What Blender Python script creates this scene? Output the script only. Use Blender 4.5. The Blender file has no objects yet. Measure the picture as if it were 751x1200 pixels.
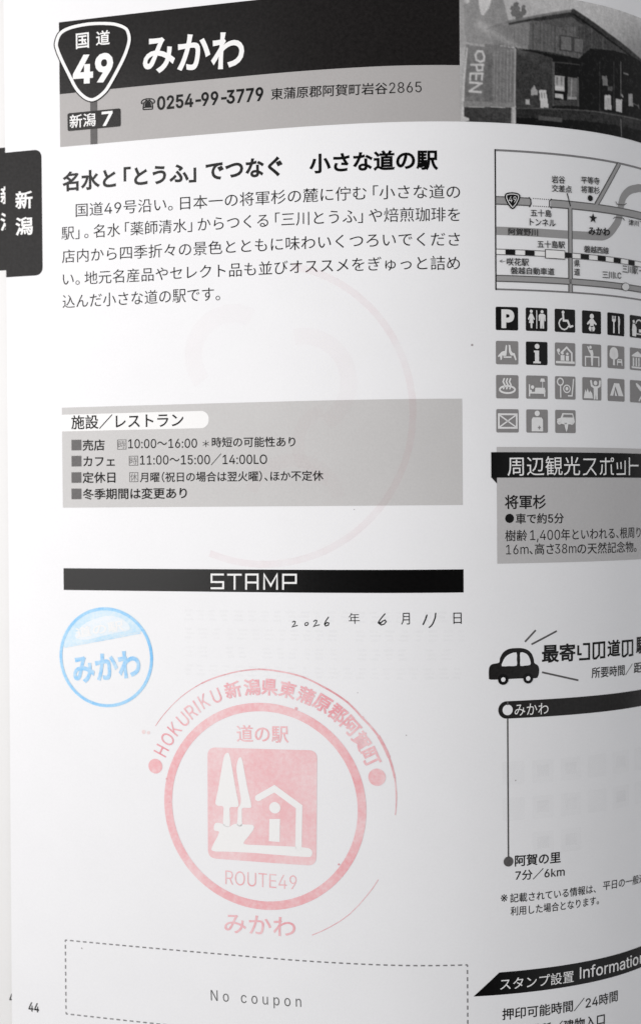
import bpy, bmesh, math, random
import numpy as np
import mathutils, mathutils.geometry
from mathutils import Vector, Matrix

SC = bpy.context.scene
COL = SC.collection
MM = 0.001

# ------------------------------------------------------------------ camera
# page millimetres -> world metres: the book lies on the table (z = 0)
OX, OY, OZ = 70.0, 108.0, 26.0
def world(x, v, z): return Vector(((x - OX) * MM, (OY - v) * MM, (z + OZ) * MM))
CAM_POS = (64.278, 107.661, 191.241)
cam_data = bpy.data.cameras.new('camera')
cam = bpy.data.objects.new('camera', cam_data); COL.objects.link(cam)
rot = Matrix(((0.999972, -0.007494, 0.000077), (0.007494, 0.999917, -0.010481), (0.000002, 0.010482, 0.999945))).transposed()
cam.matrix_world = Matrix.Translation(world(*CAM_POS)) @ rot.to_4x4()
cam_data.sensor_fit = 'HORIZONTAL'; cam_data.sensor_width = 36.0; cam_data.lens = 55.914
cam_data.clip_start = 0.01; cam_data.clip_end = 20.0
cam_data.dof.use_dof = True; cam_data.dof.focus_distance = 0.1935; cam_data.dof.aperture_fstop = 15.0
SC.camera = cam

# ------------------------------------------------------------------ light and view
wd = bpy.data.worlds.new('World'); SC.world = wd; wd.use_nodes = True
WORLD_STOPS = ((0.0, 0.95), (0.22, 0.72), (0.36, 0.16), (0.5, 0.08), (0.70, 0.10), (0.79, 1.0), (0.89, 1.0), (0.95, 0.5), (1.0, 0.45))
nt_ = wd.node_tree; bg = nt_.nodes['Background']; bg.inputs[1].default_value = 1.0
tc_ = nt_.nodes.new('ShaderNodeTexCoord'); sx_ = nt_.nodes.new('ShaderNodeSeparateXYZ'); rp_ = nt_.nodes.new('ShaderNodeValToRGB')
mr_ = nt_.nodes.new('ShaderNodeMapRange'); mr_.inputs['From Min'].default_value = -1; mr_.inputs['From Max'].default_value = 1
nt_.links.new(tc_.outputs['Generated'], sx_.inputs[0]); nt_.links.new(sx_.outputs['X'], mr_.inputs['Value']); nt_.links.new(mr_.outputs[0], rp_.inputs['Fac'])
for pos, val in WORLD_STOPS:     # dim overhead; bright side bands added and shaped to light the page
    e_ = rp_.color_ramp.elements[0] if pos == 0 else (rp_.color_ramp.elements[-1] if pos == 1 else rp_.color_ramp.elements.new(pos))
    e_.position = pos; e_.color = (val * 0.97, val * 0.98, val, 1)
nt_.links.new(rp_.outputs[0], bg.inputs[0])
win = bpy.data.lights.new('window_light', 'AREA'); win.shape = 'RECTANGLE'; win.size = 0.28; win.size_y = 0.26
win.energy = 1.14; win.color = (1.0, 0.975, 0.96)
wo = bpy.data.objects.new('window_light', win); COL.objects.link(wo)
wo.location = (-0.265, 0.06, 0.25)
wo.rotation_euler = (Vector((0.0, 0.03, 0.02)) - Vector(wo.location)).to_track_quat('-Z', 'Y').to_euler()
SC.view_settings.view_transform = 'Standard'; SC.view_settings.look = 'None'
SC.view_settings.exposure = 0.0; SC.view_settings.gamma = 1.0; SC.view_settings.use_curve_mapping = False

# ------------------------------------------------------------------ materials
def nodes(name):
    m = bpy.data.materials.new(name); m.use_nodes = True
    nt = m.node_tree; return m, nt, nt.nodes['Principled BSDF']
def noise(nt, scale, detail=3.0, rough=0.6):
    tc = nt.nodes.new('ShaderNodeTexCoord'); n = nt.nodes.new('ShaderNodeTexNoise')
    n.inputs['Scale'].default_value = scale; n.inputs['Detail'].default_value = detail; n.inputs['Roughness'].default_value = rough
    nt.links.new(tc.outputs['Object'], n.inputs['Vector']); return n
def ramp(nt, src, stops):
    r = nt.nodes.new('ShaderNodeValToRGB'); e = r.color_ramp.elements
    e[0].position, e[0].color = stops[0]; e[1].position, e[1].color = stops[-1]
    for p_, c_ in stops[1:-1]:
        k = e.new(p_); k.color = c_
    nt.links.new(src, r.inputs['Fac']); return r
def c4(c, k=1.0): return (c[0]*k, c[1]*k, c[2]*k, 1)
def sheet(name, col, rough=0.6, spec=0.3, grain=0.05, scale=2600, bump=0.10, blotch=0.0):
    """ink or paper: fine fibre grain in colour and relief"""
    m, nt, b = nodes(name)
    n = noise(nt, scale, 4.0, 0.7)
    r = ramp(nt, n.outputs['Fac'], [(0.25, c4(col, 1 - grain)), (0.75, c4(col, 1 + grain))])
    out = r.outputs['Color']
    if blotch:
        n2 = noise(nt, 95, 3.0, 0.55); r2 = ramp(nt, n2.outputs['Fac'], [(0.3, c4((1 - blotch,)*3)), (0.7, (1, 1, 1, 1))])
        mx = nt.nodes.new('ShaderNodeMixRGB'); mx.blend_type = 'MULTIPLY'; mx.inputs[0].default_value = 1
        nt.links.new(out, mx.inputs[1]); nt.links.new(r2.outputs['Color'], mx.inputs[2]); out = mx.outputs[0]
    nt.links.new(out, b.inputs['Base Color'])
    b.inputs['Roughness'].default_value = rough; b.inputs['Specular IOR Level'].default_value = spec
    if bump:
        bp = nt.nodes.new('ShaderNodeBump'); bp.inputs['Strength'].default_value = bump; bp.inputs['Distance'].default_value = 0.00006
        nt.links.new(n.outputs['Fac'], bp.inputs['Height']); nt.links.new(bp.outputs['Normal'], b.inputs['Normal'])
    return m
PAPER = (0.824, 0.823, 0.836)
def stamp_ink(name, deep, pale, lo, hi, scale=1500):
    """rubber stamp ink: grains of bare paper show through an uneven impression"""
    m, nt, b = nodes(name)
    a = noise(nt, scale, 3.0, 0.7); c = noise(nt, 120, 2.0, 0.5)
    ad = nt.nodes.new('ShaderNodeMath'); ad.operation = 'ADD'; nt.links.new(a.outputs['Fac'], ad.inputs[0]); nt.links.new(c.outputs['Fac'], ad.inputs[1])
    hf = nt.nodes.new('ShaderNodeMath'); hf.operation = 'MULTIPLY'; hf.inputs[1].default_value = 0.5; nt.links.new(ad.outputs[0], hf.inputs[0])
    r = ramp(nt, hf.outputs[0], [(lo, c4(deep)), (hi, c4(pale))])
    nt.links.new(r.outputs['Color'], b.inputs['Base Color']); b.inputs['Roughness'].default_value = 0.65; b.inputs['Specular IOR Level'].default_value = 0.25
    return m
def ghost(name, col, fac, scale=260):
    """ink on the back of the sheet, seen through the paper"""
    m, nt, b = nodes(name)
    b.inputs['Base Color'].default_value = c4(col); b.inputs['Roughness'].default_value = 0.8; b.inputs['Specular IOR Level'].default_value = 0.1
    t = nt.nodes.new('ShaderNodeBsdfTransparent'); mx = nt.nodes.new('ShaderNodeMixShader')
    n = noise(nt, scale, 3.0, 0.6); r = ramp(nt, n.outputs['Fac'], [(0.3, c4((fac*.45,)*3)), (0.7, c4((fac*1.3,)*3))])
    nt.links.new(r.outputs['Color'], mx.inputs[0]); nt.links.new(t.outputs[0], mx.inputs[1]); nt.links.new(b.outputs[0], mx.inputs[2])
    nt.links.new(mx.outputs[0], nt.nodes['Material Output'].inputs[0]); return m
INK = dict(rough=0.27, spec=0.18, scale=1500, bump=0.25)
MAT = {
 'paper': sheet('paper', PAPER, 0.62, 0.25, 0.022, 2600, 0.12, 0.018),
 'shaded_under_paper': sheet('shaded_under_paper', (0.76, 0.755, 0.75), 0.65, 0.2, 0.022, 2600, 0.12, 0.02),  # greyer than the top sheet: shade along the page edge put into the colour
 'white': sheet('white', (0.84, 0.835, 0.83), 0.6, 0.25, 0.02),
 'paper_white': sheet('paper_white', PAPER, 0.6, 0.25, 0.02),
 'paper_grey': sheet('paper_grey', (0.7, 0.7, 0.7), 0.6, 0.25, 0.03),
 'sym': sheet('sym', (0.76, 0.755, 0.755), 0.6, 0.25, 0.03),
 'black': sheet('black', (0.0022, 0.002, 0.002), grain=0.6, **INK),
 'charcoal': sheet('charcoal', (0.0125, 0.0112, 0.011), grain=0.45, **INK),
 'tab_ink': sheet('tab_ink', (0.017, 0.016, 0.016), 0.42, 0.11, 0.4, 1500, 0.25),
 'text_black': sheet('text_black', (0.010, 0.009, 0.009), 0.5, 0.10, 0.4, 1500, 0.2),
 'map_text': sheet('map_text', (0.030, 0.029, 0.029), 0.5, 0.12, 0.4, 1500, 0.2),
 'pen_ink': sheet('pen_ink', (0.006, 0.006, 0.007), 0.4, 0.15, 0.4, 900),
 'dark_grey': sheet('dark_grey', (0.085, 0.08, 0.08), 0.5, 0.4, 0.25, 2000),
 'line_grey': sheet('line_grey', (0.20, 0.195, 0.2), 0.55, 0.3, 0.2, 2000),
 'line_grey_dark': sheet('line_grey_dark', (0.12, 0.12, 0.12), 0.55, 0.3, 0.2, 2000),
 'map_grey': sheet('map_grey', (0.33, 0.325, 0.325), 0.6, 0.3, 0.06, 2400),
 'map_edge': sheet('map_edge', (0.11, 0.108, 0.108), 0.55, 0.2, 0.2, 2000),
 'river_grey': sheet('river_grey', (0.31, 0.305, 0.305), 0.6, 0.25, 0.06, 2400),
 'grey_tile': sheet('grey_tile', (0.245, 0.237, 0.237), 0.55, 0.3, 0.07, 2400),
 'grey_strip': sheet('grey_strip', (0.415, 0.40, 0.395), 0.58, 0.3, 0.05, 2400, blotch=0.03),
 'grey_mid': sheet('grey_mid', (0.50, 0.49, 0.49), 0.58, 0.3, 0.05, 2400, blotch=0.03),
 'grey_light': sheet('grey_light', (0.55, 0.54, 0.535), 0.58, 0.3, 0.05, 2400, blotch=0.03),
 'speck': sheet('speck', (0.36, 0.33, 0.33), 0.7, 0.2, 0.2),
 'blue_ink': stamp_ink('blue_ink', (0.20, 0.52, 0.87), (0.46, 0.70, 0.88), 0.36, 0.66),
 'blue_text': stamp_ink('blue_text', (0.22, 0.53, 0.86), (0.62, 0.77, 0.87), 0.38, 0.66, 900),
 'blue_soft': stamp_ink('blue_soft', (0.40, 0.66, 0.87), (0.72, 0.81, 0.87), 0.36, 0.6),
 'blue_wash': stamp_ink('blue_wash', (0.47, 0.70, 0.87), (0.70, 0.80, 0.86), 0.34, 0.62),
 'blue_pale': stamp_ink('blue_pale', (0.68, 0.79, 0.87), (0.80, 0.83, 0.86), 0.36, 0.6),
 'red_ink': stamp_ink('red_ink', (0.81, 0.39, 0.415), (0.84, 0.61, 0.625), 0.36, 0.64, 1100),
 'red_text': stamp_ink('red_text', (0.79, 0.33, 0.37), (0.84, 0.58, 0.60), 0.36, 0.62, 1100),
 'red_wash': stamp_ink('red_wash', (0.82, 0.48, 0.50), (0.84, 0.65, 0.66), 0.36, 0.66, 1200),
 'red_line': stamp_ink('red_line', (0.70, 0.27, 0.30), (0.82, 0.56, 0.58), 0.34, 0.62, 900),
 'red_faint': stamp_ink('red_faint', (0.80, 0.60, 0.60), (0.83, 0.78, 0.78), 0.36, 0.6),
 'ghost_pink': ghost('ghost_pink', (0.74, 0.25, 0.30), 0.055),
 'ghost_pale': ghost('ghost_pale', (0.74, 0.30, 0.34), 0.02, 60),
 'ghost_grey': ghost('ghost_grey', (0.25, 0.25, 0.26), 0.02),
}
def table_material():
    m, nt, b = nodes('wood'); tc = nt.nodes.new('ShaderNodeTexCoord'); mp = nt.nodes.new('ShaderNodeMapping'); mp.inputs['Scale'].default_value = (3, 40, 3)
    n = nt.nodes.new('ShaderNodeTexNoise'); n.inputs['Scale'].default_value = 2; n.inputs['Detail'].default_value = 6
    nt.links.new(tc.outputs['Object'], mp.inputs[0]); nt.links.new(mp.outputs[0], n.inputs['Vector'])
    r = ramp(nt, n.outputs['Fac'], [(0.3, (0.30, 0.24, 0.18, 1)), (0.7, (0.42, 0.35, 0.27, 1))]); nt.links.new(r.outputs[0], b.inputs['Base Color']); b.inputs['Roughness'].default_value = 0.45
    return m
def edge_material():
    m, nt, b = nodes('page_edges'); tc = nt.nodes.new('ShaderNodeTexCoord'); mp = nt.nodes.new('ShaderNodeMapping'); mp.inputs['Scale'].default_value = (8, 8, 9000)
    n = nt.nodes.new('ShaderNodeTexNoise'); n.inputs['Scale'].default_value = 1; nt.links.new(tc.outputs['Object'], mp.inputs[0]); nt.links.new(mp.outputs[0], n.inputs['Vector'])
    r = ramp(nt, n.outputs['Fac'], [(0.3, (0.6, 0.59, 0.57, 1)), (0.7, (0.8, 0.79, 0.77, 1))]); nt.links.new(r.outputs[0], b.inputs['Base Color']); b.inputs['Roughness'].default_value = 0.8
    return m
def picture_material():
    m, nt, b = nodes('halftone_picture'); a = nt.nodes.new('ShaderNodeVertexColor'); a.layer_name = 'tone'
    n = noise(nt, 2600, 3.0, 0.7); r = ramp(nt, n.outputs['Fac'], [(0.25, (0.92,)*3 + (1,)), (0.75, (1.07,)*3 + (1,))])
    mx = nt.nodes.new('ShaderNodeMixRGB'); mx.blend_type = 'MULTIPLY'; mx.inputs[0].default_value = 1
    nt.links.new(a.outputs['Color'], mx.inputs[1]); nt.links.new(r.outputs['Color'], mx.inputs[2]); nt.links.new(mx.outputs[0], b.inputs['Base Color'])
    b.inputs['Roughness'].default_value = 0.5; b.inputs['Specular IOR Level'].default_value = 0.1; return m

# ------------------------------------------------------------------ the curved sheet
KNOTS = [-2.0, 12.0, 33.0, 54.0, 75.0, 90.0, 100.0, 110.0, 120.0, 130.0, 142.0]      # distance across the sheet, mm
THETA = [0.22829, 0.21693, 0.20457, 0.19491, 0.10262, -0.03099, -0.14912, -0.24798, -0.37337, -0.55526, -0.73699]      # slope of the sheet there, radians
GU = np.linspace(-12, 150, 3241)
_t = np.interp(GU, KNOTS, THETA); _d = GU[1] - GU[0]
GX = np.concatenate([[0], np.cumsum(np.cos((_t[1:] + _t[:-1]) / 2)) * _d]); GZ = np.concatenate([[0], np.cumsum(np.sin((_t[1:] + _t[:-1]) / 2)) * _d])
GX += 12 - np.interp(12, GU, GX); GZ -= np.interp(98, GU, GZ)
def on_sheet(u, v, lift=0.0):
    x = float(np.interp(u, GU, GX)); z = float(np.interp(u, GU, GZ)); t = float(np.interp(u, GU, _t))
    return world(x - math.sin(t) * lift, v, z + math.cos(t) * lift)
V0, V1, GUTTER = -2.0, 223.0, 142.0
def page_edge(v): return -0.31 - max(0.0, v - 60) * 0.0039

def link(name, me, mats, parent=None, smooth=True):
    o = bpy.data.objects.new(name, me); COL.objects.link(o)
    for m in mats: me.materials.append(m)
    if smooth:
        for p_ in me.polygons: p_.use_smooth = True
    if parent: o.parent = parent
    return o
def grid_sheet(name, u_of, n_u, n_v, lift, mat, parent, v0=V0, v1=V1):
    verts, faces = [], []
    for j in range(n_v + 1):
        v = v0 + (v1 - v0) * j / n_v; a, b = u_of(v)
        for i in range(n_u + 1): verts.append(on_sheet(a + (b - a) * i / n_u, v, lift))
    for j in range(n_v):
        for i in range(n_u):
            k = j * (n_u + 1) + i; faces.append((k, k + n_u + 1, k + n_u + 2, k + 1))
    me = bpy.data.meshes.new(name); me.from_pydata([tuple(p_) for p_ in verts], [], faces); me.update()
    return link(name, me, [mat], parent)

# ------------------------------------------------------------------ lettering
_font = bpy.data.curves.new('glyph', 'FONT'); _font.resolution_u = 4
_fo = bpy.data.objects.new('glyph', _font); COL.objects.link(_fo)
GLYPH = {}
def swell(rings, wt):
    """grow (or thin) glyph outlines by wt em: outer rings move out, holes close"""
    res = []
    for k, r in enumerate(rings):
        p_ = np.array(r, float); keep = np.linalg.norm(p_ - np.roll(p_, 1, 0), axis=1) > 1e-4; p_ = p_[keep]
        if len(p_) < 3: continue
        q = p_[0]; hole = False
        for j, o in enumerate(rings):
            if j == k: continue
            ins = False
            for i in range(len(o)):
                (x0, y0), (x1, y1) = o[i], o[i - 1]
                if (y0 > q[1]) != (y1 > q[1]) and q[0] < (x1 - x0) * (q[1] - y0) / (y1 - y0) + x0: ins = not ins
            hole ^= ins
        nx = np.roll(p_, -1, 0); A = np.sum(p_[:, 0] * nx[:, 1] - nx[:, 0] * p_[:, 1])
        sg = (1 if A > 0 else -1) * (-1 if hole else 1)
        d = nx - p_; d /= np.linalg.norm(d, axis=1)[:, None]; n = np.stack([d[:, 1], -d[:, 0]], 1); m = np.roll(n, 1, 0)
        dot = np.clip(np.sum(n * m, 1), -0.7, 1); off = (n + m) / (1 + dot)[:, None]
        L = np.linalg.norm(off, axis=1); off *= np.minimum(1, 1.7 / np.maximum(L, 1e-6))[:, None]
        res.append(p_ + off * wt * sg)
    return res
def fill(rings):
    V, E = [], []
    for r in rings:
        n = len(V); m = len(r); V += [Vector((float(p_[0]), float(p_[1]))) for p_ in r]; E += [(n + i, n + (i + 1) % m) for i in range(m)]
    vo, eo, fo = mathutils.geometry.delaunay_2d_cdt(V, E, [], 0, 1e-6)[:3]
    px = np.array([[sum(vo[i][k] for i in f) / len(f) for k in (0, 1)] for f in fo]); win = np.zeros(len(fo), int)
    for r in rings:                               # winding number of every triangle
        p_ = np.array(r, float); q = np.roll(p_, -1, 0)
        for (x0, y0), (x1, y1) in zip(p_, q):
            side = (x1 - x0) * (px[:, 1] - y0) - (px[:, 0] - x0) * (y1 - y0)
            win += ((y0 <= px[:, 1]) & (y1 > px[:, 1]) & (side > 0)).astype(int) - ((y0 > px[:, 1]) & (y1 <= px[:, 1]) & (side < 0)).astype(int)
    return [(p_[0], p_[1]) for p_ in vo], [tuple(f) for f, w in zip(fo, win) if w != 0]
RINGS = {}
def font_rings(ch):
    if ch not in RINGS:
        _font.body = ch; dg = bpy.context.evaluated_depsgraph_get(); dg.update()
        c = _fo.evaluated_get(dg).to_curve(dg); out = []
        for s in c.splines:
            bp, r = s.bezier_points, []
            for i in range(len(bp)):
                p0, p1, p2, p3 = bp[i].co, bp[i].handle_right, bp[(i + 1) % len(bp)].handle_left, bp[(i + 1) % len(bp)].co
                dev = max((p1 - p0.lerp(p3, .33)).length, (p2 - p0.lerp(p3, .67)).length); st = 1 if dev < .006 else (2 if dev < .03 else 4)
                for k in range(st):
                    t = k / st; v = p0 * (1 - t)**3 + p1 * (3 * t * (1 - t)**2) + p2 * (3 * t * t * (1 - t)) + p3 * t**3; r.append((v.x, v.y))
            out.append(r)
        _fo.evaluated_get(dg).to_curve_clear(); RINGS[ch] = out
    return RINGS[ch]
def raw(ch, wt): return fill(swell(font_rings(ch), wt))
# grotesque latin letters and figures: advance and outline rings, 1/1000 em
LATIN = {"0":[453,[[227,-7,191,-3,158,7,130,24,105,48,85,77,69,113,57,155,50,202,48,254,50,306,57,353,69,395,85,431,106,461,130,484,159,502,191,512,227,516,262,512,295,502,323,484,348,461,368,431,384,395,396,353,403,306,405,254,403,202,396,155,384,113,368,77,348,48,323,24,295,7,263,-3],[227,50,250,52,271,60,290,74,306,92,320,116,330,144,338,176,342,213,344,254,342,295,338,332,330,365,320,393,306,416,290,435,271,449,250,457,227,460,203,457,182,449,163,435,147,416,134,393,123,365,115,332,111,295,109,254,111,213,115,176,123,144,134,116,147,92,163,74,182,60,203,52]]],"1":[453,[[76,0,76,55,391,55,391,0],[276,509,276,0,212,0,212,448,209,448,86,358,86,427,198,509]]],"2":[453,[[64,0,64,47,234,229,282,282,311,327,320,371,308,419,273,449,224,460,172,447,139,413,127,362,66,362,86,442,143,496,225,516,306,497,361,445,381,372,371,318,336,259,317,235,294,209,267,180,153,60,153,57,389,57,389,0]]],"3":[453,[[218,-7,133,10,70,57,57,79,48,104,44,132,109,132,126,87,165,59,219,50,275,61,315,93,329,145,316,196,275,234,201,248,157,248,157,299,288,448,288,452,70,452,70,509,372,509,372,461,211,278,211,289,247,290,279,286,308,276,333,262,354,244,371,222,393,145,390,116,383,90,370,66,309,12]]],"4":[453,[[40,105,40,158,247,509,311,509,109,166,109,163,413,163,413,105],[282,0,282,121,282,146,282,318,343,318,343,0]]],"5":[453,[[221,-7,140,11,83,60,60,130,122,130,138,89,173,60,221,50,276,64,314,104,328,162,314,221,275,262,218,277,167,268,128,246,67,253,96,509,366,509,366,452,151,452,134,301,136,301,178,325,229,334,294,321,345,285,379,231,391,163,388,132,381,102,369,76,309,15,282,3,253,-4]]],"6":[453,[[226,-7,196,-4,168,3,142,15,84,74,64,162,80,239,93,268,112,302,137,340,252,509,322,509,151,261,145,261,165,288,196,307,235,314,316,295,370,240,389,157,368,73,310,14],[226,48,279,63,314,101,327,157,314,213,279,251,226,265,174,252,138,214,125,158,138,102,174,63]]],"7":[453,[[97,0,323,448,323,452,62,452,62,509,391,509,391,449,165,0]]],"8":[453,[[226,-7,136,11,74,62,62,84,54,109,52,135,65,195,101,241,153,265,153,267,129,276,109,289,93,308,80,330,73,354,70,380,90,450,146,498,226,516,306,498,361,450,382,380,379,354,372,330,359,308,343,289,323,276,300,267,300,265,351,241,387,195,401,135,398,109,391,84,378,62,317,11],[226,49,285,60,323,91,337,139,322,189,283,223,226,235,169,223,130,189,115,139,129,91,167,60],[226,290,274,300,307,330,319,376,308,420,275,449,226,460,177,449,145,420,133,376,145,330,178,300]]],"9":[453,[[226,516,256,513,285,506,310,494,368,434,389,347,373,270,359,240,340,207,315,168,200,0,130,0,301,248,307,248,287,221,257,202,218,195,137,214,83,269,64,352,66,382,73,411,85,436,143,494],[226,460,174,446,138,407,125,352,138,295,174,257,226,243,279,257,314,295,327,350,314,407,279,446]]],"-":[330,[[337,244,337,188,114,188,114,244]]],":":[188,[[95,-4,63,9,50,41,63,73,95,87,128,73,141,41,128,9],[95,271,63,284,50,316,63,349,95,362,128,349,141,316,128,284]]],",":[188,[[38,-119,68,71,137,71,84,-119]]],".":[188,[[95,-4,63,9,50,41,63,73,95,87,128,73,141,41,128,9]]],"N":[523,[[60,0,60,509,136,509,343,183,363,151,388,107,414,55,405,54,401,108,399,157,399,195,399,509,463,509,463,0,387,0,202,290,177,331,148,381,108,452,119,454,122,384,124,328,125,291,125,0]]],"o":[415,[[207,-8,174,-5,144,3,117,16,93,35,72,58,56,85,44,116,37,150,34,187,37,225,44,260,56,291,72,318,93,341,117,360,144,374,174,382,207,384,241,382,271,374,299,360,323,341,343,318,359,291,371,260,379,225,381,187,379,150,371,116,359,85,343,58,323,35,299,16,271,3,241,-5],[207,46,270,66,307,117,319,187,307,258,270,310,252,321,231,328,207,330,145,310,108,258,96,187,108,117,145,66]]],"c":[396,[[207,-8,174,-5,144,3,117,16,93,35,72,58,56,85,44,116,37,150,34,187,37,225,44,260,56,291,72,318,93,341,117,360,144,374,174,382,207,384,260,377,305,356,340,322,362,277,303,262,290,289,270,311,242,325,207,330,145,310,108,258,96,187,108,117,145,66,207,46,243,52,271,66,292,89,304,117,363,102,341,56,306,21,261,-1]]],"u":[410,[[182,-5,115,11,69,59,53,139,53,379,114,379,114,144,116,117,124,94,137,75,154,61,175,53,200,50,249,62,283,97,296,153,296,379,357,379,357,0,298,0,298,92,307,92,294,60,277,35,257,17,234,5,209,-3]]],"p":[424,[[53,-143,53,379,112,379,112,319,118,319,137,346,171,373,229,384,259,382,287,374,313,361,335,342,354,320,370,293,381,261,388,227,390,189,388,151,381,116,370,84,355,57,336,34,313,16,288,3,260,-6,229,-8,173,4,138,31,118,59,114,59,114,-143],[220,47,279,66,316,117,328,189,316,261,280,311,220,330,161,312,125,263,113,189,125,115,162,65]]],"n":[410,[[114,227,114,0,53,0,53,379,112,379,112,287,102,287,116,319,132,344,152,362,175,374,200,382,227,384,295,369,341,321,357,240,357,0,296,0,296,235,293,263,286,286,273,304,256,318,235,326,210,329,161,317,126,283]]],"H":[517,[[60,0,60,509,125,509,125,289,392,289,392,509,457,509,457,0,392,0,392,232,125,232,125,0]]],"O":[533,[[267,-7,225,-3,186,7,150,25,119,49,92,79,70,115,53,157,44,203,40,254,44,305,53,352,70,393,92,429,119,459,150,484,186,501,225,512,267,516,309,512,348,501,384,484,415,459,442,429,464,393,480,352,490,305,493,254,490,203,480,157,464,115,442,79,415,49,384,25,348,7,309,-3],[267,53,296,55,324,63,349,76,372,94,392,116,408,144,420,176,428,213,430,254,428,295,420,332,408,365,392,392,372,415,349,433,324,446,296,453,267,456,237,453,210,445,184,433,161,415,142,392,125,364,113,332,106,295,103,254,106,213,113,176,125,144,142,117,161,94,184,76,210,63,237,55]]],"K":[467,[[104,145,104,216,139,261,174,303,212,344,364,509,448,509,231,276,228,276],[60,0,60,509,125,509,125,334,124,225,125,193,125,0],[372,0,188,259,228,309,449,0]]],"U":[517,[[259,-8,220,-6,186,2,154,15,126,33,103,55,85,80,71,108,63,140,60,173,60,509,124,509,124,178,141,113,187,68,259,52,331,68,377,113,393,178,393,509,457,509,457,173,454,140,446,108,433,80,414,55,391,33,363,15,332,2,297,-6]]],"R":[449,[[60,0,60,509,236,509,273,506,305,500,333,489,356,473,376,455,390,433,409,352,390,271,376,250,356,232,333,217,305,206,273,200,236,198,96,198,96,255,234,255,298,267,334,300,345,352,334,405,298,440,233,452,125,452,125,0],[353,0,230,229,303,229,428,0]]],"I":[170,[[52,0,52,509,112,509,112,0]]],"T":[449,[[32,452,32,509,417,509,417,452,257,452,257,0,193,0,193,452]]],"E":[419,[[60,0,60,509,372,509,372,452,125,452,125,286,355,286,355,229,125,229,125,57,375,57,375,0]]],"L":[393,[[60,0,60,509,125,509,125,57,361,57,361,0]]],"P":[445,[[60,0,60,509,235,509,272,506,305,499,332,487,356,471,375,452,390,430,409,348,390,265,375,243,356,223,332,207,305,195,272,188,235,186,109,186,109,242,233,242,297,256,333,294,344,348,333,402,297,439,232,452,125,452,125,0]]],"i":[167,[[53,0,53,379,114,379,114,0],[84,443,54,455,41,483,54,512,84,524,114,512,126,483,114,455]]],"f":[254,[[228,379,228,327,6,327,6,379],[81,0,81,432,96,486,135,519,187,530,222,527,243,521,227,468,215,472,195,474,154,460,142,419,142,0]]],"r":[259,[[53,0,53,379,112,379,112,321,115,321,152,367,213,385,229,384,243,384,243,322,230,324,207,326,159,315,126,284,114,237,114,0]]],"m":[610,[[53,0,53,379,112,379,112,295,108,295,132,346,172,376,219,386,245,383,268,375,287,361,303,342,314,320,321,295,312,295,337,343,381,375,437,386,497,372,541,328,557,255,557,0,496,0,496,254,493,279,485,298,473,313,419,330,374,320,345,290,335,247,335,0,274,0,274,260,272,280,265,297,253,311,199,330,158,320,126,289,114,238,114,0]]],"a":[389,[[160,-9,94,5,48,45,30,108,43,161,78,193,125,211,178,220,234,227,265,235,276,255,276,257,267,297,240,322,196,331,149,322,118,301,100,274,41,291,79,346,133,375,194,384,239,379,286,360,322,320,337,251,337,0,277,0,277,52,272,52,252,25,215,1],[170,45,228,59,263,93,276,138,276,190,259,182,231,176,200,171,175,168,134,159,103,139,92,105,102,72,130,52]]],"t":[227,[[204,379,204,327,6,327,6,379],[65,471,126,471,126,98,136,61,170,50,185,51,202,54,213,2,192,-3,168,-4,138,-1,113,7,92,21,77,41,68,64,65,93]]],"k":[381,[[110,137,110,212,121,212,284,379,360,379,184,199,177,199],[53,0,53,509,114,509,114,0],[294,0,148,186,191,229,372,0]]],"C":[510,[[267,-7,225,-3,186,7,150,25,119,49,92,79,70,115,53,157,44,203,40,254,44,305,53,352,70,393,92,429,119,459,150,484,186,501,225,512,267,516,340,504,402,471,448,418,473,348,408,348,389,395,357,428,315,449,267,456,237,453,209,445,184,432,161,414,141,391,125,364,113,332,106,295,103,254,106,213,113,177,125,145,141,117,161,94,184,76,210,63,237,56,267,53,315,60,357,81,389,114,408,160,473,160,448,91,402,38,341,5]]]}
def raw_latin(ch, wt): return fill(swell([[(r[i] * 0.001428, r[i + 1] * 0.001428) for i in range(0, len(r), 2)] for r in LATIN[ch][1]], wt))
def glyph(ch, wt):
    k = (ch, round(wt, 4))
    if k not in GLYPH:
        vs, fs = (raw_latin if ch in LATIN else raw)(ch, wt)
        if ch in LATIN: adv = LATIN[ch][0] * 0.001428
        elif ord(ch) > 0x2000: adv = 0.66 if ch in '「」。' else (0.5 if ch in '、（）' else 1.0)
        elif ch == ' ': adv = 0.3
        else: adv = max(p_[0] for p_ in vs) + 0.06
        if ch in '「（' and vs: vs = [(x - 1.0 + adv, y) for x, y in vs]
        GLYPH[k] = (vs, fs, adv)
    return GLYPH[k]
SPACE = {' ': 0.3, '\u2009': 0.15, '\u3000': 1.0}
def lay_text(body, a, b, h, kind, wt, trk):
    """glyph outlines fitted so the ink runs from a to b on the page; h: height in mm"""
    V, F, x = [], [], 0.0
    for ch in body:
        vs, fs, adv = ([], [], SPACE[ch]) if ch in SPACE else glyph(ch, wt)
        n = len(V); V += [(x + p_[0], p_[1]) for p_ in vs]; F += [tuple(i + n for i in f) for f in fs]; x += adv + trk
    xs = [p_[0] for p_ in V]; ys = [p_[1] for p_ in V]; x0, x1 = min(xs), max(xs)
    if kind == 'i': y0, s = min(ys), h / (max(ys) - min(ys))
    elif kind == 'c': y0, s = -0.08, h / 0.93
    else: y0, s = 0.0, h / 0.727
    ax = Vector((b[0] - a[0], b[1] - a[1])); L = ax.length; ax.normalize(); up = Vector((ax.y, -ax.x))
    k = L / (x1 - x0)
    return [(a[0] + ax.x * (px - x0) * k + up.x * (py - y0) * s, a[1] + ax.y * (px - x0) * k + up.y * (py - y0) * s) for px, py in V], F

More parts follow.
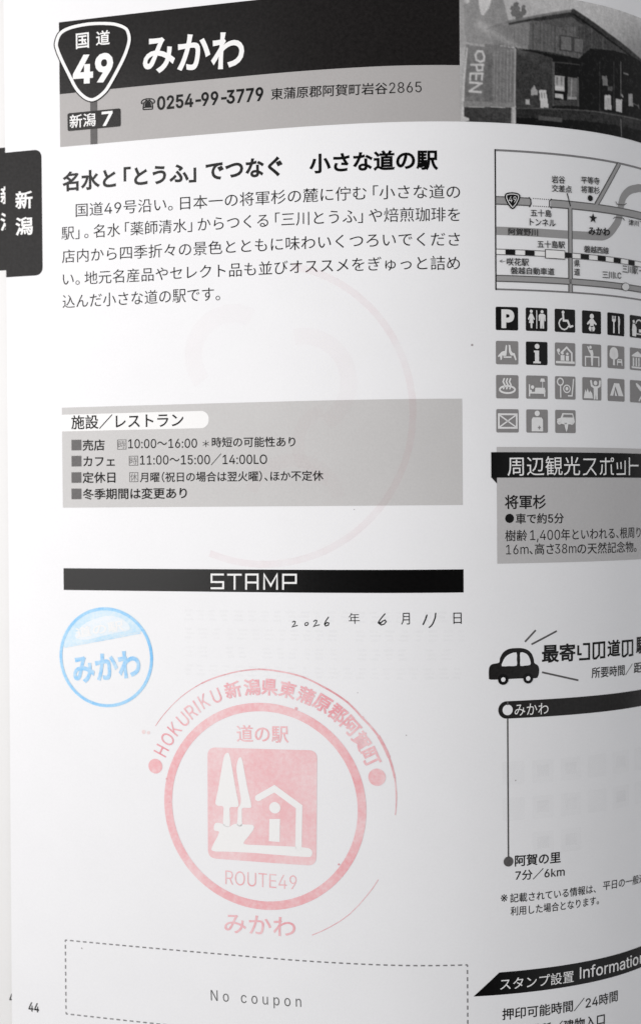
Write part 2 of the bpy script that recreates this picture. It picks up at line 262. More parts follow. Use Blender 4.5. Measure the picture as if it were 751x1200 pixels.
def stroke_quads(w, pts, closed, rnd):
    P_ = [Vector(p_) for p_ in pts]; n = len(P_); V, F = [], []; hw = w / 2
    T = []
    for i in range(n):
        p0 = P_[i - 1] if (i > 0 or closed) else P_[i]; p2 = P_[(i + 1) % n] if (i < n - 1 or closed) else P_[i]
        d0 = (P_[i] - p0); d2 = (p2 - P_[i])
        d0 = d0.normalized() if d0.length > 1e-9 else d2.normalized(); d2 = d2.normalized() if d2.length > 1e-9 else d0
        t = (d0 + d2); t = t.normalized() if t.length > 1e-6 else d2
        k = 1 / max(0.5, t.dot(d2)); nrm = Vector((-t.y, t.x)) * hw * k
        V += [tuple(P_[i] + nrm), tuple(P_[i] - nrm)]
    m = n if closed else n - 1
    for i in range(m):
        j = (i + 1) % n; F.append((2*i, 2*j, 2*j + 1, 2*i + 1))
    if rnd and not closed:
        for i, q in ((0, 1), (n - 1, n - 2)):
            d = (P_[i] - P_[q]).normalized(); a0 = math.atan2(d.y, d.x); k = len(V)
            V += [(P_[i].x + hw * math.cos(a0 + t), P_[i].y + hw * math.sin(a0 + t)) for t in [math.pi * (-.5 + s / 6) for s in range(7)]]
            F.append(tuple(range(k, k + 7)))
    return V, F

LIFT0, LAYER = 0.03, 0.022
def cut_u(bm, u0, u1, step):
    k = math.ceil((u0 + 1e-4) / step) * step
    while k < u1 - 1e-4:
        bmesh.ops.bisect_plane(bm, geom=bm.verts[:] + bm.edges[:] + bm.faces[:], plane_co=(k, 0, 0), plane_no=(1, 0, 0), dist=1e-5); k += step
def print_object(name, ops, parent, base_lift=LIFT0):
    mats, big = [], None
    parts = []
    for op in ops:
        kind, mat, layer = op[0], op[1], op[2]
        if mat not in mats: mats.append(mat)
        mi = mats.index(mat); bm = bmesh.new()
        if kind == 't': V, F = lay_text(*op[3:])
        elif kind == 's': V, F = stroke_quads(op[3], op[4], op[5], op[6])
        else: V, F = [tuple(p_) for p_ in op[3]], [tuple(range(len(op[3])))]
        bv = [bm.verts.new((p_[0], p_[1], 0)) for p_ in V]
        for f in F:
            try: bm.faces.new([bv[i] for i in f])
            except ValueError: pass
        bm.normal_update()
        for f in bm.faces:
            if f.normal.z > 0: f.normal_flip()     # v runs downwards: this faces the reader
        if kind == 'f' and len(F[0]) > 4: bmesh.ops.triangulate(bm, faces=bm.faces[:])
        us = [p_[0] for p_ in V]; u0, u1 = min(us), max(us)
        if kind == 't':
            if u1 > 100: cut_u(bm, max(u0, 100), u1, 1.2)
        elif u1 - u0 > 0.8: cut_u(bm, u0, u1, 0.6 if u1 > 95 else 1.2)
        parts.append((bm, mi, layer))
    verts, faces, mis = [], [], []
    for bm, mi, layer in parts:
        bm.verts.index_update(); n = len(verts)
        verts += [tuple(on_sheet(p_.co.x, p_.co.y, base_lift + layer * LAYER)) for p_ in bm.verts]
        for f in bm.faces: faces.append(tuple(p_.index + n for p_ in f.verts)); mis.append(mi)
        bm.free()
    me = bpy.data.meshes.new(name); me.from_pydata(verts, [], faces); me.update()
    for p_, mi in zip(me.polygons, mis): p_.material_index = mi
    return link(name, me, [MAT[m] for m in mats], parent)

# ------------------------------------------------------------------ page layout, in page millimetres (across, down)
# f: filled outline, s: pen stroke, t: lettering; then ink, layer, geometry
PRINT = [
 ('contact_strip', 'light grey strip under the dark title band',
  [["f","grey_strip",0,[[12.03,24.54],[92.6,24.54],[92.6,35.23],[12.03,35.23]]]]),
 ('title_band', 'dark charcoal title band across the top of the page',
  [["f","charcoal",1,[[12.03,10.02],[92.6,10.02],[92.6,24.54],[12.03,24.54]]]]),
 ('title_text', 'large white hiragana on the dark title band',
  [["t","white",3,"みかわ",[29.97,22.1],[50.76,23.14],7.52,"c",0.026,0]]),
 ('phone_text', 'bold black phone number with a telephone sign on the grey strip',
  [["t","black",2,"☎",[29.48,29.38],[32.5,29.46],2.33,"i",0.03,0],
  ["t","black",2,"0254-99-3779",[32.95,29.53],[54.7,29.57],2.48,"l",0.03,0]]),
 ('address_text', 'thin black address line on the grey strip',
  [["t","black",2,"東蒲原郡阿賀町岩谷",[56.2,29.63],[78.77,29.87],2.22,"c",0.004,0],
  ["t","black",2,"2865",[79.12,29.77],[85.26,29.7],2.04,"l",-0.008,0]]),
 ('route_sign', 'printed black triangular route sign numbered 49, on a post with a plate',
  [["f","dark_grey",2,[[18.71,25.53],[20.21,25.67],[20.15,35.27],[18.67,35.27]]],
  ["f","black",3,[[10.88,14.1],[10.97,13.69],[11.11,13.24],[11.3,12.79],[11.54,12.37],[11.83,12.01],[12.16,11.73],[12.54,11.49],[12.98,11.29],[13.47,11.11],[14.03,10.96],[14.69,10.83],[15.43,10.73],[16.22,10.65],[17.02,10.6],[17.78,10.57],[18.51,10.56],[19.24,10.58],[19.96,10.62],[20.66,10.68],[21.34,10.75],[22.01,10.82],[22.66,10.91],[23.29,11.01],[23.89,11.14],[24.45,11.29],[24.99,11.47],[25.51,11.68],[25.99,11.91],[26.42,12.16],[26.77,12.42],[27.05,12.68],[27.25,12.95],[27.4,13.24],[27.51,13.54],[27.61,13.86],[27.69,14.18],[27.75,14.52],[27.78,14.87],[27.76,15.25],[27.7,15.68],[27.59,16.16],[27.43,16.69],[27.23,17.26],[26.99,17.85],[26.71,18.46],[26.37,19.12],[25.98,19.84],[25.55,20.56],[25.13,21.26],[24.75,21.89],[24.39,22.46],[24.05,22.99],[23.72,23.48],[23.43,23.92],[23.17,24.29],[22.97,24.58],[22.83,24.78],[22.7,24.94],[22.57,25.09],[22.37,25.27],[22.1,25.5],[21.8,25.75],[21.46,25.99],[21.12,26.22],[20.79,26.41],[20.48,26.56],[20.16,26.69],[19.84,26.79],[19.52,26.86],[19.2,26.88],[18.89,26.85],[18.57,26.78],[18.26,26.68],[17.94,26.54],[17.63,26.37],[17.31,26.17],[16.99,25.92],[16.66,25.64],[16.35,25.35],[16.06,25.06],[15.8,24.77],[15.56,24.48],[15.34,24.17],[15.12,23.84],[14.89,23.47],[14.66,23.07],[14.44,22.65],[14.21,22.2],[13.97,21.71],[13.71,21.19],[13.42,20.61],[13.09,19.97],[12.76,19.31],[12.44,18.67],[12.15,18.09],[11.91,17.57],[11.69,17.09],[11.49,16.64],[11.32,16.21],[11.18,15.8],[11.06,15.43],[10.95,15.1],[10.88,14.78],[10.85,14.46]]],
  ["f","white",4,[[11.12,14.15],[11.21,13.76],[11.34,13.33],[11.52,12.9],[11.75,12.5],[12.02,12.17],[12.33,11.91],[12.68,11.68],[13.1,11.49],[13.57,11.33],[14.12,11.18],[14.76,11.05],[15.49,10.95],[16.27,10.88],[17.06,10.82],[17.82,10.79],[18.54,10.78],[19.26,10.8],[19.97,10.84],[20.67,10.9],[21.34,10.97],[22,11.04],[22.65,11.13],[23.27,11.23],[23.86,11.35],[24.4,11.5],[24.92,11.68],[25.43,11.88],[25.89,12.1],[26.3,12.34],[26.63,12.58],[26.87,12.81],[27.05,13.05],[27.18,13.31],[27.29,13.59],[27.38,13.89],[27.46,14.21],[27.52,14.52],[27.54,14.85],[27.53,15.21],[27.47,15.62],[27.36,16.09],[27.2,16.61],[27,17.16],[26.77,17.75],[26.49,18.36],[26.16,19.01],[25.77,19.72],[25.34,20.44],[24.92,21.14],[24.54,21.76],[24.18,22.33],[23.84,22.86],[23.52,23.35],[23.22,23.79],[22.96,24.16],[22.77,24.44],[22.63,24.64],[22.51,24.79],[22.38,24.93],[22.2,25.11],[21.94,25.33],[21.63,25.57],[21.31,25.81],[20.98,26.03],[20.66,26.21],[20.36,26.36],[20.05,26.48],[19.75,26.57],[19.46,26.63],[19.18,26.65],[18.9,26.63],[18.62,26.57],[18.33,26.47],[18.04,26.34],[17.75,26.19],[17.45,25.99],[17.13,25.76],[16.82,25.49],[16.52,25.21],[16.24,24.92],[15.99,24.64],[15.76,24.36],[15.54,24.06],[15.32,23.74],[15.1,23.38],[14.87,22.99],[14.65,22.57],[14.43,22.12],[14.19,21.63],[13.93,21.11],[13.64,20.53],[13.31,19.89],[12.97,19.23],[12.66,18.6],[12.38,18.02],[12.13,17.5],[11.92,17.02],[11.72,16.58],[11.55,16.16],[11.41,15.76],[11.29,15.39],[11.19,15.06],[11.12,14.77],[11.1,14.48]]],
  ["f","charcoal",5,[[11.81,14.31],[11.88,13.98],[12,13.59],[12.16,13.21],[12.35,12.88],[12.55,12.63],[12.79,12.43],[13.08,12.24],[13.43,12.09],[13.85,11.94],[14.35,11.8],[14.95,11.68],[15.65,11.59],[16.4,11.51],[17.17,11.46],[17.91,11.43],[18.6,11.42],[19.3,11.44],[19.99,11.48],[20.67,11.53],[21.34,11.6],[21.98,11.67],[22.61,11.76],[23.2,11.85],[23.76,11.96],[24.26,12.1],[24.73,12.26],[25.19,12.45],[25.61,12.65],[25.96,12.85],[26.22,13.03],[26.38,13.18],[26.48,13.33],[26.57,13.5],[26.65,13.72],[26.73,13.99],[26.8,14.27],[26.85,14.53],[26.87,14.79],[26.86,15.09],[26.81,15.45],[26.71,15.88],[26.56,16.37],[26.37,16.9],[26.14,17.47],[25.88,18.05],[25.55,18.68],[25.17,19.38],[24.75,20.09],[24.33,20.78],[23.94,21.41],[23.59,21.97],[23.26,22.5],[22.94,22.98],[22.64,23.41],[22.39,23.78],[22.19,24.07],[22.05,24.25],[21.97,24.37],[21.87,24.47],[21.7,24.63],[21.46,24.84],[21.17,25.07],[20.87,25.29],[20.57,25.49],[20.29,25.65],[20.02,25.78],[19.76,25.89],[19.52,25.96],[19.31,26],[19.12,26.02],[18.95,26],[18.76,25.96],[18.55,25.89],[18.32,25.79],[18.08,25.66],[17.83,25.5],[17.56,25.29],[17.28,25.05],[17,24.79],[16.74,24.53],[16.51,24.27],[16.31,24.02],[16.11,23.75],[15.9,23.45],[15.69,23.11],[15.48,22.74],[15.28,22.34],[15.06,21.9],[14.82,21.42],[14.56,20.89],[14.26,20.31],[13.93,19.67],[13.6,19.01],[13.28,18.38],[13.01,17.81],[12.77,17.3],[12.55,16.83],[12.37,16.4],[12.21,16.01],[12.08,15.62],[11.96,15.26],[11.86,14.97],[11.81,14.74],[11.79,14.55]]],
  ["t","white",6,"国",[15.77,15.88],[18.61,15.87],3.13,"i",0.014,0],
  ["t","white",6,"道",[20.11,15.63],[23.09,15.7],2.93,"i",0.014,0],
  ["t","white",6,"49",[14.97,22.88],[23.64,23.19],5.89,"i",0.048,0],
  ["f","charcoal",4,[[13.74,28.94],[13.78,28.77],[13.91,28.64],[14.09,28.59],[24.85,28.59],[25.02,28.64],[25.15,28.77],[25.2,28.94],[25.2,31.83],[25.15,32.01],[25.02,32.14],[24.85,32.18],[14.09,32.18],[13.91,32.14],[13.78,32.01],[13.74,31.83]]],
  ["t","white",5,"新潟",[14.2,31.68],[19.87,31.68],2.71,"i",0.012,0],
  ["t","white",5,"7",[21.2,31.84],[23.55,31.82],2.87,"i",0.03,0]]),
 ('index_tab', 'black index tab at the outer edge of the top page with white vertical lettering',
  [["f","tab_ink",1,[[-0.36,35.33],[6.34,35.33],[6.8,35.4],[7.22,35.61],[7.55,35.95],[7.77,36.36],[7.84,36.83],[7.84,59.43],[7.77,59.89],[7.55,60.31],[7.22,60.64],[6.8,60.85],[6.34,60.93],[-0.36,60.93]]],
  ["t","white",2,"新",[1.89,47.17],[5.77,47.19],3.69,"i",0.022,0],
  ["t","white",2,"潟",[1.84,52.55],[5.77,52.56],3.73,"i",0.022,0]]),
 ('headline_text', 'bold black headline above the body paragraph',
  [["t","black",0,"名水と「とうふ」 でつなぐ",[12.41,44.21],[58.4,44.38],3.8,"c",0.03,0],
  ["t","black",0,"小さな道の駅",[63.62,44.27],[88.36,44.34],3.64,"c",0.03,0]]),
 ('body_paragraph', 'five line paragraph of thin grey-black Japanese text',
  [["t","text_black",0,"国道49号沿い。日本一の将軍杉の麓に佇む「小さな道の",[15.28,49.63],[92.5,49.98],2.74,"c",-0.002,0],
  ["t","text_black",0,"駅」。名水「薬師清水」からつくる「三川とうふ」や焙煎珈琲を",[12.09,54.08],[92.48,54.31],2.75,"c",-0.002,0],
  ["t","text_black",0,"店内から四季折々の景色とともに味わいくつろいでくださ",[12.17,58.79],[92.42,59.03],2.75,"c",-0.002,0],
  ["t","text_black",0,"い。地元名産品やセレクト品も並びオススメをぎゅっと詰め",[12.31,63.4],[92.39,63.57],2.75,"c",-0.002,0],
  ["t","text_black",0,"込んだ小さな道の駅です。",[12.18,68],[45.6,68],2.82,"c",-0.002,0]]),
 ('facility_panel', 'grey panel listing shop and cafe hours',
  [["f","grey_light",0,[[11.8,88.14],[92.65,88.14],[92.65,108.51],[11.8,108.51]]],
  ["f","white",1,[[11.78,89.57],[41.5,89.57],[41.86,89.61],[42.2,89.73],[42.5,89.92],[42.75,90.17],[42.94,90.48],[43.06,90.81],[43.1,91.17],[43.1,91.38],[43.06,91.73],[42.94,92.07],[42.75,92.38],[42.5,92.63],[42.2,92.82],[41.86,92.94],[41.5,92.98],[11.78,92.98]]]]),
 ('facility_heading', 'heading on the white rounded strip of the grey panel',
  [["t","text_black",2,"施設／レストラン",[13.85,92.58],[37.86,92.61],2.81,"c",0.012,0]]),
 ('facility_text', 'four black lines of opening hours on the grey panel',
  [["f","dark_grey",1,[[13.85,94.72],[16.04,94.72],[16.04,96.88],[13.85,96.88]]],
  ["f","dark_grey",1,[[13.82,97.99],[16.01,97.99],[16.01,100.16],[13.82,100.16]]],
  ["f","dark_grey",1,[[13.78,101.32],[15.97,101.32],[15.97,103.48],[13.78,103.48]]],
  ["f","dark_grey",1,[[13.74,104.64],[15.94,104.64],[15.94,106.81],[13.74,106.81]]],
  ["t","text_black",1,"売店",[16.26,96.96],[21.1,96.98],2.19,"c",0.018,0],
  ["s","dark_grey",1,0.13,[[23.87,94.95],[25.7,94.95],[25.7,96.84],[23.87,96.84]],1,0],
  ["t","dark_grey",1,"時",[24.01,96.66],[25.53,96.67],1.53,"i",-0.004,0],
  ["t","text_black",1,"10:00〜16:00",[26.14,96.66],[40.62,96.81],1.78,"l",0.008,0],
  ["t","text_black",1,"＊",[41.78,96.74],[43.12,96.73],1.35,"i",0,0],
  ["t","text_black",1,"時短の可能性あり",[43.66,96.78],[60.48,96.97],1.97,"c",0.012,0],
  ["t","text_black",1,"カフェ",[16.37,100.23],[23.24,100.28],2.19,"c",0.018,0],
  ["s","dark_grey",1,0.13,[[26.34,98.27],[28.16,98.27],[28.16,100.11],[26.34,100.11]],1,0],
  ["t","dark_grey",1,"時",[26.48,99.93],[28,99.94],1.49,"i",-0.004,0],
  ["t","text_black",1,"11:00〜15:00／14:00LO",[28.63,99.98],[54.85,100.22],1.8,"l",0.008,0],
  ["t","text_black",1,"定休日",[16.18,103.51],[23.34,103.54],2.19,"c",0.018,0],
  ["s","dark_grey",1,0.13,[[26.4,101.56],[28.16,101.56],[28.16,103.39],[26.4,103.39]],1,0],
  ["t","dark_grey",1,"休",[26.54,103.22],[28,103.22],1.49,"i",-0.004,0],
  ["t","text_black",1,"月曜（祝日の場合は翌火曜）、ほか不定休",[28.56,103.5],[65.95,103.63],1.98,"c",0.012,0],
  ["t","text_black",1,"冬季期間は変更あり",[16.2,106.86],[38.44,106.83],2.17,"c",0.018,0]]),
 ('stamp_band', 'black heading band above the stamp area',
  [["f","black",0,[[11.8,120.87],[92.74,120.87],[92.74,125.32],[11.8,125.32]]]]),
 ('stamp_heading', 'white angular capital letters on the black band',
  [["s","white",2,0.37,[[45.93,121.89],[43.38,121.91],[43.37,123.4],[45.77,123.38],[45.76,124.6],[43.18,124.63]],0,0],
  ["s","white",2,0.37,[[46.6,121.92],[49.55,121.9]],0,0],
  ["s","white",2,0.37,[[48.11,121.91],[48.08,124.87]],0,0],
  ["s","white",2,0.37,[[50.42,124.85],[50.45,121.86],[52.78,121.84],[52.76,124.82]],0,0],
  ["s","white",2,0.37,[[50.44,123.42],[52.77,123.41]],0,0],
  ["s","white",2,0.37,[[54.07,124.81],[54.09,121.81],[55.41,123.99],[56.67,121.79],[56.65,124.79]],0,0],
  ["s","white",2,0.36,[[57.85,124.78],[57.88,121.84],[60.43,121.83],[60.41,123.44],[57.86,123.45]],0,0]]),
 ('date_line', 'printed year, month and day characters under the black band',
  [["t","text_black",0,"年",[70.67,131.33],[72.77,131.28],2.14,"i",-0.004,0],
  ["t","text_black",0,"月",[80.72,131.42],[82.39,131.39],2.26,"i",0,0],
  ["t","text_black",0,"日",[90.74,131.35],[92.32,131.34],2.16,"i",0,0]]),
 ('handwritten_date', 'slanted handwritten pen digits between the printed date characters',
  [["s","pen_ink",0,0.19,[[59.67,131.08],[59.94,130.89],[60.21,131],[60.11,131.4],[59.56,132.04],[59.97,131.89],[60.61,131.73]],0,1],
  ["s","pen_ink",0,0.18,[[62.09,131.44],[62.27,131.18],[62.63,131.12],[62.77,131.37],[62.53,131.67],[62.19,131.72],[62.09,131.44]],0,1],
  ["s","pen_ink",0,0.19,[[63.84,130.89],[64.18,130.62],[64.45,130.72],[64.31,131.19],[63.77,131.92],[64.2,131.72],[64.94,131.54]],0,1],
  ["s","pen_ink",0,0.21,[[66.72,130.04],[66.22,130.74],[65.94,131.4],[66.17,131.76],[66.67,131.59],[66.81,131.19],[66.45,131.07],[66.06,131.4]],0,1],
  ["s","pen_ink",0,0.22,[[77.62,129.35],[77.04,130.01],[76.45,130.8],[76.35,131.06],[76.71,131]],0,1],
  ["s","pen_ink",0,0.22,[[76.41,131.13],[76.9,131.49],[77.46,131.32],[77.84,130.83],[77.63,130.53],[77.1,130.78],[76.74,131.23]],0,1],
  ["s","pen_ink",0,0.26,[[85.65,129.6],[85.37,130.42],[84.92,131.38]],0,1],
  ["s","pen_ink",0,0.24,[[87.34,129.25],[87.23,130.11],[86.83,131.12],[86.5,131.64],[86.09,131.95]],0,1]]),
 ('blue_stamp', 'round pale blue rubber stamp with a tinted upper segment',
  [["f","blue_wash",0,[[11.09,137],[11.19,136.53],[11.32,136.07],[11.46,135.61],[11.63,135.16],[11.82,134.71],[12.03,134.28],[12.26,133.86],[12.51,133.45],[12.79,133.05],[13.08,132.66],[13.38,132.29],[13.71,131.94],[14.05,131.6],[14.41,131.28],[14.79,130.98],[15.18,130.69],[15.58,130.42],[15.99,130.18],[16.42,129.95],[16.85,129.75],[17.3,129.56],[17.75,129.4],[18.21,129.26],[18.68,129.14],[19.15,129.05],[19.63,128.98],[20.11,128.93],[20.59,128.9],[21.07,128.9],[21.55,128.92],[22.03,128.97],[22.51,129.04],[22.98,129.13],[23.45,129.24],[23.91,129.38],[24.37,129.54],[24.82,129.72],[25.25,129.92],[25.68,130.14],[26.1,130.38],[26.5,130.65],[26.89,130.93],[27.27,131.23],[27.63,131.55],[27.98,131.88],[28.3,132.24],[28.62,132.6],[28.91,132.99],[29.18,133.38]]],
  ["s","blue_ink",1,0.62,[[30.69,138.85],[30.67,139.49],[30.61,140.13],[30.5,140.77],[30.36,141.39],[30.17,142.01],[29.94,142.61],[29.68,143.19],[29.37,143.76],[29.04,144.31],[28.66,144.83],[28.25,145.32],[27.81,145.79],[27.34,146.23],[26.85,146.64],[26.33,147.01],[25.78,147.35],[25.21,147.66],[24.63,147.92],[24.03,148.15],[23.41,148.34],[22.79,148.48],[22.15,148.59],[21.51,148.65],[20.87,148.67],[20.23,148.65],[19.59,148.59],[18.95,148.48],[18.33,148.34],[17.71,148.15],[17.11,147.92],[16.53,147.66],[15.96,147.35],[15.41,147.01],[14.89,146.64],[14.39,146.23],[13.93,145.79],[13.49,145.32],[13.08,144.83],[12.71,144.31],[12.37,143.76],[12.06,143.19],[11.8,142.61],[11.57,142.01],[11.38,141.39],[11.24,140.77],[11.13,140.13],[11.07,139.49],[11.05,138.85],[11.07,138.21],[11.13,137.57],[11.24,136.93],[11.38,136.31],[11.57,135.69],[11.8,135.09],[12.06,134.51],[12.37,133.94],[12.71,133.39],[13.08,132.87],[13.49,132.38],[13.93,131.91],[14.39,131.47],[14.89,131.06],[15.41,130.69],[15.96,130.35],[16.53,130.04],[17.11,129.78],[17.71,129.55],[18.33,129.37],[18.95,129.22],[19.59,129.11],[20.23,129.05],[20.87,129.03],[21.51,129.05],[22.15,129.11],[22.79,129.22],[23.41,129.37],[24.03,129.55],[24.63,129.78],[25.21,130.04],[25.78,130.35],[26.33,130.69],[26.85,131.06],[27.34,131.47],[27.81,131.91],[28.25,132.38],[28.66,132.87],[29.04,133.39],[29.37,133.94],[29.68,134.51],[29.94,135.09],[30.17,135.69],[30.36,136.31],[30.5,136.93],[30.61,137.57],[30.67,138.21]],1,0],
  ["s","blue_soft",1,0.32,[[11.84,137.01],[12.71,136.84],[13.58,136.67],[14.45,136.5],[15.32,136.33],[16.19,136.16],[17.06,135.99],[17.93,135.81],[18.8,135.64],[19.67,135.47],[20.54,135.3],[21.41,135.13],[22.28,134.96],[23.15,134.79],[24.02,134.62],[24.89,134.44],[25.76,134.27],[26.63,134.1],[27.5,133.93],[28.37,133.76]],0,0],
  ["f","blue_pale",1,[[14.2,134.77],[14.32,134.29],[14.74,133.67],[15.31,133.03],[15.91,132.48],[16.54,132.04],[17.26,131.65],[18.01,131.32],[18.72,131.04],[19.39,130.82],[20.04,130.65],[20.68,130.53],[21.32,130.47],[21.99,130.47],[22.66,130.52],[23.31,130.62],[23.9,130.78],[24.44,131.01],[24.95,131.31],[25.39,131.63],[25.72,131.95],[25.97,132.26],[26.15,132.58],[26.2,132.89],[26.08,133.14],[25.75,133.32],[25.25,133.44],[24.61,133.55],[23.87,133.7],[22.97,133.92],[21.91,134.16],[20.81,134.42],[19.8,134.65],[18.88,134.89],[18.01,135.13],[17.18,135.33],[16.44,135.42],[15.71,135.39],[15,135.29],[14.45,135.08]]],
  ["t","white",2,"道の駅",[14.57,135.11],[24.98,133.25],2.08,"c",0.02,0],
  ["t","blue_text",1,"みかわ",[13.94,144.39],[28.57,142.66],5.71,"c",0.032,0]]),
 ('red_stamp', 'large round pink-red rubber stamp with trees and a house inside its ring',
  [["s","red_ink",0,1.66,[[72.97,167.35],[72.96,168.03],[72.92,168.71],[72.86,169.39],[72.78,170.07],[72.67,170.74],[72.54,171.41],[72.39,172.07],[72.21,172.73],[72.02,173.38],[71.79,174.03],[71.55,174.66],[71.28,175.29],[70.99,175.91],[70.69,176.51],[70.36,177.11],[70,177.69],[69.63,178.26],[69.24,178.82],[68.83,179.37],[68.4,179.9],[67.96,180.41],[67.49,180.91],[67.01,181.39],[66.51,181.86],[66,182.3],[65.47,182.73],[64.92,183.14],[64.36,183.53],[63.79,183.9],[63.21,184.25],[62.61,184.59],[62.01,184.89],[61.39,185.18],[60.76,185.45],[60.13,185.69],[59.48,185.91],[58.83,186.11],[58.17,186.29],[57.51,186.44],[56.84,186.57],[56.17,186.68],[55.49,186.76],[54.81,186.82],[54.13,186.86],[53.45,186.87],[52.77,186.86],[52.09,186.82],[51.41,186.76],[50.73,186.68],[50.06,186.57],[49.39,186.44],[48.73,186.29],[48.07,186.11],[47.42,185.91],[46.77,185.69],[46.14,185.45],[45.51,185.18],[44.89,184.89],[44.29,184.59],[43.69,184.25],[43.11,183.9],[42.53,183.53],[41.98,183.14],[41.43,182.73],[40.9,182.3],[40.39,181.86],[39.89,181.39],[39.41,180.91],[38.94,180.41],[38.5,179.9],[38.07,179.37],[37.66,178.82],[37.27,178.26],[36.9,177.69],[36.55,177.11],[36.22,176.51],[35.91,175.91],[35.62,175.29],[35.35,174.66],[35.11,174.03],[34.88,173.38],[34.69,172.73],[34.51,172.07],[34.36,171.41],[34.23,170.74],[34.12,170.07],[34.04,169.39],[33.98,168.71],[33.94,168.03],[33.93,167.35],[33.94,166.67],[33.98,165.99],[34.04,165.31],[34.12,164.63],[34.23,163.96],[34.36,163.29],[34.51,162.63],[34.69,161.97],[34.88,161.32],[35.11,160.67],[35.35,160.04],[35.62,159.41],[35.91,158.79],[36.22,158.19],[36.55,157.59],[36.9,157.01],[37.27,156.44],[37.66,155.88],[38.07,155.33],[38.5,154.8],[38.94,154.29],[39.41,153.79],[39.89,153.31],[40.39,152.84],[40.9,152.4],[41.43,151.97],[41.98,151.56],[42.53,151.17],[43.11,150.8],[43.69,150.44],[44.29,150.12],[44.89,149.81],[45.51,149.52],[46.14,149.25],[46.77,149.01],[47.42,148.78],[48.07,148.59],[48.73,148.41],[49.39,148.26],[50.06,148.13],[50.73,148.02],[51.41,147.94],[52.09,147.88],[52.77,147.84],[53.45,147.83],[54.13,147.84],[54.81,147.88],[55.49,147.94],[56.17,148.02],[56.84,148.13],[57.51,148.26],[58.17,148.41],[58.83,148.59],[59.48,148.78],[60.13,149.01],[60.76,149.25],[61.39,149.52],[62.01,149.81],[62.61,150.12],[63.21,150.44],[63.79,150.8],[64.36,151.17],[64.92,151.56],[65.47,151.97],[66,152.4],[66.51,152.84],[67.01,153.31],[67.49,153.79],[67.96,154.29],[68.4,154.8],[68.83,155.33],[69.24,155.88],[69.63,156.44],[70,157.01],[70.36,157.59],[70.69,158.19],[70.99,158.79],[71.28,159.41],[71.55,160.04],[71.79,160.67],[72.02,161.32],[72.21,161.97],[72.39,162.63],[72.54,163.29],[72.67,163.96],[72.78,164.63],[72.86,165.31],[72.92,165.99],[72.96,166.67]],1,0],
  ["s","red_line",0,0.14,[[31.43,152.3],[32,151.49],[32.6,150.7],[33.23,149.94],[33.89,149.2]],0,1],
  ["s","red_line",0,0.14,[[33.89,149.2],[34.57,148.46],[35.28,147.75],[36.01,147.06],[36.76,146.41]],0,1],
  ["s","red_line",0,0.17,[[36.76,146.41],[37.8,145.61],[38.87,144.87],[39.97,144.18],[41.11,143.54]],0,1],
  ["s","red_line",0,0.27,[[41.11,143.54],[42.29,142.98],[43.5,142.47],[44.74,142.03],[46,141.65]],0,1],
  ["s","red_line",0,0.25,[[46,141.65],[47.04,141.34],[48.09,141.09],[49.15,140.87],[50.22,140.69]],0,1],
  ["s","red_line",0,0.27,[[50.22,140.69],[50.89,140.6],[51.56,140.53],[52.24,140.47],[52.92,140.42]],0,1],
  ["s","red_line",0,0.3,[[52.92,140.42],[53.95,140.45],[54.99,140.51],[56.03,140.61],[57.06,140.76]],0,1],
  ["s","red_line",0,0.3,[[57.06,140.76],[58.17,140.92],[59.28,141.12],[60.38,141.38],[61.46,141.67]],0,1],
  ["s","red_line",0,0.32,[[61.46,141.67],[62.49,142.07],[63.52,142.51],[64.52,142.99],[65.5,143.51]],0,1],
  ["s","red_line",0,0.36,[[65.5,143.51],[66.76,144.16],[67.98,144.87],[69.16,145.65],[70.3,146.48]],0,1],
  ["s","red_line",0,0.36,[[70.3,146.48],[71.04,147.18],[71.77,147.9],[72.46,148.66],[73.13,149.44]],0,1],
  ["s","red_line",0,0.41,[[73.13,149.44],[73.97,150.26],[74.77,151.13],[75.53,152.02],[76.25,152.94]],0,1],
  ["s","red_line",0,0.61,[[76.25,152.94],[76.79,153.9],[77.3,154.88],[77.77,155.88],[78.2,156.9]],0,1],
  ["s","red_line",0,0.41,[[78.2,156.9],[78.53,157.87],[78.83,158.87],[79.08,159.87],[79.3,160.88]],0,1],
  ["s","red_line",0,0.25,[[79.3,160.88],[79.43,161.9],[79.52,162.93],[79.58,163.97],[79.59,165.01]],0,1],
  ["s","red_line",0,0.2,[[79.59,165.01],[79.56,165.76],[79.52,166.52],[79.46,167.27],[79.37,168.03]],0,1],
  ["s","red_line",0,0.15,[[63.09,192.03],[64.79,191.25],[66.52,190.3],[68.48,189.09],[70.33,187.66],[72.15,185.81],[73.71,183.95],[74.97,182.31],[75.99,180.71]],0,1],
  ["f","red_ink",0,[[32.77,160.46],[32.75,160.69],[32.7,160.91],[32.61,161.12],[32.49,161.32],[32.34,161.5],[32.16,161.65],[31.96,161.77],[31.75,161.86],[31.52,161.91],[31.29,161.93],[31.06,161.91],[30.84,161.86],[30.62,161.77],[30.43,161.65],[30.25,161.5],[30.1,161.32],[29.98,161.12],[29.89,160.91],[29.84,160.69],[29.82,160.46],[29.84,160.22],[29.89,160],[29.98,159.78],[30.1,159.59],[30.25,159.41],[30.43,159.26],[30.62,159.14],[30.84,159.05],[31.06,159],[31.29,158.98],[31.52,159],[31.75,159.05],[31.96,159.14],[32.16,159.26],[32.34,159.41],[32.49,159.59],[32.61,159.78],[32.7,160],[32.75,160.22]]],
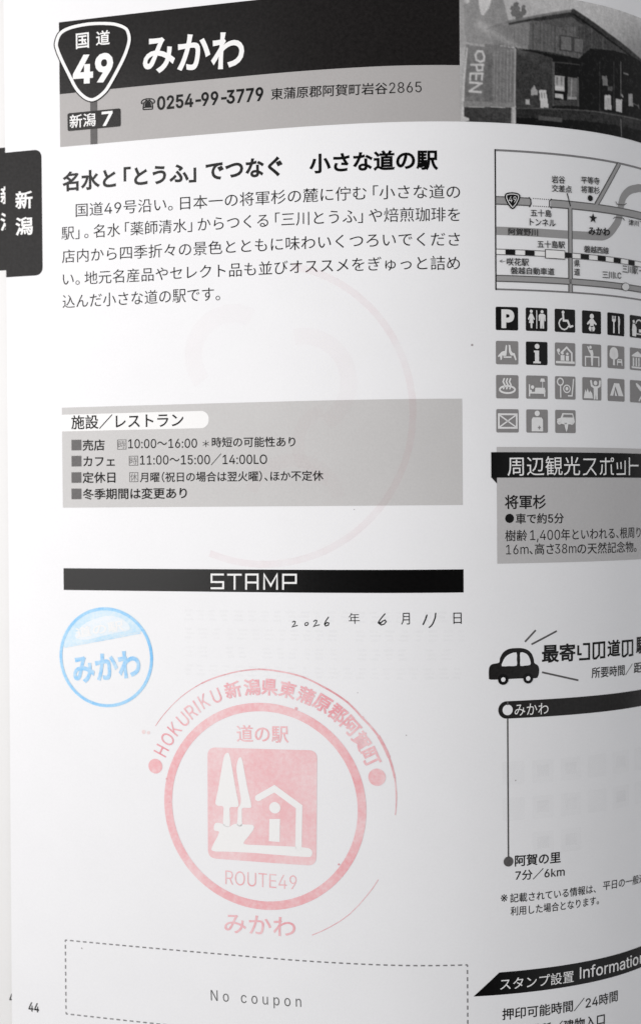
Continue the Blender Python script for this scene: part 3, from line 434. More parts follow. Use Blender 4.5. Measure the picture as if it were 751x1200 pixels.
  ["f","red_ink",0,[[77.58,160.87],[77.56,161.13],[77.49,161.39],[77.39,161.63],[77.25,161.86],[77.08,162.06],[76.88,162.23],[76.66,162.37],[76.41,162.47],[76.16,162.53],[75.89,162.55],[75.63,162.53],[75.38,162.47],[75.13,162.37],[74.91,162.23],[74.71,162.06],[74.53,161.86],[74.4,161.63],[74.3,161.39],[74.23,161.13],[74.21,160.87],[74.23,160.6],[74.3,160.35],[74.4,160.1],[74.53,159.88],[74.71,159.68],[74.91,159.51],[75.13,159.37],[75.38,159.27],[75.63,159.21],[75.89,159.19],[76.16,159.21],[76.41,159.27],[76.66,159.37],[76.88,159.51],[77.08,159.68],[77.25,159.88],[77.39,160.1],[77.49,160.35],[77.56,160.6]]],
  ["f","red_faint",0,[[29.29,153.67],[29.28,153.73],[29.27,153.79],[29.24,153.85],[29.21,153.91],[29.17,153.96],[29.12,154],[29.06,154.03],[29,154.06],[28.94,154.07],[28.88,154.08],[28.81,154.07],[28.75,154.06],[28.69,154.03],[28.64,154],[28.59,153.96],[28.54,153.91],[28.51,153.85],[28.48,153.79],[28.47,153.73],[28.46,153.67],[28.47,153.6],[28.48,153.54],[28.51,153.48],[28.54,153.43],[28.59,153.38],[28.64,153.33],[28.69,153.3],[28.75,153.28],[28.81,153.26],[28.88,153.25],[28.94,153.26],[29,153.28],[29.06,153.3],[29.12,153.33],[29.17,153.38],[29.21,153.43],[29.24,153.48],[29.27,153.54],[29.28,153.6]]],
  ["f","red_faint",0,[[30.22,153.8],[30.21,153.85],[30.2,153.9],[30.18,153.95],[30.15,154],[30.12,154.04],[30.08,154.08],[30.03,154.1],[29.98,154.12],[29.93,154.14],[29.88,154.14],[29.82,154.14],[29.77,154.12],[29.72,154.1],[29.67,154.08],[29.63,154.04],[29.6,154],[29.57,153.95],[29.55,153.9],[29.54,153.85],[29.53,153.8],[29.54,153.74],[29.55,153.69],[29.57,153.64],[29.6,153.6],[29.63,153.56],[29.67,153.52],[29.72,153.49],[29.77,153.47],[29.82,153.46],[29.88,153.46],[29.93,153.46],[29.98,153.47],[30.03,153.49],[30.08,153.52],[30.12,153.56],[30.15,153.6],[30.18,153.64],[30.2,153.69],[30.21,153.74]]],
  ["f","red_line",1,[[73.44,149.38],[73.44,149.43],[73.43,149.47],[73.41,149.51],[73.39,149.55],[73.36,149.58],[73.33,149.61],[73.29,149.63],[73.25,149.65],[73.21,149.66],[73.16,149.66],[73.12,149.66],[73.08,149.65],[73.04,149.63],[73,149.61],[72.97,149.58],[72.94,149.55],[72.91,149.51],[72.9,149.47],[72.89,149.43],[72.88,149.38],[72.89,149.34],[72.9,149.3],[72.91,149.26],[72.94,149.22],[72.97,149.19],[73,149.16],[73.04,149.13],[73.08,149.12],[73.12,149.11],[73.16,149.1],[73.21,149.11],[73.25,149.12],[73.29,149.13],[73.33,149.16],[73.36,149.19],[73.39,149.22],[73.41,149.26],[73.43,149.3],[73.44,149.34]]],
  ["f","red_line",1,[[60.55,147.92],[60.54,147.96],[60.53,148.01],[60.51,148.05],[60.49,148.09],[60.46,148.13],[60.42,148.16],[60.38,148.18],[60.34,148.2],[60.29,148.21],[60.25,148.22],[60.2,148.21],[60.15,148.2],[60.11,148.18],[60.07,148.16],[60.03,148.13],[60,148.09],[59.98,148.05],[59.96,148.01],[59.95,147.96],[59.95,147.92],[59.95,147.87],[59.96,147.82],[59.98,147.78],[60,147.74],[60.03,147.7],[60.07,147.67],[60.11,147.65],[60.15,147.63],[60.2,147.62],[60.25,147.62],[60.29,147.62],[60.34,147.63],[60.38,147.65],[60.42,147.67],[60.46,147.7],[60.49,147.74],[60.51,147.78],[60.53,147.82],[60.54,147.87]]],
  ["f","red_line",1,[[33.89,162.87],[33.89,162.91],[33.88,162.94],[33.87,162.97],[33.85,163],[33.83,163.03],[33.8,163.05],[33.77,163.07],[33.74,163.09],[33.7,163.09],[33.67,163.1],[33.63,163.09],[33.6,163.09],[33.57,163.07],[33.54,163.05],[33.51,163.03],[33.49,163],[33.47,162.97],[33.46,162.94],[33.45,162.91],[33.45,162.87],[33.45,162.84],[33.46,162.81],[33.47,162.77],[33.49,162.74],[33.51,162.72],[33.54,162.69],[33.57,162.68],[33.6,162.66],[33.63,162.65],[33.67,162.65],[33.7,162.65],[33.74,162.66],[33.77,162.68],[33.8,162.69],[33.83,162.72],[33.85,162.74],[33.87,162.77],[33.88,162.81],[33.89,162.84]]],
  ["f","red_line",1,[[34.49,167.46],[34.49,167.5],[34.48,167.53],[34.47,167.57],[34.45,167.6],[34.42,167.63],[34.4,167.65],[34.36,167.67],[34.33,167.69],[34.29,167.7],[34.25,167.7],[34.22,167.7],[34.18,167.69],[34.15,167.67],[34.11,167.65],[34.09,167.63],[34.06,167.6],[34.04,167.57],[34.03,167.53],[34.02,167.5],[34.02,167.46],[34.02,167.42],[34.03,167.39],[34.04,167.35],[34.06,167.32],[34.09,167.29],[34.11,167.27],[34.15,167.25],[34.18,167.23],[34.22,167.22],[34.25,167.22],[34.29,167.22],[34.33,167.23],[34.36,167.25],[34.4,167.27],[34.42,167.29],[34.45,167.32],[34.47,167.35],[34.48,167.39],[34.49,167.42]]],
  ["f","red_line",1,[[68.59,178],[68.59,178.03],[68.58,178.06],[68.57,178.09],[68.55,178.11],[68.53,178.14],[68.51,178.16],[68.48,178.17],[68.45,178.19],[68.42,178.19],[68.39,178.2],[68.36,178.19],[68.33,178.19],[68.3,178.17],[68.28,178.16],[68.25,178.14],[68.23,178.11],[68.22,178.09],[68.2,178.06],[68.2,178.03],[68.19,178],[68.2,177.97],[68.2,177.94],[68.22,177.91],[68.23,177.88],[68.25,177.86],[68.28,177.84],[68.3,177.82],[68.33,177.81],[68.36,177.8],[68.39,177.8],[68.42,177.8],[68.45,177.81],[68.48,177.82],[68.51,177.84],[68.53,177.86],[68.55,177.88],[68.57,177.91],[68.58,177.94],[68.59,177.97]]],
  ["t","red_text",0.5,"H",[33.45,158.66],[34.21,157.09],2.8,"i",0.004,0],
  ["t","red_text",0.5,"O",[34.53,156.57],[35.65,154.8],2.8,"i",0.004,0],
  ["t","red_text",0.5,"K",[35.94,154.35],[37.04,152.99],2.8,"i",0.004,0],
  ["t","red_text",0.5,"U",[37.55,152.48],[38.83,151.22],2.8,"i",0.004,0],
  ["t","red_text",0.5,"R",[39.05,150.87],[40.42,149.77],2.8,"i",0.004,0],
  ["t","red_text",0.5,"I",[40.69,149.45],[40.99,149.25],2.8,"i",0.004,0],
  ["t","red_text",0.5,"K",[41.54,148.7],[43.05,147.81],2.8,"i",0.004,0],
  ["t","red_text",0.5,"U",[43.82,147.56],[45.56,146.81],2.8,"i",0.004,0],
  ["t","red_text",0.5,"新",[46.3,146.64],[49.59,145.78],3.3,"i",0.026,0],
  ["t","red_text",0.5,"潟",[49.87,145.79],[53.26,145.5],3.3,"i",0.026,0],
  ["t","red_text",0.5,"県",[53.17,145.43],[56.56,145.65],3.3,"i",0.026,0],
  ["t","red_text",0.5,"東",[56.55,145.54],[59.87,146.28],3.3,"i",0.026,0],
  ["t","red_text",0.5,"蒲",[59.98,146.25],[63.14,147.5],3.3,"i",0.026,0],
  ["t","red_text",0.5,"原",[63.11,147.35],[66.05,149.06],3.3,"i",0.026,0],
  ["t","red_text",0.5,"郡",[65.98,148.94],[68.64,151.06],3.3,"i",0.026,0],
  ["t","red_text",0.5,"阿",[68.54,150.97],[70.86,153.46],3.3,"i",0.026,0],
  ["t","red_text",0.5,"賀",[70.64,153.44],[72.57,156.24],3.3,"i",0.026,0],
  ["t","red_text",0.5,"町",[72.43,156.2],[73.92,159.25],3.3,"i",0.026,0],
  ["t","red_ink",0,"道の駅",[48.24,154.86],[58.74,154.62],3.32,"c",0.012,0],
  ["f","red_wash",0,[[42.22,157.89],[42.29,157.27],[42.5,156.8],[42.84,156.45],[43.32,156.24],[43.93,156.17],[62.64,155.96],[63.25,156.02],[63.72,156.22],[64.06,156.55],[64.25,157.03],[64.31,157.64],[64.01,176.76],[63.93,177.37],[63.72,177.84],[63.37,178.18],[62.9,178.38],[62.28,178.44],[43.84,178.26],[43.22,178.18],[42.75,177.97],[42.41,177.63],[42.21,177.15],[42.14,176.54]]],
  ["f","white",1,[[46.27,157.13],[46.4,157.09],[46.53,157.1],[46.65,157.25],[46.78,157.61],[46.94,158.26],[47.1,159.14],[47.27,160.1],[47.42,160.99],[47.55,161.77],[47.67,162.52],[47.79,163.27],[47.92,164.02],[48.08,164.86],[48.27,165.74],[48.44,166.54],[48.52,167.15],[48.51,167.49],[48.43,167.64],[48.3,167.69],[48.11,167.75],[47.82,167.79],[47.44,167.78],[47.07,167.79],[46.8,167.89],[46.69,168.09],[46.66,168.36],[46.68,168.7],[46.68,169.12],[46.7,169.71],[46.74,170.43],[46.75,171.11],[46.66,171.57],[46.4,171.77],[46.03,171.81],[45.65,171.7],[45.39,171.46],[45.3,171.02],[45.3,170.4],[45.35,169.75],[45.38,169.19],[45.4,168.76],[45.44,168.38],[45.44,168.06],[45.35,167.82],[45.1,167.71],[44.73,167.69],[44.36,167.7],[44.08,167.64],[43.92,167.52],[43.82,167.38],[43.78,167.18],[43.79,166.9],[43.85,166.51],[43.97,166.05],[44.11,165.51],[44.25,164.93],[44.38,164.29],[44.51,163.6],[44.65,162.84],[44.8,162.02],[44.98,161.02],[45.19,159.89],[45.39,158.83],[45.59,158.02],[45.77,157.55],[45.94,157.29],[46.11,157.18]]],
  ["f","white",1,[[48.86,157.88],[48.97,157.85],[49.09,157.87],[49.21,158.07],[49.37,158.57],[49.58,159.55],[49.81,160.87],[50.06,162.29],[50.29,163.55],[50.53,164.64],[50.79,165.69],[51,166.59],[51.11,167.27],[51.1,167.63],[51,167.75],[50.84,167.76],[50.62,167.79],[50.32,167.82],[49.94,167.79],[49.56,167.8],[49.29,167.94],[49.17,168.26],[49.15,168.72],[49.16,169.22],[49.17,169.7],[49.18,170.18],[49.21,170.68],[49.22,171.12],[49.15,171.43],[48.95,171.58],[48.66,171.63],[48.37,171.57],[48.19,171.41],[48.14,171.11],[48.18,170.69],[48.26,170.21],[48.31,169.75],[48.33,169.29],[48.34,168.82],[48.36,168.37],[48.4,168.02],[48.48,167.8],[48.58,167.67],[48.69,167.57],[48.78,167.43],[48.86,167.23],[48.93,167.03],[48.98,166.78],[49.01,166.48],[48.99,166.11],[48.95,165.69],[48.88,165.21],[48.8,164.7],[48.71,164.12],[48.59,163.47],[48.48,162.82],[48.38,162.21],[48.29,161.63],[48.21,161.07],[48.16,160.54],[48.14,160.06],[48.16,159.64],[48.23,159.25],[48.32,158.91],[48.41,158.62],[48.51,158.35],[48.62,158.11],[48.74,157.95]]],
  ["f","white",1,[[43.44,171.72],[43.51,171.51],[43.62,171.32],[43.76,171.16],[43.97,171.07],[44.27,171.07],[44.64,171.13],[45.03,171.22],[45.39,171.31],[45.71,171.43],[46.01,171.57],[46.3,171.68],[46.58,171.72],[46.85,171.62],[47.1,171.44],[47.38,171.24],[47.71,171.11],[48.12,171.07],[48.59,171.07],[49.09,171.1],[49.56,171.12],[50.05,171.1],[50.55,171.07],[51,171.07],[51.34,171.12],[51.53,171.25],[51.62,171.42],[51.62,171.64],[51.55,171.9],[51.38,172.22],[51.1,172.6],[50.79,173],[50.5,173.39],[50.17,173.81],[49.79,174.24],[49.52,174.64],[49.53,174.92],[49.91,175.05],[50.56,175.07],[51.33,175.04],[52.04,175.02],[52.68,175.02],[53.32,175.01],[53.97,174.99],[54.61,174.97],[55.25,174.96],[55.88,174.95],[56.52,174.94],[57.17,174.94],[57.84,174.93],[58.52,174.92],[59.21,174.92],[59.88,174.93],[60.59,174.95],[61.32,174.97],[61.99,175.01],[62.51,175.09],[62.84,175.22],[63.04,175.4],[63.15,175.6],[63.22,175.8],[63.23,176.02],[63.18,176.27],[63.08,176.49],[62.92,176.66],[62.81,176.76],[62.7,176.81],[62.44,176.82],[61.85,176.82],[60.8,176.81],[59.42,176.79],[57.89,176.75],[56.42,176.72],[55.04,176.7],[53.63,176.67],[52.25,176.64],[50.92,176.63],[49.62,176.64],[48.34,176.66],[47.15,176.69],[46.09,176.71],[45.16,176.75],[44.33,176.8],[43.66,176.82],[43.17,176.75],[42.92,176.61],[42.87,176.42],[42.95,176.14],[43.11,175.74],[43.4,175.13],[43.85,174.35],[44.27,173.58],[44.48,173.03],[44.38,172.77],[44.09,172.71],[43.74,172.7],[43.51,172.61],[43.41,172.42],[43.38,172.18],[43.4,171.93]]],
  ["s","white",1,1.27,[[52.49,165.73],[55.8,163.75],[60.7,167.08],[60.49,175.22]],0,1],
  ["f","white",1,[[56.97,167.49],[56.95,167.66],[56.91,167.83],[56.84,168],[56.75,168.15],[56.64,168.28],[56.5,168.39],[56.35,168.49],[56.19,168.55],[56.02,168.59],[55.84,168.61],[55.67,168.59],[55.5,168.55],[55.33,168.49],[55.18,168.39],[55.05,168.28],[54.94,168.15],[54.84,168],[54.78,167.83],[54.73,167.66],[54.72,167.49],[54.73,167.31],[54.78,167.14],[54.84,166.98],[54.94,166.83],[55.05,166.69],[55.18,166.58],[55.33,166.49],[55.5,166.42],[55.67,166.38],[55.84,166.36],[56.02,166.38],[56.19,166.42],[56.35,166.49],[56.5,166.58],[56.64,166.69],[56.75,166.83],[56.84,166.98],[56.91,167.14],[56.95,167.31]]],
  ["f","white",1,[[54.73,169.75],[56.88,169.64],[56.77,174.17],[54.62,174.12]]],
  ["t","red_ink",0,"ROUTE49",[45.66,183.23],[60.07,183.35],2.79,"l",-0.008,0],
  ["t","red_text",0,"みかわ",[45.39,192.87],[59.79,192.79],4.11,"c",0.008,0]]),
 ('coupon_frame', 'grey dashed coupon frame at the foot of the page',
  [["s","line_grey",0,0.26,[[11.36,197.2],[11.76,197.2]],0,0],
  ["s","line_grey",0,0.26,[[12.39,197.2],[13.19,197.2]],0,0],
  ["s","line_grey",0,0.26,[[13.82,197.2],[14.63,197.2]],0,0],
  ["s","line_grey",0,0.26,[[15.26,197.2],[16.06,197.2]],0,0],
  ["s","line_grey",0,0.26,[[16.69,197.2],[17.49,197.2]],0,0],
  ["s","line_grey",0,0.26,[[18.12,197.2],[18.93,197.2]],0,0],
  ["s","line_grey",0,0.26,[[19.56,197.2],[20.36,197.2]],0,0],
  ["s","line_grey",0,0.26,[[20.99,197.2],[21.79,197.2]],0,0],
  ["s","line_grey",0,0.26,[[22.42,197.2],[23.23,197.2]],0,0],
  ["s","line_grey",0,0.26,[[23.86,197.2],[24.66,197.2]],0,0],
  ["s","line_grey",0,0.26,[[25.29,197.2],[26.09,197.2]],0,0],
  ["s","line_grey",0,0.26,[[26.72,197.2],[27.52,197.2]],0,0],
  ["s","line_grey",0,0.26,[[28.16,197.2],[28.96,197.2]],0,0],
  ["s","line_grey",0,0.26,[[29.59,197.2],[30.39,197.2]],0,0],
  ["s","line_grey",0,0.26,[[31.02,197.2],[31.82,197.2]],0,0],
  ["s","line_grey",0,0.26,[[32.45,197.2],[33.26,197.2]],0,0],
  ["s","line_grey",0,0.26,[[33.89,197.2],[34.69,197.2]],0,0],
  ["s","line_grey",0,0.26,[[35.32,197.2],[36.12,197.2]],0,0],
  ["s","line_grey",0,0.26,[[36.75,197.2],[37.56,197.2]],0,0],
  ["s","line_grey",0,0.26,[[38.19,197.2],[38.99,197.2]],0,0],
  ["s","line_grey",0,0.26,[[39.62,197.2],[40.42,197.2]],0,0],
  ["s","line_grey",0,0.26,[[41.05,197.2],[41.85,197.2]],0,0],
  ["s","line_grey",0,0.26,[[42.49,197.2],[43.29,197.2]],0,0],
  ["s","line_grey",0,0.26,[[43.92,197.2],[44.72,197.2]],0,0],
  ["s","line_grey",0,0.26,[[45.35,197.2],[46.15,197.2]],0,0],
  ["s","line_grey",0,0.26,[[46.78,197.2],[47.59,197.2]],0,0],
  ["s","line_grey",0,0.26,[[48.22,197.2],[49.02,197.2]],0,0],
  ["s","line_grey",0,0.26,[[49.65,197.2],[50.45,197.2]],0,0],
  ["s","line_grey",0,0.26,[[51.08,197.2],[51.89,197.2]],0,0],
  ["s","line_grey",0,0.26,[[52.52,197.2],[53.32,197.2]],0,0],
  ["s","line_grey",0,0.26,[[53.95,197.2],[54.75,197.2]],0,0],
  ["s","line_grey",0,0.26,[[55.38,197.2],[56.19,197.2]],0,0],
  ["s","line_grey",0,0.26,[[56.82,197.2],[57.62,197.2]],0,0],
  ["s","line_grey",0,0.26,[[58.25,197.2],[59.05,197.2]],0,0],
  ["s","line_grey",0,0.26,[[59.68,197.2],[60.48,197.2]],0,0],
  ["s","line_grey",0,0.26,[[61.12,197.2],[61.92,197.2]],0,0],
  ["s","line_grey",0,0.26,[[62.55,197.2],[63.35,197.2]],0,0],
  ["s","line_grey",0,0.26,[[63.98,197.2],[64.78,197.2]],0,0],
  ["s","line_grey",0,0.26,[[65.41,197.2],[66.22,197.2]],0,0],
  ["s","line_grey",0,0.26,[[66.85,197.2],[67.65,197.2]],0,0],
  ["s","line_grey",0,0.26,[[68.28,197.2],[69.08,197.2]],0,0],
  ["s","line_grey",0,0.26,[[69.71,197.2],[70.52,197.2]],0,0],
  ["s","line_grey",0,0.26,[[71.15,197.2],[71.95,197.2]],0,0],
  ["s","line_grey",0,0.26,[[72.58,197.2],[73.38,197.2]],0,0],
  ["s","line_grey",0,0.26,[[74.01,197.2],[74.81,197.2]],0,0],
  ["s","line_grey",0,0.26,[[75.45,197.2],[76.25,197.2]],0,0],
  ["s","line_grey",0,0.26,[[76.88,197.2],[77.68,197.2]],0,0],
  ["s","line_grey",0,0.26,[[78.31,197.2],[79.11,197.2]],0,0],
  ["s","line_grey",0,0.26,[[79.75,197.2],[80.55,197.2]],0,0],
  ["s","line_grey",0,0.26,[[81.18,197.2],[81.98,197.2]],0,0],
  ["s","line_grey",0,0.26,[[82.61,197.2],[83.41,197.2]],0,0],
  ["s","line_grey",0,0.26,[[84.04,197.2],[84.85,197.2]],0,0],
  ["s","line_grey",0,0.26,[[85.48,197.2],[86.28,197.2]],0,0],
  ["s","line_grey",0,0.26,[[86.91,197.2],[87.71,197.2]],0,0],
  ["s","line_grey",0,0.26,[[88.34,197.2],[89.15,197.2]],0,0],
  ["s","line_grey",0,0.26,[[89.78,197.2],[90.58,197.2]],0,0],
  ["s","line_grey",0,0.26,[[91.21,197.2],[92.01,197.2]],0,0],
  ["s","line_grey",0,0.26,[[92.64,197.2],[93.04,197.2]],0,0],
  ["s","line_grey",0,0.26,[[11.36,212.41],[11.76,212.41]],0,0],
  ["s","line_grey",0,0.26,[[12.39,212.41],[13.19,212.41]],0,0],
  ["s","line_grey",0,0.26,[[13.82,212.41],[14.63,212.41]],0,0],
  ["s","line_grey",0,0.26,[[15.26,212.41],[16.06,212.41]],0,0],
  ["s","line_grey",0,0.26,[[16.69,212.41],[17.49,212.41]],0,0],
  ["s","line_grey",0,0.26,[[18.12,212.41],[18.93,212.41]],0,0],
  ["s","line_grey",0,0.26,[[19.56,212.41],[20.36,212.41]],0,0],
  ["s","line_grey",0,0.26,[[20.99,212.41],[21.79,212.41]],0,0],
  ["s","line_grey",0,0.26,[[22.42,212.41],[23.23,212.41]],0,0],
  ["s","line_grey",0,0.26,[[23.86,212.41],[24.66,212.41]],0,0],
  ["s","line_grey",0,0.26,[[25.29,212.41],[26.09,212.41]],0,0],
  ["s","line_grey",0,0.26,[[26.72,212.41],[27.52,212.41]],0,0],
  ["s","line_grey",0,0.26,[[28.16,212.41],[28.96,212.41]],0,0],
  ["s","line_grey",0,0.26,[[29.59,212.41],[30.39,212.41]],0,0],
  ["s","line_grey",0,0.26,[[31.02,212.41],[31.82,212.41]],0,0],
  ["s","line_grey",0,0.26,[[32.45,212.41],[33.26,212.41]],0,0],
  ["s","line_grey",0,0.26,[[33.89,212.41],[34.69,212.41]],0,0],
  ["s","line_grey",0,0.26,[[35.32,212.41],[36.12,212.41]],0,0],
  ["s","line_grey",0,0.26,[[36.75,212.41],[37.56,212.41]],0,0],
  ["s","line_grey",0,0.26,[[38.19,212.41],[38.99,212.41]],0,0],
  ["s","line_grey",0,0.26,[[39.62,212.41],[40.42,212.41]],0,0],
  ["s","line_grey",0,0.26,[[41.05,212.41],[41.85,212.41]],0,0],
  ["s","line_grey",0,0.26,[[42.49,212.41],[43.29,212.41]],0,0],
  ["s","line_grey",0,0.26,[[43.92,212.41],[44.72,212.41]],0,0],
  ["s","line_grey",0,0.26,[[45.35,212.41],[46.15,212.41]],0,0],
  ["s","line_grey",0,0.26,[[46.78,212.41],[47.59,212.41]],0,0],
  ["s","line_grey",0,0.26,[[48.22,212.41],[49.02,212.41]],0,0],
  ["s","line_grey",0,0.26,[[49.65,212.41],[50.45,212.41]],0,0],
  ["s","line_grey",0,0.26,[[51.08,212.41],[51.89,212.41]],0,0],
  ["s","line_grey",0,0.26,[[52.52,212.41],[53.32,212.41]],0,0],
  ["s","line_grey",0,0.26,[[53.95,212.41],[54.75,212.41]],0,0],
  ["s","line_grey",0,0.26,[[55.38,212.41],[56.19,212.41]],0,0],
  ["s","line_grey",0,0.26,[[56.82,212.41],[57.62,212.41]],0,0],
  ["s","line_grey",0,0.26,[[58.25,212.41],[59.05,212.41]],0,0],
  ["s","line_grey",0,0.26,[[59.68,212.41],[60.48,212.41]],0,0],
  ["s","line_grey",0,0.26,[[61.12,212.41],[61.92,212.41]],0,0],
  ["s","line_grey",0,0.26,[[62.55,212.41],[63.35,212.41]],0,0],
  ["s","line_grey",0,0.26,[[63.98,212.41],[64.78,212.41]],0,0],
  ["s","line_grey",0,0.26,[[65.41,212.41],[66.22,212.41]],0,0],
  ["s","line_grey",0,0.26,[[66.85,212.41],[67.65,212.41]],0,0],
  ["s","line_grey",0,0.26,[[68.28,212.41],[69.08,212.41]],0,0],
  ["s","line_grey",0,0.26,[[69.71,212.41],[70.52,212.41]],0,0],
  ["s","line_grey",0,0.26,[[71.15,212.41],[71.95,212.41]],0,0],
  ["s","line_grey",0,0.26,[[72.58,212.41],[73.38,212.41]],0,0],
  ["s","line_grey",0,0.26,[[74.01,212.41],[74.81,212.41]],0,0],
  ["s","line_grey",0,0.26,[[75.45,212.41],[76.25,212.41]],0,0],
  ["s","line_grey",0,0.26,[[76.88,212.41],[77.68,212.41]],0,0],
  ["s","line_grey",0,0.26,[[78.31,212.41],[79.11,212.41]],0,0],
  ["s","line_grey",0,0.26,[[79.75,212.41],[80.55,212.41]],0,0],
  ["s","line_grey",0,0.26,[[81.18,212.41],[81.98,212.41]],0,0],
  ["s","line_grey",0,0.26,[[82.61,212.41],[83.41,212.41]],0,0],
  ["s","line_grey",0,0.26,[[84.04,212.41],[84.85,212.41]],0,0],
  ["s","line_grey",0,0.26,[[85.48,212.41],[86.28,212.41]],0,0],
  ["s","line_grey",0,0.26,[[86.91,212.41],[87.71,212.41]],0,0],
  ["s","line_grey",0,0.26,[[88.34,212.41],[89.15,212.41]],0,0],
  ["s","line_grey",0,0.26,[[89.78,212.41],[90.58,212.41]],0,0],
  ["s","line_grey",0,0.26,[[91.21,212.41],[92.01,212.41]],0,0],
  ["s","line_grey",0,0.26,[[92.64,212.41],[93.04,212.41]],0,0],
  ["s","line_grey",0,0.26,[[11.36,197.2],[11.36,197.59]],0,0],
  ["s","line_grey",0,0.26,[[11.36,198.19],[11.36,198.97]],0,0],
  ["s","line_grey",0,0.26,[[11.36,199.58],[11.36,200.35]],0,0],
  ["s","line_grey",0,0.26,[[11.36,200.96],[11.36,201.73]],0,0],
  ["s","line_grey",0,0.26,[[11.36,202.34],[11.36,203.12]],0,0],
  ["s","line_grey",0,0.26,[[11.36,203.72],[11.36,204.5]],0,0],
  ["s","line_grey",0,0.26,[[11.36,205.11],[11.36,205.88]],0,0],
  ["s","line_grey",0,0.26,[[11.36,206.49],[11.36,207.26]],0,0],
  ["s","line_grey",0,0.26,[[11.36,207.87],[11.36,208.65]],0,0],
  ["s","line_grey",0,0.26,[[11.36,209.25],[11.36,210.03]],0,0],
  ["s","line_grey",0,0.26,[[11.36,210.64],[11.36,211.41]],0,0],
  ["s","line_grey",0,0.26,[[11.36,212.02],[11.36,212.41]],0,0],
  ["s","line_grey",0,0.26,[[93.04,197.2],[93.04,197.59]],0,0],
  ["s","line_grey",0,0.26,[[93.04,198.19],[93.04,198.97]],0,0],
  ["s","line_grey",0,0.26,[[93.04,199.58],[93.04,200.35]],0,0],
  ["s","line_grey",0,0.26,[[93.04,200.96],[93.04,201.73]],0,0],
  ["s","line_grey",0,0.26,[[93.04,202.34],[93.04,203.12]],0,0],
  ["s","line_grey",0,0.26,[[93.04,203.72],[93.04,204.5]],0,0],
  ["s","line_grey",0,0.26,[[93.04,205.11],[93.04,205.88]],0,0],
  ["s","line_grey",0,0.26,[[93.04,206.49],[93.04,207.26]],0,0],
  ["s","line_grey",0,0.26,[[93.04,207.87],[93.04,208.65]],0,0],
  ["s","line_grey",0,0.26,[[93.04,209.25],[93.04,210.03]],0,0],
  ["s","line_grey",0,0.26,[[93.04,210.64],[93.04,211.41]],0,0],
  ["s","line_grey",0,0.26,[[93.04,212.02],[93.04,212.41]],0,0]]),
 ('coupon_text', 'widely spaced grey lettering inside the dashed coupon frame',
  [["t","line_grey_dark",0,"No coupon",[42.48,206.64],[60.8,206.29],2.13,"l",-0.004,0.3]]),
 ('page_number', 'bold page number in the lower outer corner',
  [["t","black",0,"44",[2.89,212.73],[5.29,212.79],1.92,"i",0.02,0]]),
 ('area_map', 'printed grey road map with rail line, river and place names',
  [["f","line_grey",0,[[99.31,40.28],[138.5,40.28],[138.5,40.68],[99.31,40.68]]],
  ["f","line_grey",0,[[99.31,66.95],[138.5,66.95],[138.5,67.29],[99.31,67.29]]],
  ["f","black",1,[[99.28,40.33],[99.53,40.33],[99.53,67.29],[99.28,67.29]]],
  ["s","river_grey",0,1.6,[[99.58,55.91],[100.89,55.91],[102.18,55.91],[103.47,55.91],[104.82,55.91],[106.23,55.91],[107.77,55.92],[109.41,55.93],[111.07,55.93],[112.7,55.93],[114.23,55.91],[115.72,55.88],[117.19,55.83],[118.59,55.78],[119.82,55.72],[120.82,55.67],[121.52,55.64],[121.96,55.62],[122.25,55.59],[122.49,55.54],[122.78,55.46],[123.12,55.35],[123.43,55.22],[123.72,55.05],[124.01,54.87],[124.3,54.66],[124.59,54.42],[124.88,54.14],[125.16,53.85],[125.43,53.54],[125.69,53.23],[125.93,52.94],[126.16,52.67],[126.37,52.38],[126.58,52.02],[126.77,51.57],[126.95,50.95],[127.12,50.2],[127.28,49.4],[127.44,48.66],[127.61,48.05],[127.77,47.62],[127.93,47.3],[128.09,47.04],[128.26,46.81],[128.48,46.57],[128.73,46.3],[129.01,46.05],[129.31,45.81],[129.63,45.59],[129.96,45.4],[130.3,45.24],[130.66,45.1],[131.03,44.98],[131.4,44.88],[131.75,44.78],[132.03,44.69],[132.23,44.62],[132.46,44.55],[132.8,44.49],[133.35,44.44],[134.15,44.41],[135.15,44.39],[136.27,44.37],[137.41,44.36],[138.5,44.34]],0,0],
  ["f","map_edge",1,[[99.56,49.27],[106.44,49.27],[106.44,50.93],[99.56,50.93]]],
  ["f","map_grey",2,[[99.56,49.49],[106.44,49.49],[106.44,50.71],[99.56,50.71]]],
  ["f","map_edge",1,[[110.83,49.27],[138.5,49.27],[138.5,50.93],[110.83,50.93]]],
  ["f","map_grey",2,[[110.83,49.49],[138.5,49.49],[138.5,50.71],[110.83,50.71]]],
  ["f","dark_grey",1,[[107.06,49.29],[107.26,49.29],[107.26,49.47],[107.06,49.47]]],
  ["f","dark_grey",1,[[107.51,49.29],[107.71,49.29],[107.71,49.47],[107.51,49.47]]],
  ["f","dark_grey",1,[[107.95,49.29],[108.15,49.29],[108.15,49.47],[107.95,49.47]]],
  ["f","dark_grey",1,[[108.4,49.29],[108.6,49.29],[108.6,49.47],[108.4,49.47]]],
  ["f","dark_grey",1,[[108.85,49.29],[109.05,49.29],[109.05,49.47],[108.85,49.47]]],
  ["f","dark_grey",1,[[109.3,49.29],[109.5,49.29],[109.5,49.47],[109.3,49.47]]],
  ["f","dark_grey",1,[[109.75,49.29],[109.95,49.29],[109.95,49.47],[109.75,49.47]]],
  ["f","dark_grey",1,[[110.2,49.29],[110.4,49.29],[110.4,49.47],[110.2,49.47]]],
  ["f","dark_grey",1,[[107.06,50.73],[107.26,50.73],[107.26,50.91],[107.06,50.91]]],
  ["f","dark_grey",1,[[107.51,50.73],[107.71,50.73],[107.71,50.91],[107.51,50.91]]],
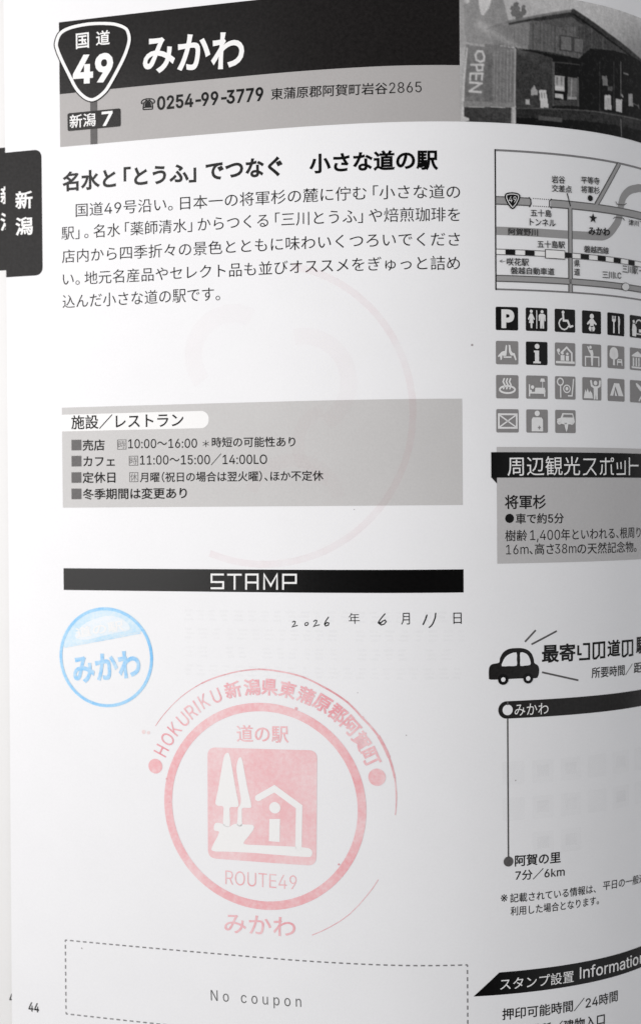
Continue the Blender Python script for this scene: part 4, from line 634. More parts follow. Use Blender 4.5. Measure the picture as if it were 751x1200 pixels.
  ["f","dark_grey",1,[[107.95,50.73],[108.15,50.73],[108.15,50.91],[107.95,50.91]]],
  ["f","dark_grey",1,[[108.4,50.73],[108.6,50.73],[108.6,50.91],[108.4,50.91]]],
  ["f","dark_grey",1,[[108.85,50.73],[109.05,50.73],[109.05,50.91],[108.85,50.91]]],
  ["f","dark_grey",1,[[109.3,50.73],[109.5,50.73],[109.5,50.91],[109.3,50.91]]],
  ["f","dark_grey",1,[[109.75,50.73],[109.95,50.73],[109.95,50.91],[109.75,50.91]]],
  ["f","dark_grey",1,[[110.2,50.73],[110.4,50.73],[110.4,50.91],[110.2,50.91]]],
  ["s","black",3,0.18,[[106.14,49.18],[106.56,49.65],[106.61,50.46],[106.25,51.14]],0,0],
  ["s","black",3,0.18,[[110.91,49.2],[110.47,49.67],[110.47,50.66],[110.9,51.09]],0,0],
  ["f","map_edge",1,[[114.48,50.88],[115.48,50.88],[115.48,67.12],[114.48,67.12]]],
  ["f","map_grey",3,[[114.7,50.53],[115.26,50.53],[115.26,67.12],[114.7,67.12]]],
  ["s","map_edge",1,1.05,[[121.04,49.46],[126.91,40.54]],0,0],
  ["s","map_grey",3,0.62,[[120.94,49.66],[126.84,40.62]],0,0],
  ["f","map_edge",1,[[99.56,64.34],[138.5,64.34],[138.5,65.7],[99.56,65.7]]],
  ["f","map_grey",2,[[99.56,64.56],[138.5,64.56],[138.5,65.48],[99.56,65.48]]],
  ["f","map_grey",3,[[114.7,64.52],[115.26,64.52],[115.26,65.52],[114.7,65.52]]],
  ["s","dark_grey",4,0.17,[[125.88,48.28],[126.33,48.78],[128.2,48.64],[128.84,48.2]],0,0],
  ["s","dark_grey",4,0.17,[[125.26,51.74],[125.71,51.39],[127.87,51.29],[128.34,51.73]],0,0],
  ["f","line_grey",1,[[99.56,59.34],[138.5,59.34],[138.5,59.5],[99.56,59.5]]],
  ["f","line_grey",1,[[99.56,60.38],[138.5,60.38],[138.5,60.54],[99.56,60.54]]],
  ["f","white",1,[[99.56,59.52],[138.5,59.52],[138.5,60.36],[99.56,60.36]]],
  ["f","black",4,[[101.34,59.47],[103.29,59.47],[103.29,60.41],[101.34,60.41]]],
  ["f","black",4,[[105.33,59.47],[107.25,59.47],[107.25,60.41],[105.33,60.41]]],
  ["f","black",4,[[113.82,59.47],[115.23,59.47],[115.23,60.41],[113.82,60.41]]],
  ["f","black",4,[[117.28,59.47],[119.18,59.47],[119.18,60.41],[117.28,60.41]]],
  ["f","black",4,[[121.28,59.47],[123.23,59.47],[123.23,60.41],[121.28,60.41]]],
  ["f","black",4,[[125.3,59.47],[127.19,59.47],[127.19,60.41],[125.3,60.41]]],
  ["f","black",4,[[129.33,59.47],[131.17,59.47],[131.17,60.41],[129.33,60.41]]],
  ["f","dark_grey",4,[[109.45,59.04],[113.76,59.04],[113.76,60.84],[109.45,60.84]]],
  ["f","white",5,[[109.64,59.2],[113.64,59.2],[113.64,60.68],[109.64,60.68]]],
  ["s","black",4,0.2,[[114.28,47.85],[115.02,50.36]],0,0],
  ["f","map_edge",4,[[129.71,64.86],[129.68,65.05],[129.59,65.24],[129.44,65.42],[129.24,65.58],[129.01,65.7],[128.75,65.79],[128.48,65.84],[128.21,65.84],[127.96,65.81],[127.74,65.73],[127.55,65.61],[127.41,65.46],[127.33,65.29],[127.3,65.1],[127.33,64.91],[127.42,64.72],[127.56,64.55],[127.75,64.39],[127.97,64.27],[128.22,64.18],[128.49,64.13],[128.76,64.12],[129.02,64.16],[129.25,64.24],[129.45,64.35],[129.59,64.5],[129.68,64.67]]],
  ["f","paper_grey",5,[[129.51,64.88],[129.49,65.04],[129.41,65.2],[129.28,65.35],[129.12,65.48],[128.93,65.59],[128.71,65.66],[128.48,65.7],[128.26,65.71],[128.05,65.67],[127.86,65.61],[127.7,65.51],[127.58,65.39],[127.51,65.24],[127.48,65.08],[127.51,64.92],[127.58,64.76],[127.7,64.62],[127.86,64.49],[128.05,64.38],[128.27,64.31],[128.49,64.27],[128.72,64.26],[128.93,64.29],[129.13,64.36],[129.29,64.45],[129.41,64.58],[129.49,64.72]]],
  ["f","black",4,[[120.15,48.34],[120.14,48.43],[120.12,48.52],[120.09,48.61],[120.04,48.68],[119.98,48.75],[119.91,48.81],[119.83,48.86],[119.75,48.9],[119.66,48.92],[119.56,48.93],[119.47,48.92],[119.38,48.9],[119.3,48.86],[119.22,48.81],[119.15,48.75],[119.09,48.68],[119.04,48.61],[119.01,48.52],[118.99,48.43],[118.98,48.34],[118.99,48.25],[119.01,48.16],[119.04,48.07],[119.09,48],[119.15,47.93],[119.22,47.87],[119.3,47.82],[119.38,47.78],[119.47,47.76],[119.56,47.75],[119.66,47.76],[119.75,47.78],[119.83,47.82],[119.91,47.87],[119.98,47.93],[120.04,48],[120.09,48.07],[120.12,48.16],[120.14,48.25]]],
  ["f","black",4,[[120.21,51.19],[120.44,51.9],[121.16,51.92],[120.59,52.37],[120.8,53.09],[120.21,52.66],[119.62,53.09],[119.83,52.37],[119.26,51.92],[119.97,51.9]]],
  ["f","black",4,[[101.24,49.48],[101.23,49.26],[101.27,49.04],[101.36,48.86],[101.52,48.7],[101.76,48.59],[102.09,48.51],[102.45,48.46],[102.79,48.43],[103.13,48.44],[103.49,48.47],[103.82,48.54],[104.07,48.63],[104.23,48.76],[104.33,48.92],[104.38,49.12],[104.38,49.34],[104.32,49.6],[104.21,49.91],[104.07,50.22],[103.92,50.51],[103.76,50.77],[103.57,51.02],[103.38,51.25],[103.22,51.42],[103.09,51.55],[102.98,51.62],[102.88,51.66],[102.77,51.67],[102.66,51.66],[102.56,51.6],[102.45,51.52],[102.32,51.4],[102.17,51.23],[102,51.02],[101.83,50.78],[101.68,50.54],[101.53,50.29],[101.4,50.01],[101.29,49.73]]],
  ["f","paper_grey",5,[[101.51,49.44],[101.51,49.26],[101.53,49.11],[101.58,49],[101.66,48.92],[101.84,48.84],[102.13,48.77],[102.46,48.72],[102.78,48.7],[103.1,48.7],[103.43,48.73],[103.72,48.79],[103.92,48.86],[104.02,48.94],[104.07,49.03],[104.1,49.16],[104.1,49.33],[104.06,49.55],[103.95,49.83],[103.82,50.12],[103.68,50.39],[103.53,50.64],[103.35,50.88],[103.17,51.09],[103.02,51.25],[102.92,51.35],[102.85,51.4],[102.82,51.41],[102.8,51.41],[102.77,51.41],[102.72,51.38],[102.64,51.32],[102.53,51.22],[102.39,51.06],[102.22,50.86],[102.06,50.63],[101.92,50.41],[101.78,50.16],[101.65,49.9],[101.55,49.65]]],
  ["f","black",6,[[101.7,49.41],[101.69,49.27],[101.71,49.15],[101.74,49.09],[101.77,49.06],[101.9,49.01],[102.16,48.94],[102.47,48.9],[102.78,48.88],[103.08,48.88],[103.39,48.91],[103.66,48.96],[103.82,49.02],[103.87,49.06],[103.89,49.1],[103.91,49.19],[103.91,49.32],[103.87,49.51],[103.78,49.77],[103.65,50.05],[103.51,50.31],[103.37,50.55],[103.2,50.77],[103.03,50.98],[102.89,51.13],[102.8,51.22],[102.76,51.24],[102.78,51.23],[102.81,51.23],[102.83,51.23],[102.83,51.23],[102.78,51.19],[102.67,51.09],[102.54,50.94],[102.38,50.75],[102.22,50.53],[102.08,50.31],[101.95,50.07],[101.83,49.82],[101.74,49.59]]],
  ["t","paper_grey",7,"49",[102.06,50.36],[103.57,50.36],1.15,"i",0.0,0],
  ["t","map_text",5,"岩谷",[110.98,46.2],[113.89,46.06],1.48,"i",0.012,0],
  ["t","map_text",5,"交差点",[110.97,47.85],[115.34,47.76],1.43,"i",0.012,0],
  ["t","map_text",5,"平等寺",[117.48,45.7],[121.85,45.49],1.44,"i",0.012,0],
  ["t","map_text",5,"将軍杉",[117.47,47.53],[121.84,47.34],1.44,"i",0.012,0],
  ["t","map_text",5,"五十島",[106.48,52.9],[110.89,52.8],1.42,"i",0.012,0],
  ["t","map_text",5,"トンネル",[106.29,54.65],[111.74,54.6],1.42,"i",0.012,0],
  ["t","map_text",5,"阿賀野川",[101.93,56.71],[107.99,56.63],1.4,"i",0.012,0],
  ["t","map_text",5,"五十島駅",[107.87,58.88],[113.77,58.7],1.44,"i",0.012,0],
  ["t","map_text",5,"←",[100.12,62.03],[101.25,62.05],0.61,"i",0,0],
  ["t","map_text",5,"咲花駅",[101.56,62.55],[106.07,62.51],1.51,"i",0.012,0],
  ["t","map_text",5,"磐越自動車道",[102.35,64.19],[111.43,64.04],1.42,"i",0.012,0],
  ["t","black",5,"みかわ",[119.14,55.62],[124.34,55.35],1.61,"i",0.03,0],
  ["t","map_text",5,"磐越西線",[118.07,59.16],[124.03,59],1.42,"i",0.012,0],
  ["t","map_text",5,"県",[115.78,62.09],[117.11,62.05],1.37,"i",0.012,0],
  ["t","map_text",5,"道",[115.77,63.79],[117.11,63.75],1.41,"i",0.012,0],
  ["t","map_text",5,"三川I.C",[122.44,63.9],[127.33,63.65],1.46,"i",0.012,0],
  ["t","map_text",5,"三川駅",[127.64,62.29],[132.14,62.12],1.58,"i",0.012,0],
  ["t","map_text",5,"津川",[129.47,52.57],[132.49,52.38],1.25,"i",0.012,0],
  ["t","map_text",5,"→",[132.76,51.76],[134.96,51.76],1,"i",0,0],
  ["f","map_text",5,[[132.54,61.15],[138.2,61.15],[138.2,61.35],[132.54,61.35]]]]),
 ('pictogram', 'black parking pictogram with a bold letter P',
  [["f","black",0,[[99.34,70.7],[99.41,70.53],[99.59,70.45],[103.59,70.45],[103.77,70.53],[103.84,70.7],[103.84,74.7],[103.77,74.88],[103.59,74.95],[99.59,74.95],[99.41,74.88],[99.34,74.7]]],
  ["t","sym",2,"P",[100.46,74.55],[103.07,74.55],3.6,"i",0.07,0]]),
 ('pictogram', 'black restroom pictogram of a woman and a man',
  [["f","black",0,[[105.41,70.7],[105.49,70.53],[105.66,70.45],[109.66,70.45],[109.84,70.53],[109.91,70.7],[109.91,74.7],[109.84,74.88],[109.66,74.95],[105.66,74.95],[105.49,74.88],[105.41,74.7]]],
  ["f","sym",2,[[106.85,71.17],[106.84,71.27],[106.79,71.36],[106.72,71.43],[106.64,71.47],[106.54,71.49],[106.44,71.47],[106.35,71.43],[106.28,71.36],[106.24,71.27],[106.22,71.17],[106.24,71.08],[106.28,70.99],[106.35,70.92],[106.44,70.87],[106.54,70.86],[106.64,70.87],[106.72,70.92],[106.79,70.99],[106.84,71.08]]],
  ["f","sym",2,[[106.31,71.58],[106.76,71.58],[107.26,72.7],[107.03,72.84],[106.81,72.34],[107.03,73.42],[106.76,73.42],[106.72,74.41],[106.4,74.41],[106.36,73.42],[106.04,73.42],[106.27,72.34],[106.04,72.84],[105.82,72.7]]],
  ["s","sym",2,0.18,[[107.66,70.99],[107.66,74.41]],0,1],
  ["f","sym",2,[[109.1,71.17],[109.09,71.27],[109.04,71.36],[108.97,71.43],[108.89,71.47],[108.79,71.49],[108.69,71.47],[108.6,71.43],[108.53,71.36],[108.49,71.27],[108.47,71.17],[108.49,71.08],[108.53,70.99],[108.6,70.92],[108.69,70.87],[108.79,70.86],[108.89,70.87],[108.97,70.92],[109.04,70.99],[109.09,71.08]]],
  ["f","sym",2,[[108.38,71.58],[109.19,71.58],[109.51,71.89],[109.51,72.97],[109.28,72.97],[109.19,72.16],[109.19,74.41],[108.83,74.41],[108.79,73.15],[108.74,74.41],[108.38,74.41],[108.38,72.16],[108.29,72.97],[108.07,72.97],[108.07,71.89]]]]),
 ('pictogram', 'black wheelchair pictogram',
  [["f","black",0,[[111.49,70.7],[111.56,70.53],[111.74,70.45],[115.74,70.45],[115.92,70.53],[115.99,70.7],[115.99,74.7],[115.92,74.88],[115.74,74.95],[111.74,74.95],[111.56,74.88],[111.49,74.7]]],
  ["f","sym",2,[[113.6,71.08],[113.59,71.18],[113.54,71.27],[113.47,71.34],[113.39,71.38],[113.29,71.4],[113.19,71.38],[113.1,71.34],[113.03,71.27],[112.99,71.18],[112.97,71.08],[112.99,70.98],[113.03,70.9],[113.1,70.83],[113.19,70.78],[113.29,70.77],[113.39,70.78],[113.47,70.83],[113.54,70.9],[113.59,70.98]]],
  ["s","sym",2,0.41,[[113.29,71.53],[113.38,72.7],[114.28,72.7],[114.82,73.87],[115.36,73.69]],0,1],
  ["s","sym",2,0.27,[[112.97,72.34],[112.57,72.7],[112.39,73.24],[112.57,73.87],[113.02,74.32],[113.6,74.46],[114.1,74.23],[114.46,73.78]],0,1]]),
 ('pictogram', 'black pictogram of a sitting baby',
  [["f","black",0,[[117.56,70.7],[117.64,70.53],[117.81,70.45],[121.81,70.45],[121.99,70.53],[122.06,70.7],[122.06,74.7],[121.99,74.88],[121.81,74.95],[117.81,74.95],[117.64,74.88],[117.56,74.7]]],
  ["f","sym",2,[[120.31,71.53],[120.28,71.69],[120.22,71.82],[120.11,71.93],[119.97,72],[119.81,72.03],[119.66,72],[119.52,71.93],[119.41,71.82],[119.34,71.69],[119.32,71.53],[119.34,71.38],[119.41,71.24],[119.52,71.13],[119.66,71.06],[119.81,71.04],[119.97,71.06],[120.11,71.13],[120.22,71.24],[120.28,71.38]]],
  ["f","sym",2,[[119.45,72.07],[120.17,72.07],[120.98,72.97],[120.81,73.24],[120.27,72.88],[120.27,73.42],[119.36,73.42],[119.36,72.88],[118.83,73.24],[118.64,72.97]]],
  ["f","sym",2,[[119.28,73.42],[119.77,73.69],[119.68,74.5],[119.28,74.41],[119.05,73.96]]],
  ["f","sym",2,[[120.36,73.42],[119.86,73.69],[119.95,74.5],[120.36,74.41],[120.58,73.96]]]]),
 ('pictogram', 'black pictogram of a fork and a knife',
  [["f","black",0,[[123.64,70.7],[123.71,70.53],[123.89,70.45],[127.89,70.45],[128.07,70.53],[128.14,70.7],[128.14,74.7],[128.07,74.88],[127.89,74.95],[123.89,74.95],[123.71,74.88],[123.64,74.7]]],
  ["f","sym",2,[[124.77,71.08],[124.99,71.08],[124.99,71.71],[125.17,71.71],[125.17,71.08],[125.39,71.08],[125.39,71.71],[125.58,71.71],[125.58,71.08],[125.8,71.08],[125.75,72.07],[125.44,72.34],[125.48,74.5],[125.08,74.5],[125.12,72.34],[124.81,72.07]]],
  ["f","sym",2,[[126.43,70.99],[126.79,71.17],[126.92,71.98],[126.88,72.79],[126.79,72.88],[126.79,74.5],[126.47,74.5]]]]),
 ('pictogram', 'black shop counter pictogram with a clerk, partly cut by the gutter',
  [["f","black",0,[[129.72,70.7],[129.79,70.53],[129.97,70.45],[133.97,70.45],[134.14,70.53],[134.22,70.7],[134.22,74.7],[134.14,74.88],[133.97,74.95],[129.97,74.95],[129.79,74.88],[129.72,74.7]]],
  ["f","sym",2,[[131.16,71.71],[131.14,71.81],[131.09,71.9],[131.03,71.97],[130.94,72.01],[130.84,72.03],[130.74,72.01],[130.66,71.97],[130.59,71.9],[130.54,71.81],[130.53,71.71],[130.54,71.61],[130.59,71.53],[130.66,71.46],[130.74,71.41],[130.84,71.4],[130.94,71.41],[131.03,71.46],[131.09,71.53],[131.14,71.61]]],
  ["f","sym",2,[[130.53,72.16],[131.16,72.16],[131.69,72.97],[131.69,73.96],[131.51,74.68],[130.44,74.68],[130.34,73.42]]],
  ["s","sym",2,0.27,[[131.51,71.98],[131.88,71.44],[132.5,71.26],[133.13,71.44],[133.5,71.98]],0,1],
  ["s","sym",2,0.23,[[131.78,74.14],[133.85,74.14]],0,1],
  ["f","sym",2,[[132.41,73.15],[133.5,73.15],[133.5,73.78],[132.41,73.78]]]]),
 ('pictogram', 'grey rest pictogram of two people leaning on a bench',
  [["f","grey_tile",0,[[99.34,77.26],[99.41,77.08],[99.59,77.01],[103.59,77.01],[103.77,77.08],[103.84,77.26],[103.84,81.26],[103.77,81.43],[103.59,81.51],[99.59,81.51],[99.41,81.43],[99.34,81.26]]],
  ["f","sym",2,[[101.32,77.73],[101.59,77.91],[101.5,79.17],[101.41,79.89],[100.87,79.89],[100.6,79.8],[100.51,80.61],[100.24,80.7],[100.15,79.98],[99.7,80.16],[99.79,79.8],[100.51,79.08],[101.14,78.9]]],
  ["f","sym",2,[[101.86,77.73],[102.22,77.82],[102.4,78.9],[102.67,79.26],[103.12,79.35],[103.48,80.61],[103.21,80.7],[102.85,79.8],[102.31,79.8],[101.95,79.17]]],
  ["f","sym",2,[[100.78,79.98],[102.49,79.98],[102.4,80.25],[100.87,80.25]]]]),
 ('pictogram', 'black information pictogram with a letter i',
  [["f","black",0,[[105.41,77.26],[105.49,77.08],[105.66,77.01],[109.66,77.01],[109.84,77.08],[109.91,77.26],[109.91,81.26],[109.84,81.43],[109.66,81.51],[105.66,81.51],[105.49,81.43],[105.41,81.26]]],
  ["f","sym",2,[[108.2,77.91],[108.18,78.06],[108.11,78.2],[108,78.31],[107.86,78.38],[107.71,78.4],[107.56,78.38],[107.42,78.31],[107.31,78.2],[107.24,78.06],[107.21,77.91],[107.24,77.75],[107.31,77.62],[107.42,77.51],[107.56,77.44],[107.71,77.41],[107.86,77.44],[108,77.51],[108.11,77.62],[108.18,77.75]]],
  ["f","sym",2,[[107.03,78.72],[108.11,78.72],[108.11,80.79],[108.47,80.88],[108.47,81.19],[106.9,81.19],[106.9,80.88],[107.26,80.79],[107.26,79.08],[107.03,79.08]]]]),
 ('pictogram', 'grey pictogram of a house sheltering two people',
  [["f","grey_tile",0,[[111.49,77.26],[111.56,77.08],[111.74,77.01],[115.74,77.01],[115.92,77.08],[115.99,77.26],[115.99,81.26],[115.92,81.43],[115.74,81.51],[111.74,81.51],[111.56,81.43],[111.49,81.26]]],
  ["s","sym",2,0.36,[[112.84,78.99],[114.05,77.91],[115.18,78.99],[115.18,80.7]],0,1],
  ["f","sym",2,[[111.67,80.61],[115.81,80.61],[115.81,81.06],[111.67,81.06]]],
  ["f","sym",2,[[113.38,79.08],[113.37,79.16],[113.33,79.24],[113.27,79.3],[113.19,79.33],[113.11,79.35],[113.03,79.33],[112.95,79.3],[112.89,79.24],[112.85,79.16],[112.84,79.08],[112.85,78.99],[112.89,78.92],[112.95,78.86],[113.03,78.82],[113.11,78.81],[113.19,78.82],[113.27,78.86],[113.33,78.92],[113.37,78.99]]],
  ["f","sym",2,[[112.7,79.44],[113.56,79.44],[113.56,80.52],[112.7,80.52]]],
  ["f","sym",2,[[114.46,79.17],[114.45,79.25],[114.41,79.33],[114.35,79.39],[114.27,79.42],[114.19,79.44],[114.11,79.42],[114.03,79.39],[113.97,79.33],[113.93,79.25],[113.92,79.17],[113.93,79.08],[113.97,79.01],[114.03,78.95],[114.11,78.91],[114.19,78.9],[114.27,78.91],[114.35,78.95],[114.41,79.01],[114.45,79.08]]],
  ["f","sym",2,[[113.83,79.53],[114.55,79.53],[114.55,80.52],[113.83,80.52]]],
  ["f","sym",2,[[112.61,78.54],[112.6,78.65],[112.55,78.75],[112.47,78.83],[112.36,78.88],[112.25,78.9],[112.14,78.88],[112.04,78.83],[111.96,78.75],[111.91,78.65],[111.89,78.54],[111.91,78.43],[111.96,78.33],[112.04,78.25],[112.14,78.19],[112.25,78.18],[112.36,78.19],[112.47,78.25],[112.55,78.33],[112.6,78.43]]],
  ["f","sym",2,[[112.21,78.81],[112.57,79.35],[112.39,79.44],[112.03,78.99]]]]),
 ('pictogram', 'grey pictogram of a person standing at a table',
  [["f","grey_tile",0,[[117.56,77.26],[117.64,77.08],[117.81,77.01],[121.81,77.01],[121.99,77.08],[122.06,77.26],[122.06,81.26],[121.99,81.43],[121.81,81.51],[117.81,81.51],[117.64,81.43],[117.56,81.26]]],
  ["f","sym",2,[[119.77,77.64],[119.75,77.73],[119.71,77.82],[119.64,77.89],[119.55,77.94],[119.45,77.95],[119.36,77.94],[119.27,77.89],[119.2,77.82],[119.16,77.73],[119.14,77.64],[119.16,77.54],[119.2,77.45],[119.27,77.38],[119.36,77.34],[119.45,77.32],[119.55,77.34],[119.64,77.38],[119.71,77.45],[119.75,77.54]]],
  ["f","sym",2,[[118.64,77.46],[118.96,77.46],[119.28,78.18],[120,78.18],[120.17,78.99],[120.08,79.53],[120,81.24],[119.64,81.24],[119.55,79.53],[119.45,78.99],[119.09,78.45]]],
  ["s","sym",2,0.27,[[118.28,81.24],[118.28,79.53],[119.55,79.53]],0,1],
  ["s","sym",2,0.27,[[120.17,79.53],[121.44,79.53],[121.44,81.24]],0,1]]),
 ('pictogram', 'grey park pictogram of a round tree and a bench',
  [["f","grey_tile",0,[[123.64,77.26],[123.71,77.08],[123.89,77.01],[127.89,77.01],[128.07,77.08],[128.14,77.26],[128.14,81.26],[128.07,81.43],[127.89,81.51],[123.89,81.51],[123.71,81.43],[123.64,81.26]]],
  ["f","sym",2,[[126.34,78.36],[126.29,78.69],[126.13,78.99],[125.89,79.23],[125.59,79.38],[125.26,79.44],[124.93,79.38],[124.62,79.23],[124.39,78.99],[124.23,78.69],[124.18,78.36],[124.23,78.02],[124.39,77.72],[124.62,77.48],[124.93,77.33],[125.26,77.28],[125.59,77.33],[125.89,77.48],[126.13,77.72],[126.29,78.02]]],
  ["f","sym",2,[[125.89,78.81],[125.85,79.08],[125.72,79.34],[125.52,79.53],[125.27,79.66],[124.99,79.71],[124.71,79.66],[124.46,79.53],[124.26,79.34],[124.13,79.08],[124.09,78.81],[124.13,78.53],[124.26,78.28],[124.46,78.08],[124.71,77.95],[124.99,77.91],[125.27,77.95],[125.52,78.08],[125.72,78.28],[125.85,78.53]]],
  ["f","sym",2,[[126.43,78.81],[126.39,79.08],[126.26,79.34],[126.06,79.53],[125.81,79.66],[125.53,79.71],[125.25,79.66],[125,79.53],[124.8,79.34],[124.67,79.08],[124.63,78.81],[124.67,78.53],[124.8,78.28],[125,78.08],[125.25,77.95],[125.53,77.91],[125.81,77.95],[126.06,78.08],[126.26,78.28],[126.39,78.53]]],
  ["f","sym",2,[[125.03,79.48],[125.48,79.48],[125.53,80.88],[124.99,80.88]]],
  ["s","sym",2,0.23,[[126.16,80.79],[126.16,79.98],[126.34,79.71],[127.33,79.71],[127.42,80.79]],0,1],
  ["f","sym",2,[[126.25,79.98],[127.42,79.98],[127.42,80.34],[126.25,80.34]]]]),
 ('pictogram', 'grey museum pictogram with columns, partly cut by the gutter',
  [["f","grey_tile",0,[[129.72,77.26],[129.79,77.08],[129.97,77.01],[133.97,77.01],[134.14,77.08],[134.22,77.26],[134.22,81.26],[134.14,81.43],[133.97,81.51],[129.97,81.51],[129.79,81.43],[129.72,81.26]]],
  ["f","sym",2,[[130.25,78.54],[131.97,77.64],[133.68,78.54],[133.68,78.81],[130.25,78.81]]],
  ["f","sym",2,[[130.48,78.99],[130.93,78.99],[130.93,80.7],[130.48,80.7]]],
  ["f","sym",2,[[131.34,78.99],[131.78,78.99],[131.78,80.7],[131.34,80.7]]],
  ["f","sym",2,[[132.15,78.99],[132.59,78.99],[132.59,80.7],[132.15,80.7]]],
  ["f","sym",2,[[133,78.99],[133.45,78.99],[133.45,80.7],[133,80.7]]],
  ["f","sym",2,[[130.16,80.79],[133.76,80.79],[133.76,81.15],[130.16,81.15]]]]),
 ('pictogram', 'grey hot spring pictogram with rising steam',
  [["f","grey_tile",0,[[99.34,83.81],[99.41,83.64],[99.59,83.56],[103.59,83.56],[103.77,83.64],[103.84,83.81],[103.84,87.81],[103.77,87.99],[103.59,88.06],[99.59,88.06],[99.41,87.99],[99.34,87.81]]],
  ["s","sym",2,0.36,[[103.12,86.35],[103.08,86.5],[102.97,86.64],[102.78,86.77],[102.54,86.88],[102.25,86.96],[101.93,87.01],[101.59,87.03],[101.25,87.01],[100.92,86.96],[100.64,86.88],[100.39,86.77],[100.21,86.64],[100.1,86.5],[100.06,86.35],[100.1,86.2],[100.21,86.06],[100.39,85.93],[100.64,85.82],[100.92,85.74],[101.25,85.69],[101.59,85.68],[101.93,85.69],[102.25,85.74],[102.54,85.82],[102.78,85.93],[102.97,86.06],[103.08,86.2]],1,0],
  ["s","sym",2,0.32,[[100.96,84.28],[100.73,84.82],[101.05,85.45],[100.82,86.17]],0,1],
  ["s","sym",2,0.32,[[101.59,84.28],[101.36,84.82],[101.68,85.45],[101.45,86.17]],0,1],
  ["s","sym",2,0.32,[[102.22,84.28],[101.99,84.82],[102.31,85.45],[102.08,86.17]],0,1]]),
 ('pictogram', 'grey lodging pictogram of a bed under a lamp',
  [["f","grey_tile",0,[[105.41,83.81],[105.49,83.64],[105.66,83.56],[109.66,83.56],[109.84,83.64],[109.91,83.81],[109.91,87.81],[109.84,87.99],[109.66,88.06],[105.66,88.06],[105.49,87.99],[105.41,87.81]]],
  ["f","sym",2,[[105.95,85.27],[106.22,85.27],[106.22,86.35],[106.58,86.35],[106.58,86.71],[109.19,86.71],[109.19,86.35],[109.37,86.35],[109.37,87.61],[109.1,87.61],[109.1,87.07],[106.22,87.07],[106.22,87.61],[105.95,87.61]]],
  ["f","sym",2,[[107.08,85.81],[107.06,85.92],[107.01,86.02],[106.93,86.1],[106.83,86.15],[106.72,86.17],[106.61,86.15],[106.51,86.1],[106.43,86.02],[106.38,85.92],[106.36,85.81],[106.38,85.7],[106.43,85.6],[106.51,85.52],[106.61,85.47],[106.72,85.45],[106.83,85.47],[106.93,85.52],[107.01,85.6],[107.06,85.7]]],
  ["f","sym",2,[[107.3,85.9],[109.28,85.9],[109.46,86.71],[107.21,86.71]]],
  ["s","sym",2,0.14,[[108.83,84.46],[108.83,85.9]],0,1],
  ["f","sym",2,[[108.47,84.1],[109.19,84.1],[109.37,84.73],[108.29,84.73]]]]),
 ('pictogram', 'grey sports pictogram of racket, ball and golf club',
  [["f","grey_tile",0,[[111.49,83.81],[111.56,83.64],[111.74,83.56],[115.74,83.56],[115.92,83.64],[115.99,83.81],[115.99,87.81],[115.92,87.99],[115.74,88.06],[111.74,88.06],[111.56,87.99],[111.49,87.81]]],
  ["s","sym",2,0.27,[[113.24,84.64],[113.23,84.79],[113.18,84.93],[113.11,85.06],[113.01,85.17],[112.89,85.25],[112.75,85.3],[112.61,85.32],[112.47,85.3],[112.34,85.25],[112.22,85.17],[112.12,85.06],[112.05,84.93],[112,84.79],[111.98,84.64],[112,84.49],[112.05,84.35],[112.12,84.22],[112.22,84.11],[112.34,84.03],[112.47,83.98],[112.61,83.97],[112.75,83.98],[112.89,84.03],[113.01,84.11],[113.11,84.22],[113.18,84.35],[113.23,84.49]],1,0],
  ["s","sym",2,0.27,[[112.66,85.36],[112.7,87.61]],0,1],
  ["s","sym",2,0.23,[[114.77,85.99],[114.76,86.15],[114.7,86.3],[114.62,86.44],[114.5,86.55],[114.37,86.64],[114.21,86.69],[114.05,86.71],[113.89,86.69],[113.74,86.64],[113.61,86.55],[113.49,86.44],[113.41,86.3],[113.35,86.15],[113.33,85.99],[113.35,85.83],[113.41,85.68],[113.49,85.54],[113.61,85.43],[113.74,85.34],[113.89,85.29],[114.05,85.27],[114.21,85.29],[114.37,85.34],[114.5,85.43],[114.62,85.54],[114.7,85.68],[114.76,85.83]],1,0],
  ["f","sym",2,[[113.83,85.63],[114.28,85.63],[114.41,86.08],[114.05,86.35],[113.69,86.08]]],
  ["s","sym",2,0.27,[[115.54,84.1],[115.18,87.34],[114.37,87.34]],0,1]]),
 ('pictogram', 'grey pictogram of a person raising both arms beside trees',
  [["f","grey_tile",0,[[117.56,83.81],[117.64,83.64],[117.81,83.56],[121.81,83.56],[121.99,83.64],[122.06,83.81],[122.06,87.81],[121.99,87.99],[121.81,88.06],[117.81,88.06],[117.64,87.99],[117.56,87.81]]],
  ["f","sym",2,[[121.08,84.64],[121.05,84.78],[120.99,84.91],[120.89,85],[120.76,85.07],[120.62,85.09],[120.48,85.07],[120.36,85],[120.26,84.91],[120.2,84.78],[120.17,84.64],[120.2,84.5],[120.26,84.38],[120.36,84.28],[120.48,84.21],[120.62,84.19],[120.76,84.21],[120.89,84.28],[120.99,84.38],[121.05,84.5]]],
  ["s","sym",2,0.45,[[119.55,84.28],[119.72,85.18],[120.36,85.54]],0,1],
  ["s","sym",2,0.45,[[121.7,84.28],[121.61,85.18],[120.98,85.54]],0,1],
  ["f","sym",2,[[120.17,85.27],[121.17,85.27],[121.17,87.88],[120.76,87.88],[120.67,86.89],[120.58,87.88],[120.17,87.88]]],
  ["f","sym",2,[[117.83,87.7],[118.19,85.9],[118.47,86.53],[118.73,85.72],[119.09,86.62],[119.36,86.17],[119.81,86.71],[120,87.7]]]]),
 ('pictogram', 'grey camping pictogram of a ridge tent',
